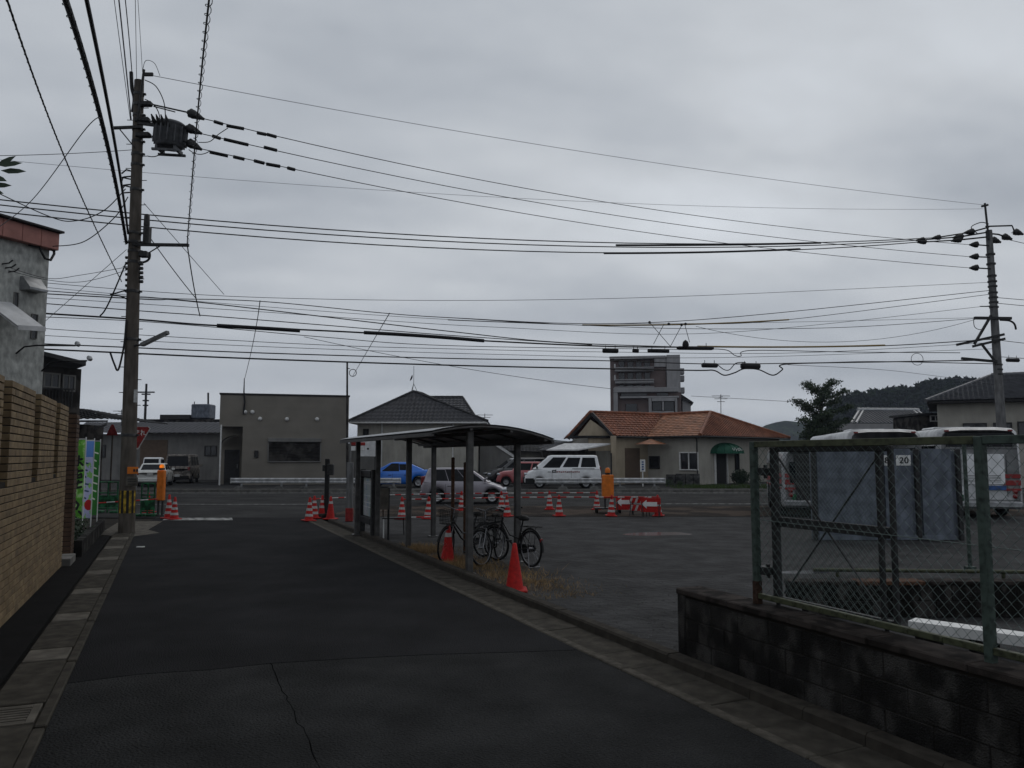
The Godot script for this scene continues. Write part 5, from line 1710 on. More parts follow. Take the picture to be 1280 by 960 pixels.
# a bus backed into the yard: its rear faces the camera; local -z points to its front
func bus(label: String, at: Vector3, turn: float, length: float, height: float, width: float, kind: int) -> void:
	var v := thing("parked_bus" if kind < 2 else "parked_minibus", label, "bus" if kind < 2 else "minibus", at, turn, "buses backed into the yard")
	var W := width / 2
	var st := begin()
	var rings := []
	for q in [[0.0, 0.10, 0.10], [0.08, 0.02, 0.02], [0.25, 0.0, 0.0], [length * 0.5, 0.0, 0.0], [length - 0.3, 0.0, 0.0], [length - 0.06, 0.03, 0.05], [length, 0.12, 0.2]]:
		var ring := []
		var w: float = W - q[1]
		var t: float = height - q[2]
		for p in [[0.97, 0.32], [1.0, 0.42], [1.0, 1.1], [0.995, 1.7], [0.97, t - 0.35], [0.93, t - 0.14], [0.84, t - 0.04], [0.45, t]]: ring.append(Vector3(w * p[0], p[1], -q[0]))
		for p in [[0.45, t], [0.84, t - 0.04], [0.93, t - 0.14], [0.97, t - 0.35], [0.995, 1.7], [1.0, 1.1], [1.0, 0.42], [0.97, 0.32]]: ring.append(Vector3(-w * p[0], p[1], -q[0]))
		rings.append(ring)
	ring_loft(st, rings, 1, true)
	part("body", st, M.bus_white, v)
	var y0 := height - 0.95
	var rw := begin()
	bevel_box(rw, Vector3(0, height - 0.42 if kind == 0 else height - 0.85, 0.004), Vector3(width * 0.78, 0.42 if kind < 2 else 0.7, 0.03), 0.01)
	part("rear_window", rw, M.glass, v)
	for s in [-1.0, 1.0]:
		for k in int(length / 1.4):
			var g := begin()
			bevel_box(g, Vector3(s * (W - 0.012), height - 0.95, -0.9 - k * 1.4), Vector3(0.03, 0.75, 1.25), 0.01)
			part("side_window", g, M.glass, v)
		for k in [0.18, 0.8]:
			var t := begin()
			lathe(t, [[0.0, 0.1], [0.3, 0.1], [0.46, 0.12], [0.5, 0.08], [0.5, -0.1], [0.0, -0.1]], 18, Transform3D(Basis(Vector3.FORWARD, PI / 2 * s), Vector3(s * (W - 0.1), 0.5, -length * k)))
			part("wheel", t, M.rubber, v)
		var strip := begin()
		for q in [[1.35, 0.13], [1.14, 0.16], [0.93, 0.07]]:
			bevel_box(strip, Vector3(s * (W - 0.32), q[0], 0.004), Vector3(0.5, q[1], 0.02), 0.004)
			bevel_box(strip, Vector3(s * (W - 0.001), q[0], -length / 2), Vector3(0.012, q[1], length - 0.6), 0.003)
		part("red_stripe", strip, M.bus_red, v)
		var tl := begin()
		for y in [0.72, 0.86]: lathe(tl, [[0.0, 0.03], [0.07, 0.02], [0.08, 0.0]], 12, Transform3D(Basis(Vector3.RIGHT, PI / 2), Vector3(s * (W - 0.25), y, 0.0)))
		part("tail_light", tl, M.lens_red, v)
	var pn := begin()
	bevel_box(pn, Vector3(0.1, height - 1.35, 0.006), Vector3(width * 0.5, 0.95, 0.025), 0.01)
	part("engine_panel", pn, M.car_white, v)
	var sm := begin()
	for k in 5: bevel_box(sm, Vector3(0.1, height - 1.75 + k * 0.05, 0.02), Vector3(width * 0.4, 0.014, 0.012), 0.002)
	for x in [-1.0, 1.0]: bevel_box(sm, Vector3(x * width * 0.31, 1.35, 0.005), Vector3(0.012, 1.3, 0.012), 0.002)
	bevel_box(sm, Vector3(0, height - 0.7, 0.005), Vector3(width * 0.9, 0.012, 0.012), 0.002)
	bevel_box(sm, Vector3(0, 0.6, 0.005), Vector3(width * 0.9, 0.012, 0.012), 0.002)
	part("panel_joint", sm, M.dark_steel, v)
	var wp := begin()
	rod(wp, Vector3(-0.3, height - 0.62, 0.03), Vector3(0.25, height - 0.35, 0.035), 0.012, 5)
	part("wiper", wp, M.black, v)
	for x in [-1.0, 1.0]:
		var rl := begin()
		bevel_box(rl, Vector3(x * (width / 2 - 0.3), height - 0.12, 0.0), Vector3(0.14, 0.06, 0.05), 0.01)
		part("roof_lamp", rl, M.lens_red, v)
	var bl := begin()
	bevel_box(bl, Vector3(0.45, 0.98, 0.012), Vector3(0.55, 0.14, 0.02), 0.004)
	part("blue_label", bl, M.blue_paint, v)
	var np := begin()
	bevel_box(np, Vector3(-W + 0.5, 0.66, 0.01), Vector3(0.42, 0.2, 0.02), 0.004)
	part("number_plate", np, M.green_paint, v)
	var bp := begin()
	bevel_box(bp, Vector3(0, 0.45, 0.03), Vector3(width * 0.96, 0.2, 0.16), 0.04)
	part("rear_bumper", bp, M.steel, v)
	if kind == 2:
		var dr := begin()
		bevel_box(dr, Vector3(-0.35, 1.3, 0.008), Vector3(0.5, 1.5, 0.03), 0.01)
		part("rear_door", dr, M.dark_steel, v)
	var rk := begin()
	bevel_box(rk, Vector3(0, height + 0.03, -length * 0.35), Vector3(width * 0.5, 0.12, 1.6), 0.05)
	part("roof_vent", rk, M.bus_white, v)

func make_buses() -> void:
	var turn := -0.223
	bus("white bus with red stripes showing its rear window at the right edge", Vector3(14.95, 0.01, -25.7), turn, 9.6, 2.92, 2.45, 0)
	bus("white bus parked in the middle, mostly hidden by the grey boards", Vector3(12.55, 0.01, -27.0), turn, 9.6, 2.9, 2.4, 1)
	bus("white minibus with dark rear door seen through the mesh gate", Vector3(9.85, 0.01, -26.2), turn, 6.2, 2.3, 2.0, 2)

# ---------------------------------------------------------------- bicycles
# front wheel towards +x, origin on the ground midway between the wheels
func bicycle(label: String, rear: Vector3, front: Vector3, steer: float, lean: float) -> void:
	var mid := (rear + front) * 0.5
	var b := thing("bicycle", label, "bicycle", mid, atan2(-(front.z - rear.z), front.x - rear.x), "bicycles parked by the shelter")
	b.rotation.x = 0.0
	var r := 0.33
	var fork := Basis(Vector3(-0.32, 0.95, 0).normalized(), steer)
	var head := Vector3(0.36, 0.78, 0)
	var turn := func(p: Vector3) -> Vector3: return head + fork * (p - head)
	for e in 2:
		var c := Vector3(0.55 if e else -0.55, r, 0)
		var ax := Vector3.RIGHT
		var ay := Vector3.UP
		if e:
			c = turn.call(c)
			ax = fork * ax
			ay = fork * ay
		var t := begin()
		hoop(t, c, ax, ay, r - 0.018, 0.018, 36, 6)
		var w := part("wheel", t, M.rubber, b)
		var rm := begin()
		hoop(rm, c, ax, ay, r - 0.045, 0.009, 36, 5)
		var hubx := ax.cross(ay).normalized()
		rod(rm, c - hubx * 0.05, c + hubx * 0.05, 0.022, 8)
		part("rim", rm, M.bike_steel, w)
		var sp := begin()
		for k in 20:
			var a := TAU * k / 20
			var s := 1.0 if k % 2 else -1.0
			var a2 := a + 0.35 * (1.0 if k % 4 < 2 else -1.0)
			rod(sp, c + hubx * s * 0.03 + (ax * cos(a2) + ay * sin(a2)) * 0.02, c + (ax * cos(a) + ay * sin(a)) * (r - 0.05), 0.0016, 3)
		part("spokes", sp, M.bike_steel, w)
		var mg := begin()
		var pts := []
		for k in 15:
			var a := lerpf(0.25 if e else 0.35, 2.6 if e else 3.25, k / 14.0)
			pts.append(c + (ax * cos(a) + ay * sin(a)) * (r + 0.025))
		tube(mg, pts, 0.02, 5)
		part("mudguard", mg, M.dark_steel, b)
	var rc := Vector3(-0.55, r, 0)
	var bb := Vector3(-0.12, 0.28, 0)
	var seat_top := Vector3(-0.3, 0.78, 0)
	var fr := begin()
	tube(fr, [head + Vector3(-0.02, -0.1, 0), Vector3(0.12, 0.42, 0), bb], 0.018, 8)
	tube(fr, [head + Vector3(-0.01, -0.02, 0), Vector3(0.1, 0.52, 0), Vector3(-0.19, 0.48, 0)], 0.014, 8)
	rod(fr, bb, seat_top, 0.016, 8)
	for s in [-1.0, 1.0]:
		rod(fr, bb + Vector3(0, 0, s * 0.03), rc + Vector3(0, 0, s * 0.06), 0.01, 6)
		rod(fr, Vector3(-0.25, 0.62, s * 0.02), rc + Vector3(0, 0, s * 0.06), 0.009, 6)
	rod(fr, head + Vector3(0.03, -0.14, 0), head + Vector3(-0.03, 0.06, 0), 0.02, 8)
	part("frame", fr, M.dark_steel, b)
	var fk := begin()
	for s in [-1.0, 1.0]: tube(fk, [turn.call(Vector3(0.4, 0.66, s * 0.045)), turn.call(Vector3(0.47, 0.5, s * 0.05)), turn.call(Vector3(0.55, r, s * 0.05))], 0.011, 6)
	rod(fk, turn.call(Vector3(0.4, 0.66, -0.05)), turn.call(Vector3(0.4, 0.66, 0.05)), 0.016, 6)
	part("fork", fk, M.bike_steel, b)
	var hb := begin()
	rod(hb, turn.call(Vector3(0.35, 0.8, 0)), turn.call(Vector3(0.31, 0.98, 0)), 0.013, 6)
	for s in [-1.0, 1.0]: tube(hb, [turn.call(Vector3(0.31, 0.98, 0)), turn.call(Vector3(0.34, 1.02, s * 0.12)), turn.call(Vector3(0.27, 1.04, s * 0.24)), turn.call(Vector3(0.1, 1.0, s * 0.27))], 0.011, 6)
	var hbo := part("handlebar", hb, M.bike_steel, b)
	var gp := begin()
	for s in [-1.0, 1.0]: rod(gp, turn.call(Vector3(0.18, 1.02, s * 0.262)), turn.call(Vector3(0.07, 0.992, s * 0.272)), 0.017, 6)
	part("grip", gp, M.black, hbo)
	var sd := begin()
	lathe(sd, [[0.0, 0.045], [0.6, 0.04], [0.95, 0.0], [0.8, -0.04], [0.0, -0.05]], 14, Transform3D(Basis.from_scale(Vector3(0.135, 1.0, 0.095)), Vector3(-0.34, 0.86, 0)))
	tube(sd, [Vector3(-0.26, 0.865, 0), Vector3(-0.1, 0.87, 0)], [0.045, 0.022], 8)
	rod(sd, seat_top, Vector3(-0.325, 0.84, 0), 0.012, 6)
	part("saddle", sd, M.black, b)
	var rk := begin()
	for s in [-1.0, 1.0]:
		rod(rk, Vector3(-0.3, 0.71, s * 0.06), Vector3(-0.82, 0.73, s * 0.06), 0.006, 5)
		rod(rk, Vector3(-0.62, 0.72, s * 0.06), rc + Vector3(0, 0, s * 0.07), 0.005, 5)
	for k in 4: rod(rk, Vector3(-0.4 - k * 0.13, 0.722, -0.06), Vector3(-0.4 - k * 0.13, 0.722, 0.06), 0.005, 5)
	part("rack", rk, M.dark_steel, b)
	var rl := begin()
	bevel_box(rl, Vector3(-0.86, 0.5, 0), Vector3(0.03, 0.06, 0.06), 0.008)
	part("reflector", rl, M.lens_red, b)
	# wire basket
	var bk := begin()
	for k in 5:
		var y := 0.72 + k * 0.065
		var f := 0.8 + 0.05 * k
		var q := []
		for p in [[-0.11, -0.15], [0.13, -0.15], [0.13, 0.15], [-0.11, 0.15], [-0.11, -0.15]]: q.append(turn.call(Vector3(0.55 + p[0] * f, y, p[1] * f)))
		tube(bk, q, 0.005, 4)
	for k in 9:
		var u := -0.15 + 0.3 * k / 8.0
		for x in [-0.11, 0.13]: rod(bk, turn.call(Vector3(0.55 + x * 0.8, 0.72, u * 0.8)), turn.call(Vector3(0.55 + x, 0.98, u)), 0.004, 4)
		rod(bk, turn.call(Vector3(0.55 - 0.088, 0.72, u * 0.8)), turn.call(Vector3(0.55 + 0.104, 0.72, u * 0.8)), 0.004, 4)
	for k in 7:
		var u := -0.11 + 0.24 * k / 6.0
		for z in [-0.15, 0.15]: rod(bk, turn.call(Vector3(0.55 + u * 0.8, 0.72, z * 0.8)), turn.call(Vector3(0.55 + u, 0.98, z)), 0.004, 4)
	part("basket", bk, M.dark_steel, b)
	var ck := begin()
	prism(ck, PackedVector2Array([Vector2(-0.58, 0.39), Vector2(-0.1, 0.38), Vector2(-0.01, 0.3), Vector2(-0.1, 0.19), Vector2(-0.58, 0.28), Vector2(-0.62, 0.33)]), 0.055, 0.075)
	part("chain_case", ck, M.black, b)
	var pd := begin()
	rod(pd, Vector3(-0.12, 0.28, -0.08), Vector3(-0.12, 0.28, 0.09), 0.012, 6)
	rod(pd, Vector3(-0.12, 0.28, 0.09), Vector3(-0.18, 0.12, 0.1), 0.009, 5)
	rod(pd, Vector3(-0.12, 0.28, -0.08), Vector3(-0.06, 0.44, -0.09), 0.009, 5)
	box(pd, Vector3(-0.18, 0.12, 0.15), Vector3(0.08, 0.025, 0.08))
	box(pd, Vector3(-0.06, 0.44, -0.14), Vector3(0.08, 0.025, 0.08))
	part("pedals", pd, M.black, b)
	var ks := begin()
	for s in [-1.0, 1.0]: rod(ks, rc + Vector3(0, 0, s * 0.07), Vector3(-0.66, 0.012, s * 0.12), 0.008, 5)
	rod(ks, Vector3(-0.66, 0.012, -0.12), Vector3(-0.66, 0.012, 0.12), 0.008, 5)
	part("stand", ks, M.bike_steel, b)

func make_bicycles() -> void:
	bicycle("black bicycle on the right, rear wheel towards the lot", Vector3(0.34, 0.01, -14.6), Vector3(-0.3, 0.01, -15.5), 0.25, 0.0)
	bicycle("black bicycle in the middle with its front wheel towards the lane", Vector3(-0.25, 0.01, -15.75), Vector3(-0.55, 0.01, -14.7), -0.35, 0.0)
	bicycle("black bicycle with basket behind the banded cone, left of the other two", Vector3(-0.55, 0.01, -16.1), Vector3(-1.25, 0.01, -15.25), 0.3, 0.0)

# ---------------------------------------------------------------- cones, barriers, shelter
func cone(label: String, at: Vector3, bands: int, height := 0.7, tint: Material = null, group := "traffic cones") -> void:
	var c := thing("traffic_cone", label, "cone", at, rng.randf_range(0, 1.5), group)
	c.rotation.x = rng.randf_range(-0.035, 0.035)
	c.rotation.z = rng.randf_range(-0.035, 0.035)
	var k := height / 0.7
	var st := begin()
	lathe(st, [[0.0, 0.7 * k], [0.022, 0.7 * k], [0.03, 0.69 * k], [0.06, 0.5 * k], [0.13, 0.06 * k], [0.14, 0.035]], 20)
	part("body", st, tint if tint else M.cone_red, c)
	var b := begin()
	bevel_box(b, Vector3(0, 0.018, 0), Vector3(0.37, 0.035, 0.37), 0.012)
	part("base", b, tint if tint else M.cone_red, c)
	for i in bands:
		var y0 := (0.55 - i * 0.17) * k
		var y1 := y0 - 0.075 * k
		var rad := func(y: float) -> float: return (0.13 - 0.07 * (y / k - 0.06) / 0.44 if y / k < 0.5 else 0.06 - 0.03 * (y / k - 0.5) / 0.19) + 0.003
		var w := begin()
		lathe(w, [[rad.call(y0), y0], [rad.call((y0 + y1) / 2), (y0 + y1) / 2], [rad.call(y1), y1]], 20)
		part("white_band", w, M.white_band, c)

func striped_bar(label: String, a: Vector3, b: Vector3, r := 0.02) -> void:
	var t := thing("cone_bar", label, "bar", a.lerp(b, 0.5), 0.0, "red and white cone bars")
	var n := maxi(4, int(a.distance_to(b) / 0.22))
	var red := begin()
	var white := begin()
	for i in n:
		rod(red if i % 2 == 0 else white, a.lerp(b, float(i) / n), a.lerp(b, float(i + 1) / n), r, 7)
	part("red_band", red, M.cone_red, t, true)
	part("white_band", white, M.white_band, t, true)
	var rg := begin()
	for p in [a, b]: hoop(rg, p, Vector3.RIGHT, Vector3.BACK, 0.06, 0.012, 12, 5)
	part("end_ring", rg, M.cone_red, t, true)

func make_cones() -> void:
	cone("plain red cone standing alone by the kerb in front of the bicycles", along(11.1, 4.76, 0.01), 0, 0.7)
	cone("red cone with one white collar before the left bicycle's wheel", along(14.55, 4.86, 0.01), 1, 0.7)
	# row along the edge of the lot, and a second row behind it
	var front := [[502, 649, "front row cone just right of the bench"], [535, 648.5, "front row cone left of the grey car's rear wheel"], [634, 645.5, "front row cone below the grey car's front wheel"], [699, 645, "front row cone below the white van's side"], [764, 645, "front row cone before the orange box beacon"], [823, 645, "rightmost cone at the end of the arrow boards"]]
	var tops := []
	for q in front:
		var p := on_ground(q[0], q[1], 0.012)
		cone("banded red " + q[2], p, 3)
		tops.append(p + Vector3(0, 0.62, 0))
	var back := [[577, 638, "behind the left shelter post"], [627, 638, "beside the grey car's bonnet"], [687, 637, "under the van's middle"], [746, 637, "left of the box beacon cart"]]
	var tops2 := []
	for q in back:
		var p := on_ground(q[0], q[1], 0.012)
		cone("banded red back row cone " + q[2], p, 3)
		tops2.append(p + Vector3(0, 0.62, 0))
	var bar_n := ["joining the first two front cones", "spanning the widest gap of the front row", "right of the shelter in the front row", "ending at the box beacon's cone", "below the arrow boards"]
	for i in 5: striped_bar("red and white bar " + bar_n[i], tops[i], tops[i + 1])
	var bar_b := ["in the back row under the grey car", "in the back row right of the shelter post", "in the back row up to the beacon cart"]
	for i in 3: striped_bar("red and white bar " + bar_b[i], tops2[i], tops2[i + 1])
	striped_bar("red and white bar behind the shelter, left end of the back row", on_ground(478, 640, 0.0) + Vector3(0, 0.6, 0), tops2[0])
	# lower bars lying between the left cones
	var l0 := on_ground(500, 647, 0.1); var l1 := on_ground(540, 646, 0.1)
	striped_bar("low red and white bar near the ground between the left cones", l0, l1)
	# cluster by the lane mouth
	for q in [[386, 651, 3, "leftmost of the cluster at the lane mouth"], [393, 648, 3, "second of the cluster at the lane mouth"], [402, 647, 2, "beside the dark control post, left side"], [413, 649, 1, "just right of the dark control post"]]:
		cone("red cone " + q[3], on_ground(q[0], q[1], 0.012), q[2], 0.72)
	striped_bar("red and white bar left of the map board behind the control post", on_ground(391, 648, 0.0) + Vector3(0, 0.62, 0), on_ground(437, 645, 0.0) + Vector3(0, 0.62, 0))
	# two cones across the lane by the orange beacon
	cone("dark red banded cone right of the orange beacon post", on_ground(210.5, 648, 0.012), 3, 0.76)
	cone("dark red banded cone closest to the end of the stop line", on_ground(217.5, 649, 0.012), 3, 0.7)
	cone("faded red cone half hidden by the stop sign post", on_ground(186, 641, 0.012), 0, 0.7)

func make_barriers() -> void:
	# folding boards with arrows
	var spots := [[770, 793, 625.5, 640, 27.6, 0.0, "left"], [786, 812, 626.5, 644, 27.0, -0.5, "middle"], [801, 826, 628, 645.5, 26.4, -0.3, "right"]]
	for i in 3:
		var q: Array = spots[i]
		var p0 := seen(q[0], q[2], q[4])
		var p1 := seen(q[1], q[3], q[4])
		var mid := (p0 + p1) * 0.5
		var t := thing("arrow_board", "red folding road barrier, the %s one of the three" % q[6] + (" with a white arrow" if i != 1 else ""), "barrier", Vector3(mid.x, 0.012, mid.z), q[5], "red road barriers")
		var w := p1.x - p0.x
		var st := begin()
		for k in 2:
			bevel_box(st, Vector3(0, 0.52 - k * 0.26, 0), Vector3(w, 0.2, 0.03), 0.005)
		part("board", st, M.cone_red, t)
		var wh := begin()
		for k in 2:
			for j in 4:
				var x := -w * 0.42 + j * w * 0.28
				prism(wh, PackedVector2Array([Vector2(x - 0.06, 0.43 - k * 0.26), Vector2(x + 0.02, 0.43 - k * 0.26), Vector2(x + 0.09, 0.61 - k * 0.26), Vector2(x + 0.01, 0.61 - k * 0.26)]), 0.0165, 0.019)
		if i == 1: part("white_stripe", wh, M.white_band, t)
		else:
			var ar := begin()
			var c := Vector2(-w * 0.05, 0.42)
			prism(ar, PackedVector2Array([c + Vector2(-0.26, 0), c + Vector2(-0.1, 0.14), c + Vector2(-0.1, 0.07), c + Vector2(0.24, 0.07), c + Vector2(0.24, -0.07), c + Vector2(-0.1, -0.07), c + Vector2(-0.1, -0.14)]), 0.02, 0.03)
			part("arrow", ar, M.white_paint, t)
		for s in [-1.0, 1.0]:
			var lg := begin()
			rod(lg, Vector3(s * w * 0.42, 0, 0.12), Vector3(s * w * 0.42, 0.64, -0.03), 0.015, 6)
			rod(lg, Vector3(s * w * 0.42, 0, -0.2), Vector3(s * w * 0.42, 0.64, -0.03), 0.015, 6)
			part("leg", lg, M.dark_steel, t)
	# orange beacon box on a cart
	var p := on_ground(760, 641, 0.012)
	var b := thing("beacon_cart", "orange box beacon with a dome lamp on a small wheeled cart", "beacon", p)
	var sc := -p.z / 1000.0
	var bx := begin()
	bevel_box(bx, Vector3(0, 0.92, 0), Vector3(0.4, 0.82, 0.3), 0.02)
	part("box", bx, M.orange, b)
	var ct := begin()
	box(ct, Vector3(0, 0.16, 0), Vector3(0.95, 0.05, 0.5))
	rod(ct, Vector3(-0.1, 0.18, 0), Vector3(-0.1, 0.55, 0), 0.03, 8)
	rod(ct, Vector3(0.12, 0.18, 0), Vector3(0.12, 0.55, 0), 0.03, 8)
	part("cart", ct, M.dark_steel, b)
	for s in [-1.0, 1.0]:
		for z in [-1.0, 1.0]:
			var wl := begin()
			lathe(wl, [[0.0, 0.03], [0.07, 0.03], [0.08, 0.02], [0.08, -0.02], [0.07, -0.03], [0.0, -0.03]], 12, Transform3D(Basis(Vector3.FORWARD, PI / 2), Vector3(s * 0.4, 0.08, z * 0.2)))
			part("caster", wl, M.rubber, b)
	var cap := begin()
	lathe(cap, [[0.07, 1.33], [0.09, 1.36], [0.09, 1.4], [0.0, 1.4]], 14)
	part("lamp_base", cap, M.black, b)
	var dome := begin()
	lathe(dome, [[0.09, 1.4], [0.095, 1.48], [0.08, 1.54], [0.04, 1.575], [0.0, 1.58]], 14)
	part("lamp_dome", dome, M.orange, b)
	# orange post beacon on the left, its lamp lit
	var q := on_ground(200, 645, 0.0)
	var pb := thing("beacon_post", "orange post beacon with a lit amber lamp on the left roadside", "beacon", q)
	var pt := begin()
	bevel_box(pt, Vector3(0, 1.02, 0), Vector3(0.24, 1.02, 0.2), 0.03)
	part("post", pt, M.orange, pb)
	var lg := begin()
	for s in [-1.0, 1.0]: bevel_box(lg, Vector3(s * 0.07, 0.26, 0), Vector3(0.05, 0.52, 0.08), 0.01)
	box(lg, Vector3(0, 0.02, 0), Vector3(0.4, 0.04, 0.4))
	part("leg", lg, M.dark_steel, pb)
	var lb := begin()
	lathe(lb, [[0.08, 1.535], [0.1, 1.55], [0.1, 1.6], [0.0, 1.6]], 14)
	part("lamp_base", lb, M.black, pb)
	var glow := StandardMaterial3D.new()
	glow.albedo_color = Color(0.75, 0.36, 0.05)
	glow.emission_enabled = true
	glow.emission = Color(1.0, 0.66, 0.2)
	glow.emission_energy_multiplier = 0.3
	var lo := begin()
	lathe(lo, [[0.075, 1.6], [0.08, 1.66], [0.055, 1.71], [0.0, 1.73]], 14)
	part("lamp_dome", lo, glow, pb)
	var om := OmniLight3D.new()
	om.name = "lamp_light"
	om.light_color = Color(1.0, 0.45, 0.1)
	om.light_energy = 0.01
	om.light_size = 0.07
	om.omni_range = 20.0
	om.omni_attenuation = 2.0
	om.shadow_enabled = true
	om.position = Vector3(0, 1.66, 0.12)
	pb.add_child(om)
	striped_bar("red and white bar between the electric pole and the orange beacon", on_ground(196, 648, 0.0) + Vector3(0, 0.62, 0.1), on_ground(112, 652, 0.0) + Vector3(0, 0.55, 0.1))
	# green pipe barricades
	for g in [[122, 146, 641, "left of the electric pole"], [176, 192, 645, "behind the stop sign post"]]:
		var a := on_ground(g[0], g[2], 0.0)
		var c := on_ground(g[1], g[2], 0.0)
		var t := thing("green_barricade", "green pipe barricade " + g[3], "barricade", (a + c) * 0.5, 0.0, "green pipe barricades")
		var w := (c.x - a.x) / 2
		var st := begin()
		for x in [-w, 0.0, w]: rod(st, Vector3(x, 0, 0), Vector3(x, 1.1, 0), 0.03, 8)
		for y in [0.15, 0.7, 1.08]: rod(st, Vector3(-w, y, 0), Vector3(w, y, 0), 0.025, 8)
		part("pipe_frame", st, M.green_paint, t)
		var pn := begin()
		bevel_box(pn, Vector3(0, 0.4, 0.0), Vector3(w * 1.9, 0.42, 0.02), 0.004)
		part("panel", pn, M.green_paint, t)
		for x in [-w, w]:
			var ft := begin()
			bevel_box(ft, Vector3(x, 0.04, 0), Vector3(0.3, 0.08, 0.5), 0.02)
			part("foot", ft, M.green_paint, t)

func make_shelter() -> void:
	# roof spans t 3.8..6.3, s 12.6..20.6, gently arched
	var base := along(16.6, 5.05)
	var sh := thing("cycle_shelter", "open cycle shelter with low arched roof on grey posts", "shelter", base, LANE_TURN)
	var s0 := 12.7
	var s1 := 20.55
	var rise := func(t: float) -> float: return 2.42 - 0.05 * (t - 3.95) + 0.17 * (1.0 - pow((t - 5.08) / 1.13, 2.0))
	var n := 10
	for k in 8:
		var st := begin()
		var a := lerpf(s0, s1, k / 8.0) + 0.006
		var b := lerpf(s0, s1, (k + 1) / 8.0) - 0.006
		for j in n:
			var t0 := lerpf(3.95, 6.22, float(j) / n)
			var t1 := lerpf(3.95, 6.22, float(j + 1) / n)
			for lift in [0.0, -0.012]:
				quad(st, Vector3(t0 - 5.05, rise.call(t0) + lift, -(a - 16.6)), Vector3(t1 - 5.05, rise.call(t1) + lift, -(a - 16.6)), Vector3(t1 - 5.05, rise.call(t1) + lift, -(b - 16.6)), Vector3(t0 - 5.05, rise.call(t0) + lift, -(b - 16.6)))
		part("roof_sheet", st, M.shelter_roof, sh)
	for s in [s0 + 0.02, 14.0, 15.4, 16.9, 18.2, 19.3, s1 - 0.02]:
		var rb := begin()
		var pts := []
		for j in n + 1:
			var t := lerpf(3.97, 6.2, float(j) / n)
			pts.append(Vector3(t - 5.05, rise.call(t) - 0.045, -(s - 16.6)))
		tube(rb, pts, 0.022, 6)
		part("rib", rb, M.shelter, sh)
	for t in [3.98, 4.66, 5.4, 6.05, 6.19]:
		var pu := begin()
		var y: float = rise.call(t) - 0.07
		bevel_box(pu, Vector3(t - 5.05, y, -((s0 + s1) / 2 - 16.6)), Vector3(0.05, 0.07, s1 - s0 - 0.02), 0.006)
		part("purlin", pu, M.shelter, sh)
	for q in [[12.9, 4.7], [16.9, 4.76], [19.15, 4.62], [20.4, 4.4], [14.0, 6.06], [19.25, 6.06]]:
		var po := begin()
		bevel_box(po, Vector3(q[1] - 5.05, rise.call(q[1]) * 0.5 - 0.05, -(q[0] - 16.6)), Vector3(0.11, rise.call(q[1]) - 0.12, 0.11), 0.012)
		bevel_box(po, Vector3(q[1] - 5.05, 0.02, -(q[0] - 16.6)), Vector3(0.22, 0.03, 0.22), 0.006)
		part("post", po, M.shelter, sh)
	# map board between the two far posts
	var mb := thing("map_board", "dark framed map board with a pale map facing the lane", "board", along(19.85, 4.55), LANE_TURN)
	for z in [-0.6, 0.6]:
		var st := begin()
		bevel_box(st, Vector3(0, 0.84, z), Vector3(0.12, 1.66, 0.14), 0.01)
		part("post", st, M.dark_steel, mb)
	var fr := begin()
	for y in [0.42, 1.56]: bevel_box(fr, Vector3(-0.01, y, 0), Vector3(0.13, 0.16, 1.05), 0.01)
	box(fr, Vector3(0.03, 1.0, 0), Vector3(0.03, 1.0, 1.05))
	part("frame", fr, M.dark_steel, mb)
	var im := Image.create(96, 96, false, Image.FORMAT_RGB8)
	im.fill(Color(0.62, 0.66, 0.66))
	var mr := RandomNumberGenerator.new()
	mr.seed = 9
	for k in 26: im.fill_rect(Rect2i(mr.randi() % 90, mr.randi() % 90, 6 + mr.randi() % 20, 5 + mr.randi() % 18), [Color(0.55, 0.62, 0.55), Color(0.68, 0.64, 0.6), Color(0.5, 0.58, 0.66), Color(0.7, 0.7, 0.72)][mr.randi() % 4])
	for k in 14:
		if k % 2: im.fill_rect(Rect2i(0, mr.randi() % 94, 96, 1 + mr.randi() % 2), Color(0.8, 0.8, 0.8))
		else: im.fill_rect(Rect2i(mr.randi() % 94, 0, 1 + mr.randi() % 2, 96), Color(0.78, 0.78, 0.76))
	for k in 20: im.fill_rect(Rect2i(mr.randi() % 92, mr.randi() % 92, 3, 2), Color(0.6, 0.25, 0.25) if k % 3 == 0 else Color(0.25, 0.3, 0.4))
	var mm := StandardMaterial3D.new()
	mm.albedo_texture = ImageTexture.create_from_image(im)
	mm.roughness = 0.3
	mm.cull_mode = BaseMaterial3D.CULL_DISABLED
	var mp: SurfaceTool
	# two triangles of the printed sheet
	mp = SurfaceTool.new()
	mp.begin(Mesh.PRIMITIVE_TRIANGLES)
	mp.set_smooth_group(-1)
	for c in [[-0.48, 0.52, 0, 1], [0.48, 0.52, 1, 1], [0.48, 1.46, 1, 0], [-0.48, 0.52, 0, 1], [0.48, 1.46, 1, 0], [-0.48, 1.46, 0, 0]]:
		mp.set_uv(Vector2(c[2], c[3]))
		mp.add_vertex(Vector3(-0.005, c[1], c[0]))
	part("map_sheet", mp, mm, mb)
	# rusty stub posts in the bicycle bay
	for q in [[565.5, 696, 574, "left, taller"], [581, 692, 580, "right, shorter"]]:
		var p := on_ground(q[0], q[1], 0.01)
		var st := begin()
		var tall := seen(q[0], q[2], -p.z).y
		rod(st, Vector3.ZERO, Vector3(0, tall, 0), 0.035, 8)
		lathe(st, [[0.0, tall + 0.03], [0.03, tall + 0.02], [0.04, tall], [0.0, tall]], 10)
		var o := solo("rusty_post", "thin rusty steel pipe post in the bicycle bay, the %s one" % q[3], "post", st, M.rust_brown, "rusty posts")
		o.position = p
	# bench chair and small notice beside the map board
	var bp := on_ground(492, 668, 0.01)
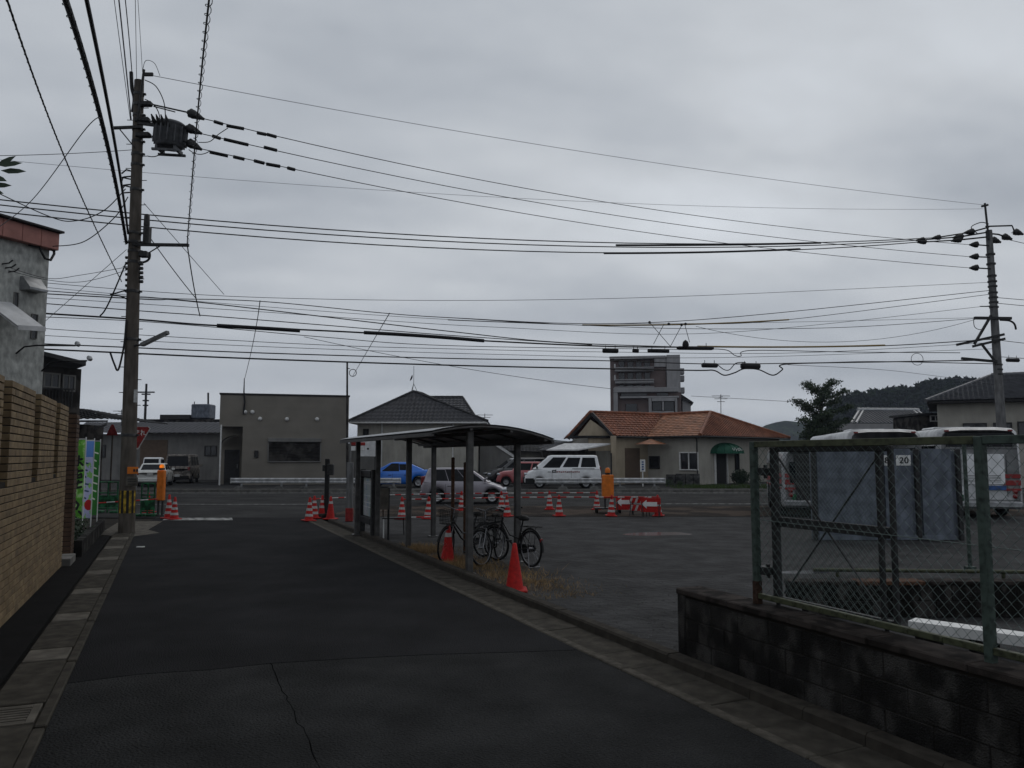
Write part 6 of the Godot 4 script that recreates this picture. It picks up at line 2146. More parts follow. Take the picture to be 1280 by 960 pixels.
	var bn := thing("bench", "small dark metal bench under the shelter beside the map board", "bench", bp, 0.15)
	var seat := begin()
	for k in 4: bevel_box(seat, Vector3(0, 0.42, -0.15 + k * 0.1), Vector3(0.6, 0.025, 0.08), 0.006)
	part("seat", seat, M.dark_steel, bn)
	var bk := begin()
	bevel_box(bk, Vector3(-0.27, 0.62, 0), Vector3(0.03, 0.34, 0.36), 0.01)
	part("backrest", bk, M.rust_post, bn)
	for s in [-1.0, 1.0]:
		for z in [-1.0, 1.0]:
			var lg := begin()
			rod(lg, Vector3(s * 0.26, 0, z * 0.15), Vector3(s * 0.24, 0.41, z * 0.13), 0.013, 6)
			part("leg", lg, M.dark_steel, bn)
	var np := on_ground(482.5, 676, 0.01)
	var no := thing("notice_stand", "small pale notice board on a dark post beside the bench", "notice", np, 0.2)
	var n1 := begin()
	bevel_box(n1, Vector3(0.05, 0.62, -0.03), Vector3(0.05, 1.24, 0.04), 0.006)
	part("post", n1, M.black, no)
	var n2 := begin()
	bevel_box(n2, Vector3(-0.05, 0.98, 0), Vector3(0.2, 0.5, 0.02), 0.004)
	part("board", n2, M.gutter_pale, no)
	var n3 := begin()
	bevel_box(n3, Vector3(-0.06, 0.25, 0), Vector3(0.03, 0.5, 0.02), 0.004)
	part("white_leg", n3, M.white_paint, no)
	# bus stop post
	var sp := on_ground(436.5, 652, 0.01)
	var bs := thing("bus_stop", "grey bus stop post with red base and red bar sign", "bus stop", sp)
	var b1 := begin()
	bevel_box(b1, Vector3(0, 1.1, 0), Vector3(0.2, 1.4, 0.12), 0.01)
	rod(b1, Vector3(0, 1.8, 0), Vector3(0, 2.4, 0), 0.03, 8)
	part("post", b1, M.pole_pale, bs)
	var b2 := begin()
	bevel_box(b2, Vector3(0, 0.21, 0), Vector3(0.22, 0.4, 0.14), 0.01)
	part("base", b2, M.red_paint, bs)
	var b3 := begin()
	bevel_box(b3, Vector3(0.22, 2.36, 0), Vector3(0.46, 0.1, 0.04), 0.01)
	part("red_bar", b3, M.red_paint, bs)
	var b4 := begin()
	bevel_box(b4, Vector3(0.2, 2.22, 0), Vector3(0.4, 0.14, 0.035), 0.01)
	part("name_plate", b4, M.white_paint, bs)
	# pale panel board standing behind
	var wp := seen(459, 560, 47.0)
	var ws := thing("white_sign_box", "large white sign box on legs beyond the map board", "sign", Vector3(wp.x, 0.12, wp.z))
	var w1 := begin()
	bevel_box(w1, Vector3(0, 2.4, 0), Vector3(1.2, 1.1, 0.6), 0.02)
	part("box", w1, M.awning_white, ws)
	for s in [-1.0, 1.0]:
		var w2 := begin()
		box(w2, Vector3(s * 0.5, 0.92, 0), Vector3(0.1, 1.84, 0.1))
		part("leg", w2, M.dark_steel, ws)
	var w3 := begin()
	box(w3, Vector3(0.1, 2.3, 0.303), Vector3(0.12, 0.1, 0.006))
	part("mark", w3, M.trim, ws)
	# dark control post at the lane mouth
	var cp := on_ground(408, 647, 0.01)
	var co := thing("control_post", "dark roadside post with a control box near the red cones", "post", cp)
	var c1 := begin()
	bevel_box(c1, Vector3(0, 0.95, 0), Vector3(0.14, 1.9, 0.14), 0.015)
	part("post", c1, M.black, co)
	var c2 := begin()
	bevel_box(c2, Vector3(0.12, 1.55, 0.06), Vector3(0.2, 0.36, 0.18), 0.02)
	bevel_box(c2, Vector3(-0.1, 1.6, 0.06), Vector3(0.08, 0.2, 0.1), 0.01)
	part("control_box", c2, M.dark_steel, co)
	var c3 := begin()
	bevel_box(c3, Vector3(0, 0.07, 0), Vector3(0.5, 0.14, 0.5), 0.02)
	part("foot", c3, M.block, co)

func make_guardrail() -> void:
	for q in [[290, 500, "longer steel guardrail in front of the beige building", [302, 352, 383, 440, 492]], [670, 830, "shorter steel guardrail in front of the white van", [703, 742, 775, 818]]]:
		var d := 45.6
		var x0 := seen(q[0], 600, d).x
		var x1 := seen(q[1], 600, d).x
		var g := thing("guardrail", q[2], "guardrail", Vector3((x0 + x1) / 2, 0.12, -d), 0.0, "roadside guardrails")
		var w := x1 - x0
		var n := maxi(2, int(w / 2.4))
		for k in n:
			var st := begin()
			var a := -w / 2 + w * k / n
			var b := -w / 2 + w * (k + 1) / n - 0.01
			# w-shaped beam section
			var prof := [Vector2(0.0, 0.34), Vector2(0.05, 0.36), Vector2(0.07, 0.42), Vector2(0.02, 0.47), Vector2(0.02, 0.51), Vector2(0.07, 0.56), Vector2(0.05, 0.62), Vector2(0.0, 0.64)]
			var poly := PackedVector2Array(prof)
			for i in range(prof.size() - 1, -1, -1): poly.append(prof[i] - Vector2(0.012, 0))
			prism(st, poly, a, b, Transform3D(Basis(Vector3.BACK, Vector3.UP, Vector3.RIGHT), Vector3(0, 0, 0.06)))
			part("beam", st, M.guard, g)
		for px in q[3]:
			var x := seen(px, 600, d).x - g.position.x
			var st := begin()
			rod(st, Vector3(x, 0, 0), Vector3(x, 0.62, 0), 0.055, 8)
			part("post", st, M.steel, g)
			var ft := begin()
			lathe(ft, [[0.0, 0.2], [0.16, 0.18], [0.26, 0.06], [0.28, 0.0]], 10, Transform3D(Basis.from_scale(Vector3(1.1, 1.0, 0.9)), Vector3(x, 0.0, 0.42)))
			part("footing", ft, M.stone, g)
		for e in [-1.0, 1.0]:
			var en := begin()
			bevel_box(en, Vector3(e * (w / 2 + 0.03), 0.49, 0.07), Vector3(0.08, 0.32, 0.06), 0.02)
			part("end_piece", en, M.guard, g)

func make_flags() -> void:
	# printed cloth banners on thin poles
	var spots := [[21.5, -1.86, 0.62, 1.85, 0], [23.0, -1.8, 0.5, 1.95, 1], [24.2, -1.75, 0.42, 1.95, 2]]
	var words := ["green banner flag with black brush lettering, nearest the brick pier", "blue and white banner flag with a red disc, the middle of three", "narrow green and red banner flag farthest from the brick pier"]
	for q in spots:
		var p := along(q[0], q[1], 0.25)
		var f := thing("banner_flag", words[q[4]], "flag", Vector3(p.x, 0.0, p.z), 0.12 + q[4] * 0.1, "banner flags")
		var po := begin()
		rod(po, Vector3(0, 0.0, 0), Vector3(0, 2.45, 0), 0.014, 6)
		rod(po, Vector3(0, 2.4, 0), Vector3(-q[2], 2.4, 0), 0.008, 5)
		part("pole", po, M.white_paint, f)
		var m := StandardMaterial3D.new()
		m.albedo_texture = banner_print(q[4])
		m.roughness = 0.85
		m.cull_mode = BaseMaterial3D.CULL_DISABLED
		m.backlight_enabled = true
		m.backlight = Color(0.15, 0.2, 0.12)
		var st := SurfaceTool.new()
		st.begin(Mesh.PRIMITIVE_TRIANGLES)
		st.set_smooth_group(0)
		var nx := 8
		var ny := 20
		var pt := func(i: int, j: int) -> Vector3:
			var u := float(i) / nx
			var v := float(j) / ny
			return Vector3(-u * q[2] * (1.0 - 0.08 * v), 2.38 - v * q[3], 0.05 * sin(u * 5.0 + v * 3.0 + q[4]) * (0.3 + v) + 0.03 * sin(v * 9.0))
		for j in ny:
			for i in nx:
				for c in [[i, j], [i + 1, j], [i + 1, j + 1], [i, j], [i + 1, j + 1], [i, j + 1]]:
					st.set_uv(Vector2(1.0 - float(c[0]) / nx, float(c[1]) / ny))
					st.add_vertex(pt.call(c[0], c[1]))
		part("cloth", st, m, f)
		var bs := begin()
		bevel_box(bs, Vector3(0, 0.05, 0), Vector3(0.34, 0.1, 0.34), 0.02)
		part("base", bs, M.dark_steel, f)

func banner_print(kind: int) -> ImageTexture:
	var im := Image.create(96, 288, false, Image.FORMAT_RGB8)
	var r := RandomNumberGenerator.new()
	r.seed = 40 + kind
	var nz := FastNoiseLite.new()
	nz.seed = 3 + kind
	nz.frequency = 0.022
	var blot := func(x: float, y: float, rad: float, c: Color):
		for j in range(maxi(0, int(y - rad)), mini(288, int(y + rad + 1))):
			for i in range(maxi(0, int(x - rad)), mini(96, int(x + rad + 1))):
				if Vector2(i - x, j - y).length() < rad: im.set_pixel(mini(95, i + 10), j, c)
	for j in 288:
		for i in 96:
			var v := nz.get_noise_2d(i, j)
			var c := Color(0.42, 0.7, 0.2)
			if kind == 0: c = Color(0.3, 0.54, 0.15) if v > 0.05 else (Color(0.42, 0.66, 0.25) if v > -0.18 else Color(0.6, 0.72, 0.5))
			elif kind == 1: c = Color(0.36, 0.52, 0.78) if j < 60 else (Color(0.72, 0.72, 0.86) if v > -0.1 else Color(0.55, 0.76, 0.42))
			else: c = Color(0.22, 0.5, 0.2) if i > 40 else Color(0.55, 0.22, 0.16)
			im.set_pixel(i, j, c)
	var stroke := func(pts: Array, rad: float, c: Color):
		for k in pts.size() - 1:
			for s in 16: blot.call(lerpf(pts[k][0], pts[k + 1][0], s / 16.0), lerpf(pts[k][1], pts[k + 1][1], s / 16.0), rad, c)
	if kind == 0:
		var ink := Color(0.06, 0.08, 0.06)
		# brush written signs running down the cloth
		stroke.call([[50, 74], [78, 70]], 4.5, ink); stroke.call([[66, 60], [62, 92], [48, 100]], 4.5, ink); stroke.call([[70, 82], [80, 92]], 4, ink)
		stroke.call([[48, 116], [80, 112]], 4.5, ink); stroke.call([[60, 106], [58, 140], [76, 136], [74, 124], [52, 134]], 4, ink)
		stroke.call([[52, 158], [78, 154]], 4.5, ink); stroke.call([[64, 150], [54, 176], [78, 172]], 4.5, ink)
		stroke.call([[46, 230], [58, 226], [70, 236], [62, 252], [48, 250]], 5, ink); stroke.call([[72, 262], [88, 274]], 5, ink)
	elif kind == 1:
		blot.call(70, 238, 20, Color(0.7, 0.1, 0.1))
		for k in 6: stroke.call([[30 + r.randi() % 20, 80 + k * 26], [50 + r.randi() % 20, 84 + k * 26]], 3.0, Color(0.2, 0.28, 0.4))
	else:
		for k in 7: stroke.call([[50, 40 + k * 30], [66 + r.randi() % 14, 46 + k * 30]], 3.0, Color(0.9, 0.9, 0.85))
	return ImageTexture.create_from_image(im)

func make_signs() -> void:
	var d := 25.0
	var p := seen(172, 545, d)
	var s := thing("stop_sign", "red inverted triangle stop sign on a grey post behind the electric pole", "sign", Vector3(p.x, 0, p.z))
	var st := begin()
	rod(st, Vector3(0.0, 0, 0), Vector3(0, p.y + 0.1, 0), 0.035, 10)
	part("post", st, M.pole_pale, s)
	var c := p.y - 0.0
	var tri_pts := func(r: float) -> PackedVector2Array: return PackedVector2Array([Vector2(-0.42 * r, c + 0.2 + 0.04 * r), Vector2(-0.36 * r, c + 0.2 + 0.09 * r), Vector2(0.36 * r, c + 0.2 + 0.09 * r), Vector2(0.42 * r, c + 0.2 + 0.04 * r), Vector2(0.06 * r, c + 0.2 - 0.62 * r), Vector2(-0.06 * r, c + 0.2 - 0.62 * r)])
	var w := begin()
	prism(w, tri_pts.call(1.0), 0.038, 0.05)
	part("border", w, M.white_band, s)
	var rd := begin()
	prism(rd, tri_pts.call(0.92), 0.051, 0.054)
	part("face", rd, M.red_paint, s)
	# the three signs that read tomare, drawn as strokes
	var tx := begin()
	var y0 := c + 0.1
	for q in [[[-0.2, 0.09], [-0.2, -0.07]], [[-0.2, 0.02], [-0.14, 0.02]], [[-0.255, 0.0], [-0.255, -0.07]], [[-0.29, -0.075], [-0.11, -0.075]], [[-0.07, 0.06], [0.07, 0.06]], [[-0.07, 0.02], [0.07, 0.02]], [[0.0, 0.09], [0.0, -0.04], [-0.04, -0.075], [-0.07, -0.05], [-0.02, -0.04], [0.07, -0.08]], [[0.15, 0.09], [0.15, -0.09]], [[0.12, 0.05], [0.18, 0.05], [0.12, -0.05]], [[0.16, 0.0], [0.22, 0.05], [0.22, -0.06], [0.28, -0.06]]]:
		var pts := []
		for a in q: pts.append(Vector3(a[0], y0 + a[1], 0.057))
		tube(tx, pts, 0.011, 5)
	part("lettering", tx, M.white_paint, s)
	# a second, faded one seen edge-on left of the pole
	var p2 := seen(141, 538, 40.0)
	var s2 := thing("warning_sign", "dull red triangular sign beyond the left side of the pole", "sign", Vector3(p2.x, 0, p2.z))
	var a1 := begin()
	rod(a1, Vector3(0, 0, 0), Vector3(0, p2.y, 0), 0.04, 8)
	part("post", a1, M.pole, s2)
	var a2 := begin()
	prism(a2, PackedVector2Array([Vector2(-0.3, p2.y - 0.25), Vector2(0.3, p2.y - 0.25), Vector2(0.05, p2.y + 0.3), Vector2(-0.05, p2.y + 0.3)]), 0.045, 0.06)
	part("face", a2, M.red_paint, s2)

# ---------------------------------------------------------------- poles and wires
func thread(pts: Array, seg := 10) -> Array:
	# smooth line through points [x, y, depth]
	var w := []
	for p in pts: w.append(seen(p[0], p[1], p[2]))
	var out := []
	if w.size() == 2:
		for i in seg + 1: out.append(w[0].lerp(w[1], float(i) / seg))
	elif w.size() == 3:
		var t1: float = w[0].distance_to(w[1]) / (w[0].distance_to(w[1]) + w[1].distance_to(w[2]))
		for i in seg * 2 + 1:
			var t := float(i) / (seg * 2)
			out.append(w[0] * ((t - t1) * (t - 1) / t1) + w[1] * (t * (t - 1) / (t1 * (t1 - 1))) + w[2] * (t * (t - t1) / (1 - t1)))
	else:
		for i in w.size() - 1:
			var a: Vector3 = w[maxi(i - 1, 0)]
			var d: Vector3 = w[mini(i + 2, w.size() - 1)]
			for k in seg: out.append(w[i].cubic_interpolate(w[i + 1], a, d, float(k) / seg))
		out.append(w[-1])
	return out

func wire(label: String, pts: Array, r: float, m: Material, group := "overhead wires") -> MeshInstance3D:
	var st := begin()
	tube(st, thread(pts), r, 5, true)
	return solo("overhead_wire", label, "wire", st, m, group)

func coil(path: Array, radius: float, turns: float, r: float) -> SurfaceTool:
	var st := begin()
	var total := 0.0
	for i in path.size() - 1: total += path[i].distance_to(path[i + 1])
	var n := int(turns * 9)
	var pts := []
	for k in n + 1:
		var f := float(k) / n * (path.size() - 1)
		var i := mini(int(f), path.size() - 2)
		var c: Vector3 = path[i].lerp(path[i + 1], f - i)
		var d: Vector3 = (path[i + 1] - path[i]).normalized()
		var x := d.cross(Vector3.UP).normalized()
		var y := d.cross(x)
		var a := TAU * turns * k / n
		pts.append(c + (x * cos(a) + y * sin(a)) * radius - y * radius * 0.0 + Vector3.DOWN * radius * 0.6)
	tube(st, pts, r, 4, false)
	return st

func sleeve(parent: Node3D, pts: Array, r: float, m: Material, called := "sleeve") -> void:
	var st := begin()
	tube(st, thread(pts, 4), r, 8, true)
	part(called, st, m, parent)

func insulator(st: SurfaceTool, a: Vector3, b: Vector3, r: float) -> void:
	# stack of discs narrowing from a to b
	var y := (b - a).normalized()
	var x := y.cross(Vector3.UP if absf(y.y) < 0.9 else Vector3.RIGHT).normalized()
	var len := a.distance_to(b)
	var prof := [[0.0, 0.0], [r * 0.5, 0.0], [r * 0.55, len * 0.1], [r, len * 0.14], [r * 0.92, len * 0.3], [r * 0.98, len * 0.33], [r * 0.7, len * 0.55], [r * 0.76, len * 0.58], [r * 0.34, len * 0.9], [r * 0.3, len], [0.0, len]]
	lathe(st, prof, 12, Transform3D(Basis(x, y, x.cross(y)), a))

func make_left_pole() -> void:
	var d := 21.4
	var base := on_ground(158, 666, 0.0)
	d = -base.z
	var top := seen(174, 101, d)
	var p := thing("electric_pole", "tall concrete electric pole with transformer at the lane corner", "pole", base)
	var at_h := func(y: float) -> Vector3: return seen(158, 666, d).lerp(top, (y) / top.y) * Vector3(1, 0, 1) + Vector3(0, y, 0)
	var sh := begin()
	var pts := []
	var rad := []
	for k in 9:
		var y := top.y * k / 8
		pts.append(at_h.call(y))
		rad.append(lerpf(0.205, 0.125, k / 8.0))
	tube(sh, pts, rad, 20)
	part("shaft", sh, M.pole, p, true)
	var bands := begin()
	for y in [2.55, 5.1, 6.4, 7.2, 7.5, 7.75, 8.0, 9.2, 9.9, 10.2, 10.55, 10.9, 11.3, 11.6, 11.9]:
		var c: Vector3 = at_h.call(y)
		var r := lerpf(0.205, 0.125, y / top.y) + 0.012
		lathe(bands, [[r, -0.04], [r, 0.04], [r - 0.03, 0.04]], 16, Transform3D(Basis.IDENTITY, c))
		box(bands, c + Vector3(r + 0.02, 0, 0), Vector3(0.07, 0.05, 0.06))
	part("band", bands, M.dark_steel, p, true)
	var steps := begin()
	for k in 26:
		var y := 3.0 + k * 0.34
		var c: Vector3 = at_h.call(y)
		var s := 1.0 if k % 2 else -1.0
		rod(steps, c, c + Vector3(s * 0.29, 0.0, 0.02), 0.011, 5)
	part("step_bolt", steps, M.dark_steel, p, true)
	# striped guard round the foot
	var g0 := seen(158, 641, d).y
	var g1 := seen(158, 613, d).y
	var blk := begin()
	var yel := begin()
	for k in 20:
		var a := TAU * k / 20
		var b := TAU * (k + 1) / 20
		var st := blk if k % 2 else yel
		for e in [[g0, g1]]:
			var c0: Vector3 = at_h.call(e[0]); var c1: Vector3 = at_h.call(e[1])
			var r0 := 0.212; var r1 := 0.209
			quad(st, c0 + Vector3(cos(b) * r0, 0, sin(b) * r0), c0 + Vector3(cos(a) * r0, 0, sin(a) * r0), c1 + Vector3(cos(a) * r1, 0, sin(a) * r1), c1 + Vector3(cos(b) * r1, 0, sin(b) * r1))
	var gd := part("stripe_guard", blk, M.black, p, true)
	part("yellow_stripe", yel, M.yellow_paint, gd)
	var plate := begin()
	bevel_box(plate, seen(166, 588, d - 0.21), Vector3(0.26, 0.18, 0.012), 0.004, Basis(Vector3.UP, 0.3))
	part("orange_plate", plate, M.orange, p, true)
	var plate2 := begin()
	bevel_box(plate2, seen(165, 602, d - 0.215), Vector3(0.28, 0.22, 0.012), 0.004, Basis(Vector3.UP, 0.3))
	part("notice_plate", plate2, M.gutter_pale, p, true)
	var ltr := begin()
	for k in 4: bevel_box(ltr, seen(160.5 + k * 3.6, 588, d - 0.223), Vector3(0.045, 0.07, 0.006), 0.001, Basis(Vector3.UP, 0.3))
	for k in 3: bevel_box(ltr, seen(165, 599 + k * 3, d - 0.228), Vector3(0.2, 0.018, 0.006), 0.001, Basis(Vector3.UP, 0.3))
	part("lettering", ltr, M.dark_steel, p, true)
	var strip := begin()
	bevel_box(strip, seen(169.5, 495, d - 0.2), Vector3(0.09, 0.34, 0.012), 0.003, Basis(Vector3.UP, 0.5))
	part("number_strip", strip, M.white_band, p, true)
	# earth wire rod on top
	var tr := begin()
	tube(tr, [seen(172.5, 150, d - 0.16), seen(180, 87, d - 0.16)], [0.04, 0.035], 8)
	bevel_box(tr, seen(186, 93, d - 0.16), Vector3(0.24, 0.1, 0.06), 0.01)
	part("top_rod", tr, M.dark_steel, p, true)
	# arms
	for q in [["arm", 141, 160, 178, 158.5, 0.05], ["arm", 166, 305.5, 236, 306.5, 0.055], ["arm", 172, 154, 205, 158, 0.05], ["brace", 150, 162, 168, 184, 0.02], ["brace", 186, 316, 201, 307, 0.018]]:
		var st := begin()
		beam(st, seen(q[1], q[2], d - 0.15), seen(q[3], q[4], d - 0.15), q[5] * 1.4, q[5] * 1.4)
		part(q[0], st, M.dark_steel, p, true)
	# dead end strings of the three high lines
	for q in [[170, 129, 192, 131, 237, 141, 255, 149], [170, 149, 186, 151, 235, 160, 252, 167], [170, 168, 188, 170, 236, 178, 252, 187]]:
		var st := begin()
		bevel_box(st, seen((q[0] + q[2]) / 2.0, (q[1] + q[3]) / 2.0, d - 0.1), Vector3(0.4, 0.14, 0.16), 0.03)
		rod(st, seen(q[2], q[3], d), seen(q[4], q[5], d), 0.022, 6)
		rod(st, seen(q[2], q[3] + 2, d), seen(q[4] - 18, q[5] - 1, d), 0.016, 6)
		part("strain_rod", st, M.dark_steel, p, true)
		var ins := begin()
		insulator(ins, seen(q[4] - 2, q[5] - 1, d), seen(q[6], q[7], d), 0.13)
		part("insulator", ins, M.dark_steel, p, true)
	# transformer can with lid, ribs and bushings
	var tc := seen(213, 170, d)
	var tf := begin()
	var tilt := Basis(Vector3.BACK, -0.06)
	lathe(tf, [[0.0, -0.33], [0.3, -0.33], [0.36, -0.29], [0.37, 0.25], [0.4, 0.27], [0.4, 0.31], [0.33, 0.36], [0.0, 0.37]], 20, Transform3D(tilt, tc))
	for k in 14:
		var a := TAU * k / 14
		box(tf, tc + tilt * Vector3(cos(a) * 0.39, -0.02, sin(a) * 0.39), Vector3(0.1, 0.46, 0.018), tilt * Basis(Vector3.UP, -a))
	for x in [-0.25, 0.25]: box(tf, tc + tilt * Vector3(x, -0.4, 0), Vector3(0.06, 0.1, 0.5), tilt)
	box(tf, tc + tilt * Vector3(0, -0.46, 0.2), Vector3(0.75, 0.06, 0.07), tilt)
	box(tf, tc + tilt * Vector3(0, -0.46, -0.2), Vector3(0.75, 0.06, 0.07), tilt)
	var to := part("transformer", tf, M.transformer, p, true)
	var bu := begin()
	for k in 4: insulator(bu, tc + tilt * Vector3(-0.3 + k * 0.13, 0.2 - k * 0.04, 0.3), tc + tilt * Vector3(-0.38 + k * 0.13, 0.42, 0.42), 0.06)
	part("bushing", bu, M.dark_steel, to)
	var jm := begin()
	tube(jm, thread([[181, 100, d], [195, 108, d], [205, 128, d], [207, 152, d]], 6), 0.014, 5)
	tube(jm, thread([[181, 124, d], [194, 133, d], [200, 150, d]], 6), 0.014, 5)
	tube(jm, thread([[184, 195, d], [196, 195, d], [205, 188, d]], 6), 0.014, 5)
	tube(jm, thread([[178, 90, d], [182, 76, d], [193, 79, d], [200, 95, d]], 6), 0.008, 5)
	tube(jm, thread([[248, 178, d], [262, 177, d], [273, 168, d], [285, 160, d]], 6), 0.012, 5)
	tube(jm, thread([[236, 187, d], [250, 193, d], [262, 189, d]], 6), 0.012, 5)
	part("jumper", jm, M.cable, p, true)
	# stacked bolts and cables on the left flank
	var cl := begin()
	for k in 6:
		var y := 215.0 + k * 5
		tube(cl, [seen(168, y, d), seen(158 - (k % 3) * 2, y - 3 + (k % 2) * 4, d), seen(152, y + 2, d)], 0.022, 5)
	for k in 7: rod(cl, seen(157, 322 + k * 7, d), seen(163, 322 + k * 7, d), 0.04, 6)
	tube(cl, thread([[164, 90, d], [165, 110, d], [168, 124, d], [166, 140, d]], 5), 0.05, 6)
	tube(cl, thread([[157, 330, d - 0.2], [140, 370, d - 0.2], [131, 388, d - 0.2], [125, 395, d - 0.2]], 6), 0.02, 5)
	tube(cl, thread([[159, 362, d - 0.2], [146, 366, d - 0.2], [138, 368, d - 0.2], [150, 370, d - 0.2], [159, 374, d - 0.2]], 6), 0.02, 5)
	tube(cl, thread([[158, 400, d - 0.2], [155, 432, d - 0.2], [148, 462, d - 0.2], [143, 455, d - 0.2], [138, 441, d - 0.2]], 6), 0.026, 5)
	part("cable_tail", cl, M.cable, p, true)
	var bx := begin()
	bevel_box(bx, seen(184, 295, d - 0.1), Vector3(0.16, 0.5, 0.2), 0.02)
	lathe(bx, [[0.0, 0.5], [0.07, 0.48], [0.08, 0.2], [0.06, 0.0], [0.0, 0.0]], 12, Transform3D(Basis.IDENTITY, seen(183, 290, d - 0.1)))
	bevel_box(bx, seen(180, 318, d - 0.1), Vector3(0.22, 0.16, 0.2), 0.02)
	tube(bx, thread([[187, 316, d], [186, 324, d], [178, 328, d]], 4), 0.03, 6)
	part("switch_box", bx, M.dark_steel, p, true)
	for k in 5:
		var st := begin()
		rod(st, seen(174, 330 + k * 5.5, d - 0.15), seen(178.5, 330 + k * 5.5, d - 0.15), 0.045, 8)
		part("spool", st, M.dark_steel, p, true)
	# street lamp, unlit tube
	var la := thing("street_lamp", "unlit tube street lamp sticking out from the electric pole", "street lamp", seen(172, 431, d - 0.2))
	var lb := begin()
	beam(lb, seen(177, 431, d - 0.2), seen(210, 415.5, d - 0.5), 0.1, 0.09)
	part("lamp_shade", lb, M.pole_pale, la, true)
	var lu := begin()
	rod(lu, seen(180, 432, d - 0.2), seen(207, 418.5, d - 0.5), 0.03, 8)
	part("tube", lu, M.white_band, la, true)
	var lc := begin()
	rod(lc, seen(168, 432, d - 0.1), seen(178, 431, d - 0.2), 0.03, 6)
	part("bracket", lc, M.dark_steel, la, true)

func make_right_pole() -> void:
	var d := 34.0
	var base := seen(1253, 540, d)
	base.y = 0.01
	var p := thing("utility_pole", "concrete utility pole with fanned insulators standing behind the buses", "pole", base)
	var top := seen(1236, 288, d)
	var sh := begin()
	tube(sh, [base, top], [0.21, 0.13], 16)
	part("shaft", sh, M.pole_pale, p, true)
	var rodt := begin()
	tube(rodt, [seen(1236, 300, d - 0.15), seen(1231, 254, d - 0.15)], 0.045, 8)
	rod(rodt, seen(1227, 258, d - 0.15), seen(1235, 256, d - 0.15), 0.05, 6)
	part("top_rod", rodt, M.dark_steel, p, true)
	for q in [[1212, 306, 1236, 307], [1212, 321, 1237, 321.5], [1212, 335, 1238, 336]]:
		var st := begin()
		rod(st, seen(q[0] + 8, q[1], d - 0.1), seen(q[2], q[3], d - 0.1), 0.03, 6)
		part("strain_rod", st, M.dark_steel, p, true)
		var ins := begin()
		insulator(ins, seen(q[0] + 11, q[1] - 0.5, d - 0.1), seen(q[0], q[1], d - 0.1), 0.14)
		part("insulator", ins, M.dark_steel, p, true)
	for q in [[1232, 283, 1265, 282, 1276, 292], [1238, 292, 1248, 293, 1262, 298], [1238, 298, 1242, 299, 1248, 302]]:
		var st := begin()
		tube(st, [seen(q[0], q[1], d), seen(q[2], q[3], d), seen(q[4] - 8, q[5] - 3, d)], 0.035, 6)
		part("strain_rod", st, M.dark_steel, p, true)
		var ins := begin()
		insulator(ins, seen(q[4] - 9, q[5] - 3, d), seen(q[4] + 3, q[5] + 1, d), 0.15)
		part("insulator", ins, M.dark_steel, p, true)
	for q in [[1236, 284, 1214, 290, 1170, 297], [1236, 290, 1200, 296, 1150, 300], [1236, 296, 1198, 300, 1152, 302.5]]:
		var st := begin()
		tube(st, [seen(q[0], q[1], d), seen(q[2], q[3], d)], 0.035, 6)
		part("strain_rod", st, M.dark_steel, p, true)
		var ins := begin()
		insulator(ins, seen(q[2] + 4, q[3] - 1, d), seen(q[2] - 9, q[3] + 1.2, d), 0.14)
		rod(ins, seen(q[2], q[3], d), seen(q[4], q[5], d), 0.03, 5)
		insulator(ins, seen(q[4] + 6, q[5] - 0.6, d), seen(q[4] - 5, q[5] + 0.6, d), 0.12)
		part("insulator", ins, M.dark_steel, p, true)
	for q in [["arm", 1218, 397.5, 1264, 398, 0.09], ["arm", 1196, 431, 1255, 418, 0.08], ["arm", 1216, 433, 1256, 423.5, 0.08], ["brace", 1239, 394, 1218, 430, 0.07], ["brace", 1227, 430, 1244, 452, 0.06], ["arm", 1202, 448, 1246, 452, 0.08], ["arm", 1225, 383, 1240, 383, 0.03]]:
		var st := begin()
		beam(st, seen(q[1], q[2], d - 0.15), seen(q[3], q[4], d - 0.15), q[5] * 1.3, q[5] * 1.3)
		part(q[0], st, M.dark_steel, p, true)
	var jm := begin()
	tube(jm, thread([[1250, 400, d], [1262, 401, d], [1268, 405, d], [1270, 412, d]], 5), 0.04, 6)
	tube(jm, thread([[1217, 398, d], [1218, 408, d], [1224, 412, d], [1231, 411, d]], 5), 0.015, 5)
	tube(jm, thread([[1222, 292, d], [1214, 284, d], [1226, 278, d], [1236, 280, d]], 5), 0.02, 5)
	part("jumper", jm, M.cable, p, true)
	var bands := begin()
	for y in [318, 330, 345, 352, 358, 366, 372, 378, 384, 456, 462, 468]:
		var c := seen(1236 + (y - 288) * 0.067, y, d)
		lathe(bands, [[0.185, -0.035], [0.185, 0.035], [0.1, 0.035]], 12, Transform3D(Basis.IDENTITY, c))
	part("band", bands, M.dark_steel, p, true)

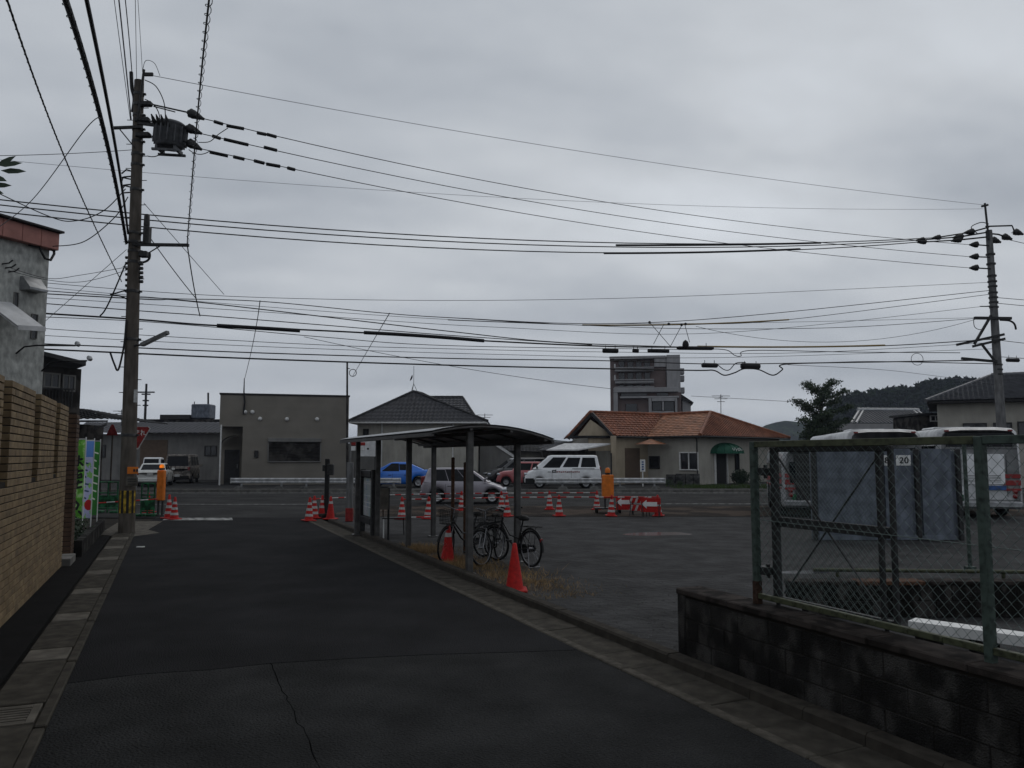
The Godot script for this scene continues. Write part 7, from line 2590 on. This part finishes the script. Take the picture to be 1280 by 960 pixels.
func make_wires() -> void:
	var L := 23.5
	var R := 34.0
	# three lines of the main road, passing behind the pole
	wire("upper of three dark lines crossing the whole sky", [[-60, 243, L], [690, 301.5, 29], [1172, 297, R]], 0.021, M.cable)
	var w2 := wire("middle of three dark lines with a long thick sleeve", [[-60, 249.5, L], [690, 307, 29], [1152, 300, R]], 0.021, M.cable)
	sleeve(w2, [[770, 306.5, 29.7], [900, 306, 31.0], [1026, 303.5, 32.5]], 0.04, M.cable)
	var w3 := wire("lower of three dark lines with a long thick sleeve", [[-60, 257.5, L], [690, 315, 29], [1150, 302.5, R]], 0.021, M.cable)
	sleeve(w3, [[755, 316.5, 29.6], [880, 315.3, 30.8], [1000, 311.3, 32.2]], 0.04, M.cable)
	# high lines from the transformer pole to the far pole
	var P := 21.2
	wire("highest fine earth wire between the two pole tops", [[188, 94, P], [650, 177, 26.5], [1229, 256, R]], 0.009, M.alu_wire)
	var h := []
	h.append(wire("first high line from the transformer pole", [[253, 148, P], [560, 217, 26], [1213, 306, R]], 0.013, M.thin_wire))
	h.append(wire("second high line from the transformer pole", [[251, 167, P], [560, 233, 26], [1213, 321, R]], 0.013, M.thin_wire))
	h.append(wire("third high line from the transformer pole", [[251, 186, P], [560, 250, 26], [1213, 335, R]], 0.013, M.thin_wire))
	var caps := [[[268, 152, 278, 155], [283, 157, 305, 161], [322, 166, 332, 168], [334, 168, 345, 171]], [[266, 170, 275, 173], [280, 174, 297, 178], [297, 178, 310, 181], [330, 184, 346, 188]], [[262, 190, 285, 195], [292, 196, 305, 199], [318, 201, 330, 204], [333, 205, 350, 208], [360, 210, 368, 212]]]
	for i in 3:
		for c in caps[i]: sleeve(h[i], [[c[0], c[1], P + 0.3], [c[2], c[3], P + 0.5]], 0.05, M.cable, "line_cover")
	wire("faint wire slanting under the high lines to the far pole top", [[-40, 196, L], [560, 243, 27], [1229, 261, R]], 0.007, M.alu_wire)
	# telephone and power bundles at middle height
	wire("fine wire level across the middle of the sky", [[-40, 345, L], [330, 372, 25], [770, 373, 29.5], [1236, 353, R]], 0.009, M.cable)
	wire("dark wire dipping from the pole to the far pole arm", [[-40, 356, L], [180, 372, 24], [330, 377, 25], [560, 397, 27], [840, 402, 30], [1238, 363, R]], 0.014, M.cable)
	var y1 := wire("wire with a long yellow sleeve above the apartment block", [[560, 397, 27], [730, 406.5, 29], [860, 405.5, 30.5], [986, 399.5, 32], [1236, 368, R]], 0.012, M.cable)
	sleeve(y1, [[728, 406.3, 29], [860, 405.4, 30.5], [986, 399.6, 32]], 0.028, M.sleeve_yellow)
	wire("cable that falls from the pole and runs level to the right", [[-40, 362, L], [180, 374, 24], [250, 378, 24.5], [560, 414, 27], [700, 428, 28.5], [860, 434, 30.5]], 0.018, M.cable)
	wire("thin line level above the black cable closures", [[560, 400, 27], [700, 405.5, 28.5], [870, 411, 30.5], [1060, 409, 32.5], [1220, 398, R]], 0.012, M.cable)
	wire("thin slanting wire right of the apartment block", [[870, 408, 30.5], [1000, 427, 32], [1220, 399, R]], 0.009, M.cable)
	var t1 := wire("thick cable with two black sleeves left of centre", [[-40, 386, L], [160, 398.5, 24], [270, 407, 24.7], [455, 416, 26], [605, 426, 27.3], [760, 433, 29], [860, 434, 30.3]], 0.028, M.cable)
	sleeve(t1, [[271, 407, 24.6], [322, 410, 25], [375, 413.3, 25.4]], 0.062, M.cable)
	sleeve(t1, [[455, 415.7, 25.9], [530, 420, 26.6], [605, 426, 27.2]], 0.06, M.cable)
	wire("thin companion just under the sleeved cable", [[-40, 393, L], [180, 402, 24], [400, 421, 25.5], [560, 432, 27], [860, 437, 30.4]], 0.012, M.cable)
	wire("loose wire above the sleeved cable left of centre", [[-40, 372, L], [180, 389, 24], [250, 394, 24.5], [400, 406, 25.6], [560, 419, 27], [740, 431, 28.8]], 0.015, M.cable)
	var t2 := wire("cable with yellow sleeve running to the far pole's lower arm", [[860, 434, 30.3], [1000, 433.5, 31.8], [1110, 432, 33], [1240, 424, R]], 0.02, M.cable)
	sleeve(t2, [[872, 433, 30.4], [980, 433.8, 31.5], [1106, 431.5, 32.9]], 0.034, M.sleeve_yellow)
	wire("wire sagging in a shallow notch below the yellow sleeve", [[860, 436, 30.3], [905, 437, 30.8], [918, 444, 30.9], [926, 445, 31], [940, 438, 31.1], [1060, 440, 32.4], [1200, 441, R]], 0.016, M.cable)
	wire("thin line under the thick cables, full width", [[-40, 404, L], [180, 419, 24], [400, 431, 25.5], [560, 436, 27], [760, 440, 29.2], [1000, 441, 32], [1240, 428, R]], 0.01, M.cable)
	wire("upper cable of the lowest pair, full width", [[-40, 426, L], [130, 433, 24], [320, 441, 25], [560, 448, 27], [760, 451, 29.2], [890, 455, 30.5], [1020, 453.5, 32], [1100, 452, 33], [1250, 455, R]], 0.019, M.cable)
	wire("lowest thick cable with looped slack near the apartment", [[-40, 432, L], [130, 440, 24], [320, 448.5, 25], [560, 456.5, 27], [760, 461, 29.2], [870, 463, 30.3], [892, 463, 30.5], [905, 469, 30.6], [918, 466, 30.7], [930, 461, 30.9], [948, 462, 31], [966, 469, 31.2], [978, 462, 31.3], [985, 455, 31.4], [1100, 452.5, 33], [1250, 450, R]], 0.026, M.cable)
	wire("slack loop hanging between the two right cable closures", [[896, 455, 30.4], [905, 462, 30.5], [912, 462, 30.6], [920, 454, 30.7], [932, 453, 30.8]], 0.018, M.cable)
	wire("fine wire falling toward the apartment block", [[380, 421, 25.3], [560, 457, 28], [764, 486, 31]], 0.009, M.cable)
	wire("fine wire leaving the apartment to the tree", [[864, 495, 45], [1005, 503, 45]], 0.012, M.thin_wire)
	wire("faint long wire low over the hall roof", [[985, 456, 32], [1100, 462, 36], [1170, 470, 42], [1230, 478, 46]], 0.01, M.thin_wire)
	# black closures hung from the cables
	for q in [[763, 438.3, 20, 6, 29.2, "leftmost black closure above the apartment block"], [794.5, 438.5, 8, 5, 29.6, "smallest black closure above the apartment block"], [823, 438.5, 27, 5, 30, "long black closure above the apartment roof"], [869, 435, 46, 5, 30.3, "longest black closure at the yellow sleeve's end"], [887, 456.5, 20, 6, 30.4, "flat black closure left of the slack loop"], [938, 457.5, 24, 8, 31, "flat black closure right of the slack loop"], [1266, 450, 16, 5, 34, "black closure right of the far pole"]]:
		var st := begin()
		var a := seen(q[0] - q[2] / 2.0, q[1], q[4])
		var b := seen(q[0] + q[2] / 2.0, q[1] + 0.4, q[4])
		var r: float = q[3] * q[4] / 2000.0
		tube(st, [a, a.lerp(b, 0.06), a.lerp(b, 0.94), b], [r * 0.7, r, r, r * 0.7], 10)
		for k in 2: rod(st, a.lerp(b, 0.2 + 0.6 * k), a.lerp(b, 0.2 + 0.6 * k) + Vector3(0, 0.2, 0), 0.012, 4)
		solo("cable_closure", q[5], "cable closure", st, M.cable, "cable closures")
	# coil of spare cable by the far pole, little spikes above the closures
	var ring := begin()
	hoop(ring, seen(1146.5, 449, 33.2), Vector3.RIGHT, Vector3.UP, 0.25, 0.011, 24, 5)
	solo("cable_ring", "round ring of spare cable on the lines near the far pole", "cable", ring, M.cable)
	var hang := begin()
	for q in [[812, 403, 838, 433], [830, 405, 817, 430], [852, 407, 838, 433], [856, 406, 862, 428]]: rod(hang, seen(q[0], q[1], 30), seen(q[2], q[3], 30), 0.012, 5)
	for q in [[812, 403], [836, 405], [852, 406], [857, 405]]: lathe(hang, [[0.0, 0.06], [0.05, 0.03], [0.05, -0.03], [0.0, -0.06]], 8, Transform3D(Basis.IDENTITY, seen(q[0], q[1], 30)))
	lathe(hang, [[0.0, 0.2], [0.1, 0.12], [0.13, 0.0], [0.1, -0.15], [0.0, -0.2]], 8, Transform3D(Basis.IDENTITY, seen(857, 431, 30.2)))
	solo("line_hanger", "crossed hangers and clamp joining lines above the apartment block", "hanger", hang, M.cable)
	# drops to the buildings
	wire("service drop falling to the beige building", [[325, 376, 25.5], [318, 420, 36], [306, 473, 51.5]], 0.016, M.cable)
	wire("service drop falling to the slim mast", [[487, 391.5, 26.3], [466, 427, 38], [441, 470, 50.3]], 0.016, M.thin_wire)
	wire("slack thin wire between the earth line and the sleeved cable", [[-40, 366, L], [300, 388, 25], [620, 409, 28], [900, 416, 31], [1238, 382, R]], 0.009, M.cable)
	wire("thin wire sagging just over the lowest pair", [[-40, 414, L], [300, 432, 25], [620, 443, 28], [900, 447, 31], [1240, 436, R]], 0.009, M.cable)
	wire("faint wire from the left edge to the far pole's crossarm", [[-40, 350, L], [300, 381, 25], [620, 402, 28], [900, 404, 31], [1225, 397, R]], 0.008, M.thin_wire)
	# left: drops to the plaster building and guys
	wire("slack wire looping from the left edge up to the pole", [[-30, 228, 19], [60, 270, 20], [95, 276, 20.4], [130, 263, 21], [157, 236, 21.2]], 0.014, M.cable)
	wire("wire hanging from the red brown cornice to the pole", [[66, 308, 21.5], [105, 302, 21.4], [143, 272, 21.3], [160, 246, 21.2]], 0.014, M.cable)
	wire("upper thin wire from the plaster wall bracket", [[10, 334, 20.5], [60, 348, 21], [100, 344, 21.2], [158, 334, 21.3]], 0.008, M.thin_wire)
	wire("lower thin wire from the plaster wall bracket", [[10, 338, 20.5], [60, 350, 21], [105, 352, 21.2], [158, 338, 21.3]], 0.008, M.thin_wire)
	wire("thin guy rising from the lower left to the pole", [[40, 416, 24], [158, 312, 21.3]], 0.008, M.thin_wire)
	wire("straight guy from the pole to the lines at right", [[180, 254, 21.3], [280, 368, 25]], 0.009, M.thin_wire)
	wire("spiral drop from the pole to the line clamp", [[184, 292, 21.3], [215, 335, 22.5], [245, 373, 24]], 0.013, M.cable)
	wire("pair end at the pole's left height, level thin", [[-30, 195, 20], [62, 193, 20.6], [170, 187, 21.2]], 0.009, M.cable)
	wire("slanting stay below the thick bundle at left", [[127, 148, 13.1], [108, 160, 12.6], [40, 250, 15], [-10, 290, 18]], 0.008, M.thin_wire)
	# cables coming over the lane towards the camera
	var over := func(label: String, pole_px: Array, near_px: Array, mid_px: Array, r: float, m: Material, helix := 0.0) -> void:
		var pts := [pole_px, mid_px, near_px]
		var path := thread(pts, 10)
		var last: Vector3 = path[-1]
		var dir: Vector3 = (path[-1] - path[-2]).normalized()
		for k in 4: path.append(last + dir * 2.5 * (k + 1))
		var st := begin()
		tube(st, path, r, 6, true)
		var o := solo("overhead_cable", label, "cable", st, m, "cables over the lane")
		if helix > 0.0: part("wrap", coil(path.slice(0, path.size() - 2), 0.04 if r > 0.013 else 0.012, helix, 0.006), M.cable, o)
	over.call("thick wrapped cable bundle running over the lane at upper left", [158, 304, 21.2], [80, -6, 8.4], [124, 140, 12.8], 0.038, M.cable, 38.0)
	over.call("second thick cable right of the wrapped bundle", [160, 292, 21.2], [107, -6, 9.0], [138, 148, 13.2], 0.027, M.cable, 0.0)
	over.call("thin twisted cable farthest left over the brick wall", [152, 352, 21.2], [7, -6, 8.0], [70, 170, 12.5], 0.012, M.cable, 60.0)
	over.call("spiral wrapped cable hanging right of the transformer", [234, 304, 21.2], [262, -6, 9.6], [250, 110, 13.6], 0.014, M.cable, 34.0)
	wire("spiral cable tail dropping from the crossarm end", [[234, 306, 21.2], [240, 345, 22.2], [250, 395, 24.4]], 0.016, M.cable)
	over.call("grey high line over the lane, leftmost", [163, 150, 21.2], [142, -6, 17.2], [152, 70, 19.0], 0.008, M.thin_wire)
	over.call("pale thick high line over the lane", [164, 150, 21.2], [148, -6, 17.0], [156, 70, 18.9], 0.016, M.alu_wire)
	over.call("dark high line ending at the pole's top clamp", [165, 92, 21.2], [156, -6, 18.2], [161, 44, 19.6], 0.012, M.cable)
	over.call("fine high line over the lane, fourth", [171, 112, 21.2], [169, -6, 17.9], [170, 50, 19.4], 0.007, M.thin_wire)
	over.call("fine high line over the lane, rightmost", [178, 90, 21.2], [172, -6, 18.3], [175, 40, 19.6], 0.006, M.thin_wire)
	# lines right of the far pole
	for k in 6:
		var q: Array = [[1264, 291, 1340, 300], [1262, 300, 1340, 318], [1246, 372, 1340, 380], [1246, 379, 1340, 388], [1246, 425, 1340, 436], [1250, 446, 1340, 452]][k]
		wire(["top line leaving the far pole to the right", "second line leaving the far pole to the right", "third line leaving the far pole to the right", "fourth line leaving the far pole to the right", "fifth line leaving the far pole to the right", "lowest line leaving the far pole to the right"][k], [[q[0], q[1], R], [q[2], q[3], R + 3]], 0.014, M.cable)
	# a small distant pole left of the beige building
	var fp := seen(181, 530, 95)
	var f := thing("distant_pole", "small dark distant pole with crossarms above the low roofs", "pole", Vector3(fp.x, 0.12, fp.z))
	var s1 := begin()
	tube(s1, [Vector3.ZERO, Vector3(0, seen(181, 481, 95).y, 0)], [0.2, 0.13], 8)
	part("shaft", s1, M.dark_steel, f)
	for q in [[491.5, 1.0], [494, 0.5], [502, 0.35], [508, 0.3]]:
		var s2 := begin()
		var y := seen(181, q[0], 95).y
		beam(s2, Vector3(-q[1], y, 0), Vector3(q[1], y, 0), 0.16, 0.16)
		part("arm", s2, M.dark_steel, f)
	# roof aerials
	for q in [[901, 493, 517, 62.0, "television aerial above the red roofed house"], [606, 517, 545, 70.0, "television aerial between the two dark roofs"], [152, 512, 532, 66.0, "television aerial left of the electric pole's foot roofs"]]:
		var a := seen(q[0], q[2], q[3])
		var t := seen(q[0], q[1], q[3])
		var s := begin()
		rod(s, a + Vector3(0, -1.2, 0), t, 0.03, 5)
		for k in 3: rod(s, t + Vector3(-0.7 + 0.2 * k, -0.12 - k * 0.22, 0), t + Vector3(0.7 - 0.2 * k, -0.12 - k * 0.22, 0), 0.022, 4)
		rod(s, t + Vector3(0, -0.2, -0.5), t + Vector3(0, -0.2, 0.5), 0.02, 4)
		solo("roof_aerial", q[4], "aerial", s, M.thin_wire, "roof aerials")

# ---------------------------------------------------------------- plants, hills
func leaf_quad(st: SurfaceTool, c: Vector3, size: float, r: RandomNumberGenerator, down := 0.0) -> void:
	var d := Vector3(r.randf_range(-1, 1), r.randf_range(-1, 1) - down, r.randf_range(-1, 1)).normalized()
	var x := d.cross(Vector3(r.randf_range(-1, 1), r.randf_range(-1, 1), r.randf_range(-1, 1))).normalized()
	var l := size * r.randf_range(0.7, 1.3)
	var w := l * 0.42
	tri(st, c - d * l * 0.5, c + x * w * 0.5, c + d * l * 0.5)
	tri(st, c - d * l * 0.5, c + d * l * 0.5, c - x * w * 0.5)

func leaf_ball(parent: Node3D, called: String, c: Vector3, rad: Vector3, n: int, size: float, m: Material) -> void:
	var st := begin()
	for k in n:
		var v := Vector3(rng.randfn(), rng.randfn(), rng.randfn()).normalized() * pow(rng.randf(), 0.4)
		var bump := 0.8 + 0.3 * sin(v.x * 5.0 + 1.0) * cos(v.z * 6.0)
		leaf_quad(st, c + v * rad * bump, size, rng)
	part(called, st, m, parent)

func make_plants() -> void:
	# the dark spreading tree by the hall
	var d := 60.0
	var base := seen(1028, 570, d)
	base.y = 0.12
	var t := thing("spreading_tree", "dark tree with ragged horizontal boughs behind the white buses", "tree", base)
	var tk := begin()
	tube(tk, [Vector3.ZERO, Vector3(0.1, 2.2, 0), Vector3(0, 4.4, 0.1), Vector3(0.1, 6.6, 0)], [0.2, 0.16, 0.1, 0.04], 8)
	# each bough: tip given as seen in the photograph
	var tips := [[994, 500, 0.3], [1004, 508, -0.6], [1008, 479, 0.2], [1016, 484, 0.8], [1043, 476, -0.2], [1056, 488, 0.4], [1046, 499, -0.9], [1003, 523, 0.9], [1012, 530, -0.7], [1063, 507, 0.5], [1060, 524, -0.4], [1030, 492, 1.0], [1022, 500, -1.1], [1035, 515, 1.4], [1045, 530, 1.0], [1018, 518, -1.2], [1026, 538, 1.2], [1052, 540, -0.6], [1006, 541, 0.3], [1035, 486, 0.1]]
	var low := begin(); var hi := begin(); var mid := begin()
	for q in tips:
		var tip := seen(q[0], q[1], d - q[2]) - base
		var root := Vector3(0, maxf(1.4, tip.y - 0.7), 0)
		tube(tk, [root, root.lerp(tip, 0.5) + Vector3(0, -0.08, 0), tip], [0.06, 0.04, 0.015], 5)
		for k in 420:
			var f := pow(rng.randf(), 0.6)
			var c := root.lerp(tip, lerpf(0.2, 1.03, f)) + Vector3(rng.randfn(0, 0.22), rng.randfn(0, 0.11) - absf(rng.randfn(0, 0.07)), rng.randfn(0, 0.22))
			leaf_quad([low, hi, mid][k % 3], c, 0.2, rng, 0.6)
	for k in 5200:
		var v := Vector3(rng.randfn(0, 0.7), 0, rng.randfn(0, 0.75))
		v.y = rng.randf_range(1.2, 5.8 - v.length() * 1.5)
		leaf_quad([low, hi, mid][k % 3], v, 0.2, rng, 0.5)
	part("trunk", tk, M.bark, t)
	part("crown", low, M.leaf[0], t)
	part("crown", hi, M.leaf[1], t)
	part("crown", mid, M.leaf[2], t)
	# overhanging branch with long leaves at the upper left; its stem stands behind the brick wall
	var b0 := along(8.2, -3.4)
	var b := thing("oleander_tree", "long pointed leaves of a branch reaching in at the left edge", "tree", b0)
	var tip := seen(6, 215, 6.4) - b0
	var st := begin()
	tube(st, [Vector3.ZERO, Vector3(0.05, 1.8, 0), Vector3(0.05, 3.2, 0.3), tip + Vector3(-0.45, -0.05, 0), tip + Vector3(-0.12, 0, 0)], [0.07, 0.055, 0.03, 0.012, 0.005], 7)
	part("trunk", st, M.bark, b)
	var lv := begin()
	for q in [[-0.1, 0.06, 0.22, 0.5], [-0.06, 0.05, 0.24, 0.15], [-0.05, 0.02, 0.26, -0.05], [-0.1, -0.04, 0.2, -0.35], [-0.14, -0.1, 0.2, 0.05], [-0.13, -0.16, 0.22, -0.25], [-0.2, 0.08, 0.2, 0.9], [-0.2, 0.02, 0.18, 0.3], [-0.2, -0.12, 0.2, -0.5], [-0.3, 0.06, 0.2, 1.4], [-0.32, 0.0, 0.2, 2.4], [-0.3, -0.08, 0.2, -2.0], [-0.4, 0.0, 0.2, 0.8]]:
		var c := tip + Vector3(q[0], q[1], rng.randf_range(-0.05, 0.05))
		var dir := Vector3(cos(q[3]), sin(q[3]), rng.randf_range(-0.3, 0.3)).normalized()
		var x := dir.cross(Vector3(0.2, 0.3, 1)).normalized()
		var l: float = q[2] * 0.85
		for e in [[0.0, 0.35, 0.0, 0.028], [0.35, 0.7, 0.028, 0.022], [0.7, 1.0, 0.022, 0.0]]:
			var a0: Vector3 = c + dir * l * e[0]; var a1: Vector3 = c + dir * l * e[1]
			quad(lv, a0 - x * e[2], a0 + x * e[2], a1 + x * e[3], a1 - x * e[3])
	part("crown", lv, M.leaf[1], b)
	# shrub that shows over the brick wall
	var s0 := along(9.6, -2.75)
	var s := thing("wall_shrub", "leafy dark shrub peeping over the top of the brick wall", "shrub", s0, LANE_TURN)
	var ss := begin()
	for k in 7:
		var e := Vector3(rng.randf_range(-0.4, 0.4), rng.randf_range(2.6, 3.15), rng.randf_range(-0.7, 0.7))
		tube(ss, [Vector3(0, 0, 0), Vector3(e.x * 0.4, 1.5, e.z * 0.4), e], [0.04, 0.03, 0.01], 5)
	part("stem", ss, M.bark, s)
	var sl := begin()
	for k in 700:
		leaf_quad(sl, Vector3(clampf(rng.randfn(0, 0.28), -0.6, 0.5), rng.randf_range(1.9, 3.12) + 0.1 * rng.randfn(), rng.randfn(0, 0.62)), 0.11, rng)
	part("foliage", sl, M.leaf[0], s)
	# planting bed with low wall between the brick pier and the electric pole
	var pb := thing("planter_wall", "low dark kerb wall of the planting bed left of the lane", "wall", along(20.4, -1.62), LANE_TURN)
	for i in 12:
		var w := begin()
		bevel_box(w, Vector3(0, 0.16, 2.0 - i * 0.5), Vector3(0.14, 0.34, 0.494), 0.01)
		part("block", w, M.block, pb)
	for q in [[18.7, -2.2, 0.55], [19.5, -2.1, 0.7], [20.4, -2.15, 0.6], [21.3, -2.0, 0.7], [22.0, -2.3, 0.8]]:
		var o := thing("bed_shrub", ["low shrub beside the brick pier", "shrub under the green banner", "shrub under the middle banner", "shrub under the narrow banner", "shrub at the far end of the planting bed"][int(round((q[0] - 18.7) / 0.83))], "shrub", along(q[0], q[1]), 0.0, "shrubs in the planting bed")
		leaf_ball(o, "foliage", Vector3(0, q[2] * 0.45, 0), Vector3(0.42, q[2] * 0.5, 0.42), 420, 0.09, M.leaf[int(q[0] * 3) % 3])
	# dry grass along the kerb under the shelter
	for pass_n in 2:
		var g := begin()
		for k in 7000:
			var sv := rng.randf_range(10.2, 17.4)
			var tv := 4.66 + absf(rng.randfn(0, 0.42)) + (0.6 * rng.randf() if sv < 13.5 else 0.0)
			if sin(sv * 2.3 + pass_n) + 0.6 * sin(sv * 5.1) + rng.randf_range(-0.8, 1.2) < -0.1: continue
			if sv < 11.6 and rng.randf() < 0.6: continue
			var p := along(sv, tv, 0.008)
			var hgt := rng.randf_range(0.03, 0.13) * (0.65 if sv < 12.0 else 1.0)
			var lean := Vector3(rng.randfn(0, 0.6), 1, rng.randfn(0, 0.6)) * hgt
			var side := Vector3(rng.randf_range(-1, 1), 0, rng.randf_range(-1, 1)).normalized() * 0.0045
			tri(g, p - side, p + side, p + lean)
		solo("dry_grass", "withered brown grass along the kerb by the bicycles" if pass_n == 0 else "darker withered grass mixed along the kerb", "grass", g, M.dry_grass if pass_n == 0 else M.dry_grass_dark, "", "stuff")
	var g2 := begin()
	for k in 7000:
		var p := Vector3(rng.randf_range(9.5, 24.0), 0.12, -rng.randf_range(46.2, 50.5))
		if sin(p.x * 1.7) + sin(p.z * 2.2) + rng.randf_range(-1, 1) < -0.8: continue
		var hgt := rng.randf_range(0.06, 0.24)
		var side := Vector3(rng.randf_range(-1, 1), 0, rng.randf_range(-1, 1)).normalized() * 0.018
		tri(g2, p - side, p + side, p + Vector3(rng.randfn(0, 0.4), 1, rng.randfn(0, 0.4)) * hgt)
	solo("grass", "green grass strip before the cream house", "grass", g2, M.grass, "", "stuff")
	# weeds at the foot of the left wall, litter of gravel on the lot
	var gr := begin()
	for k in 1500:
		var p := along(rng.randf_range(4, 12.5), 4.75 + absf(rng.randfn(0, 1.4)), 0.012)
		var s3 := rng.randf_range(0.006, 0.022)
		var a := rng.randf_range(0, TAU)
		var v := [p + Vector3(cos(a), 0, sin(a)) * s3, p + Vector3(cos(a + 2.1), 0, sin(a + 2.1)) * s3, p + Vector3(cos(a + 4.2), 0, sin(a + 4.2)) * s3, p + Vector3(0, s3 * 0.4, 0)]
		tri(gr, v[0], v[3], v[1]); tri(gr, v[1], v[3], v[2]); tri(gr, v[2], v[3], v[0])
	solo("gravel", "loose grey gravel scattered over the near lot", "gravel", gr, M.stone, "", "stuff")

func make_hills() -> void:
	var prof := [[985, 566], [1005, 556], [1025, 530], [1042, 508], [1060, 493], [1100, 486], [1140, 481], [1175, 474], [1200, 472.5], [1240, 474], [1320, 470], [1420, 480], [1560, 520], [1640, 560]]
	var d0 := 380.0
	var ridge_h := func(x: float) -> float:
		var px := 640.0 + x / d0 * 1000.0
		for i in prof.size() - 1:
			if px <= prof[i + 1][0]: return maxf(0.0, (570.0 - lerpf(prof[i][1], prof[i + 1][1], clampf((px - prof[i][0]) / (prof[i + 1][0] - prof[i][0]), 0, 1))) * d0 / 1000.0 + 0.5)
		return 0.0
	var at := func(x: float, d: float) -> Vector3:
		var fall := exp(-pow((d - d0) / 52.0, 2.0))
		return Vector3(x, ridge_h.call(x) * fall - 1.0, -d)
	var st := begin()
	st.set_smooth_group(0)
	for i in 40:
		for j in 12:
			var x0 := 105.0 + i * 7.5; var x1 := x0 + 7.5
			var a := 270.0 + j * 18.0; var b := a + 18.0
			quad(st, at.call(x0, a), at.call(x1, a), at.call(x1, b), at.call(x0, b))
	setting("hill", st, M.forest, "wooded hill behind the tiled house")
	# crowns over the hill
	var clump := begin()
	var lr := RandomNumberGenerator.new()
	lr.seed = 77
	for k in 90:
		var v := Vector3(lr.randfn(), lr.randfn(), lr.randfn()).normalized() * lr.randf_range(0.55, 1.0)
		leaf_quad(clump, v, 0.75, lr)
	var cm := done(clump)
	cm.surface_set_material(0, M.forest)
	var mm := MultiMesh.new()
	mm.transform_format = MultiMesh.TRANSFORM_3D
	mm.mesh = cm
	var list := []
	for k in 3400:
		var x := rng.randf_range(110, 400)
		var d := rng.randf_range(285, 395)
		var p: Vector3 = at.call(x, d)
		if p.y < 0.5: continue
		var s := rng.randf_range(1.6, 3.4)
		list.append(Transform3D(Basis(Vector3.UP, rng.randf_range(0, TAU)).scaled(Vector3(s, s * rng.randf_range(0.9, 1.3), s)), p + Vector3(0, -0.2, 0)))
	mm.instance_count = list.size()
	for i in list.size(): mm.set_instance_transform(i, list[i])
	var mi := MultiMeshInstance3D.new()
	mi.name = "forest"
	mi.multimesh = mm
	mi.material_override = M.forest
	add_child(mi)
	describe(mi, "dense woods covering the hill at the right", "woods", "", "stuff")
	# low far ridge along the horizon
	var far := begin()
	far.set_smooth_group(0)
	var nz := FastNoiseLite.new()
	nz.seed = 6
	nz.frequency = 0.008
	nz.fractal_octaves = 4
	var fh := func(x: float) -> float: return 15.0 + 9.0 * nz.get_noise_1d(x) + 20.0 * exp(-pow((x - 285.0) / 55.0, 2.0))
	for i in 160:
		var x0 := -800.0 + i * 10.0
		var x1 := x0 + 10.0
		quad(far, Vector3(x0, -1, -760), Vector3(x1, -1, -760), Vector3(x1, fh.call(x1), -820), Vector3(x0, fh.call(x0), -820))
		quad(far, Vector3(x0, fh.call(x0), -820), Vector3(x1, fh.call(x1), -820), Vector3(x1, -1, -900), Vector3(x0, -1, -900))
	setting("hill", far, M.forest, "low distant wooded ridge along the horizon")

func _ready() -> void:
	rng.seed = 20
	cos_t = cos(atan(TILT))
	sin_t = sin(atan(TILT))
	make_sky()
	make_materials()
	make_ground()
	make_channels()
	make_brick_wall()
	make_block_wall()
	make_fence()
	make_yard()
	make_hills()
	make_flat_house()
	make_hip_house()
	make_low_houses()
	make_red_house()
	make_apartment()
	make_right_houses()
	make_left_houses()
	make_guardrail()
	make_cars()
	make_buses()
	make_left_pole()
	make_right_pole()
	make_shelter()
	make_bicycles()
	make_cones()
	make_barriers()
	make_flags()
	make_signs()
	make_wires()
	make_plants()
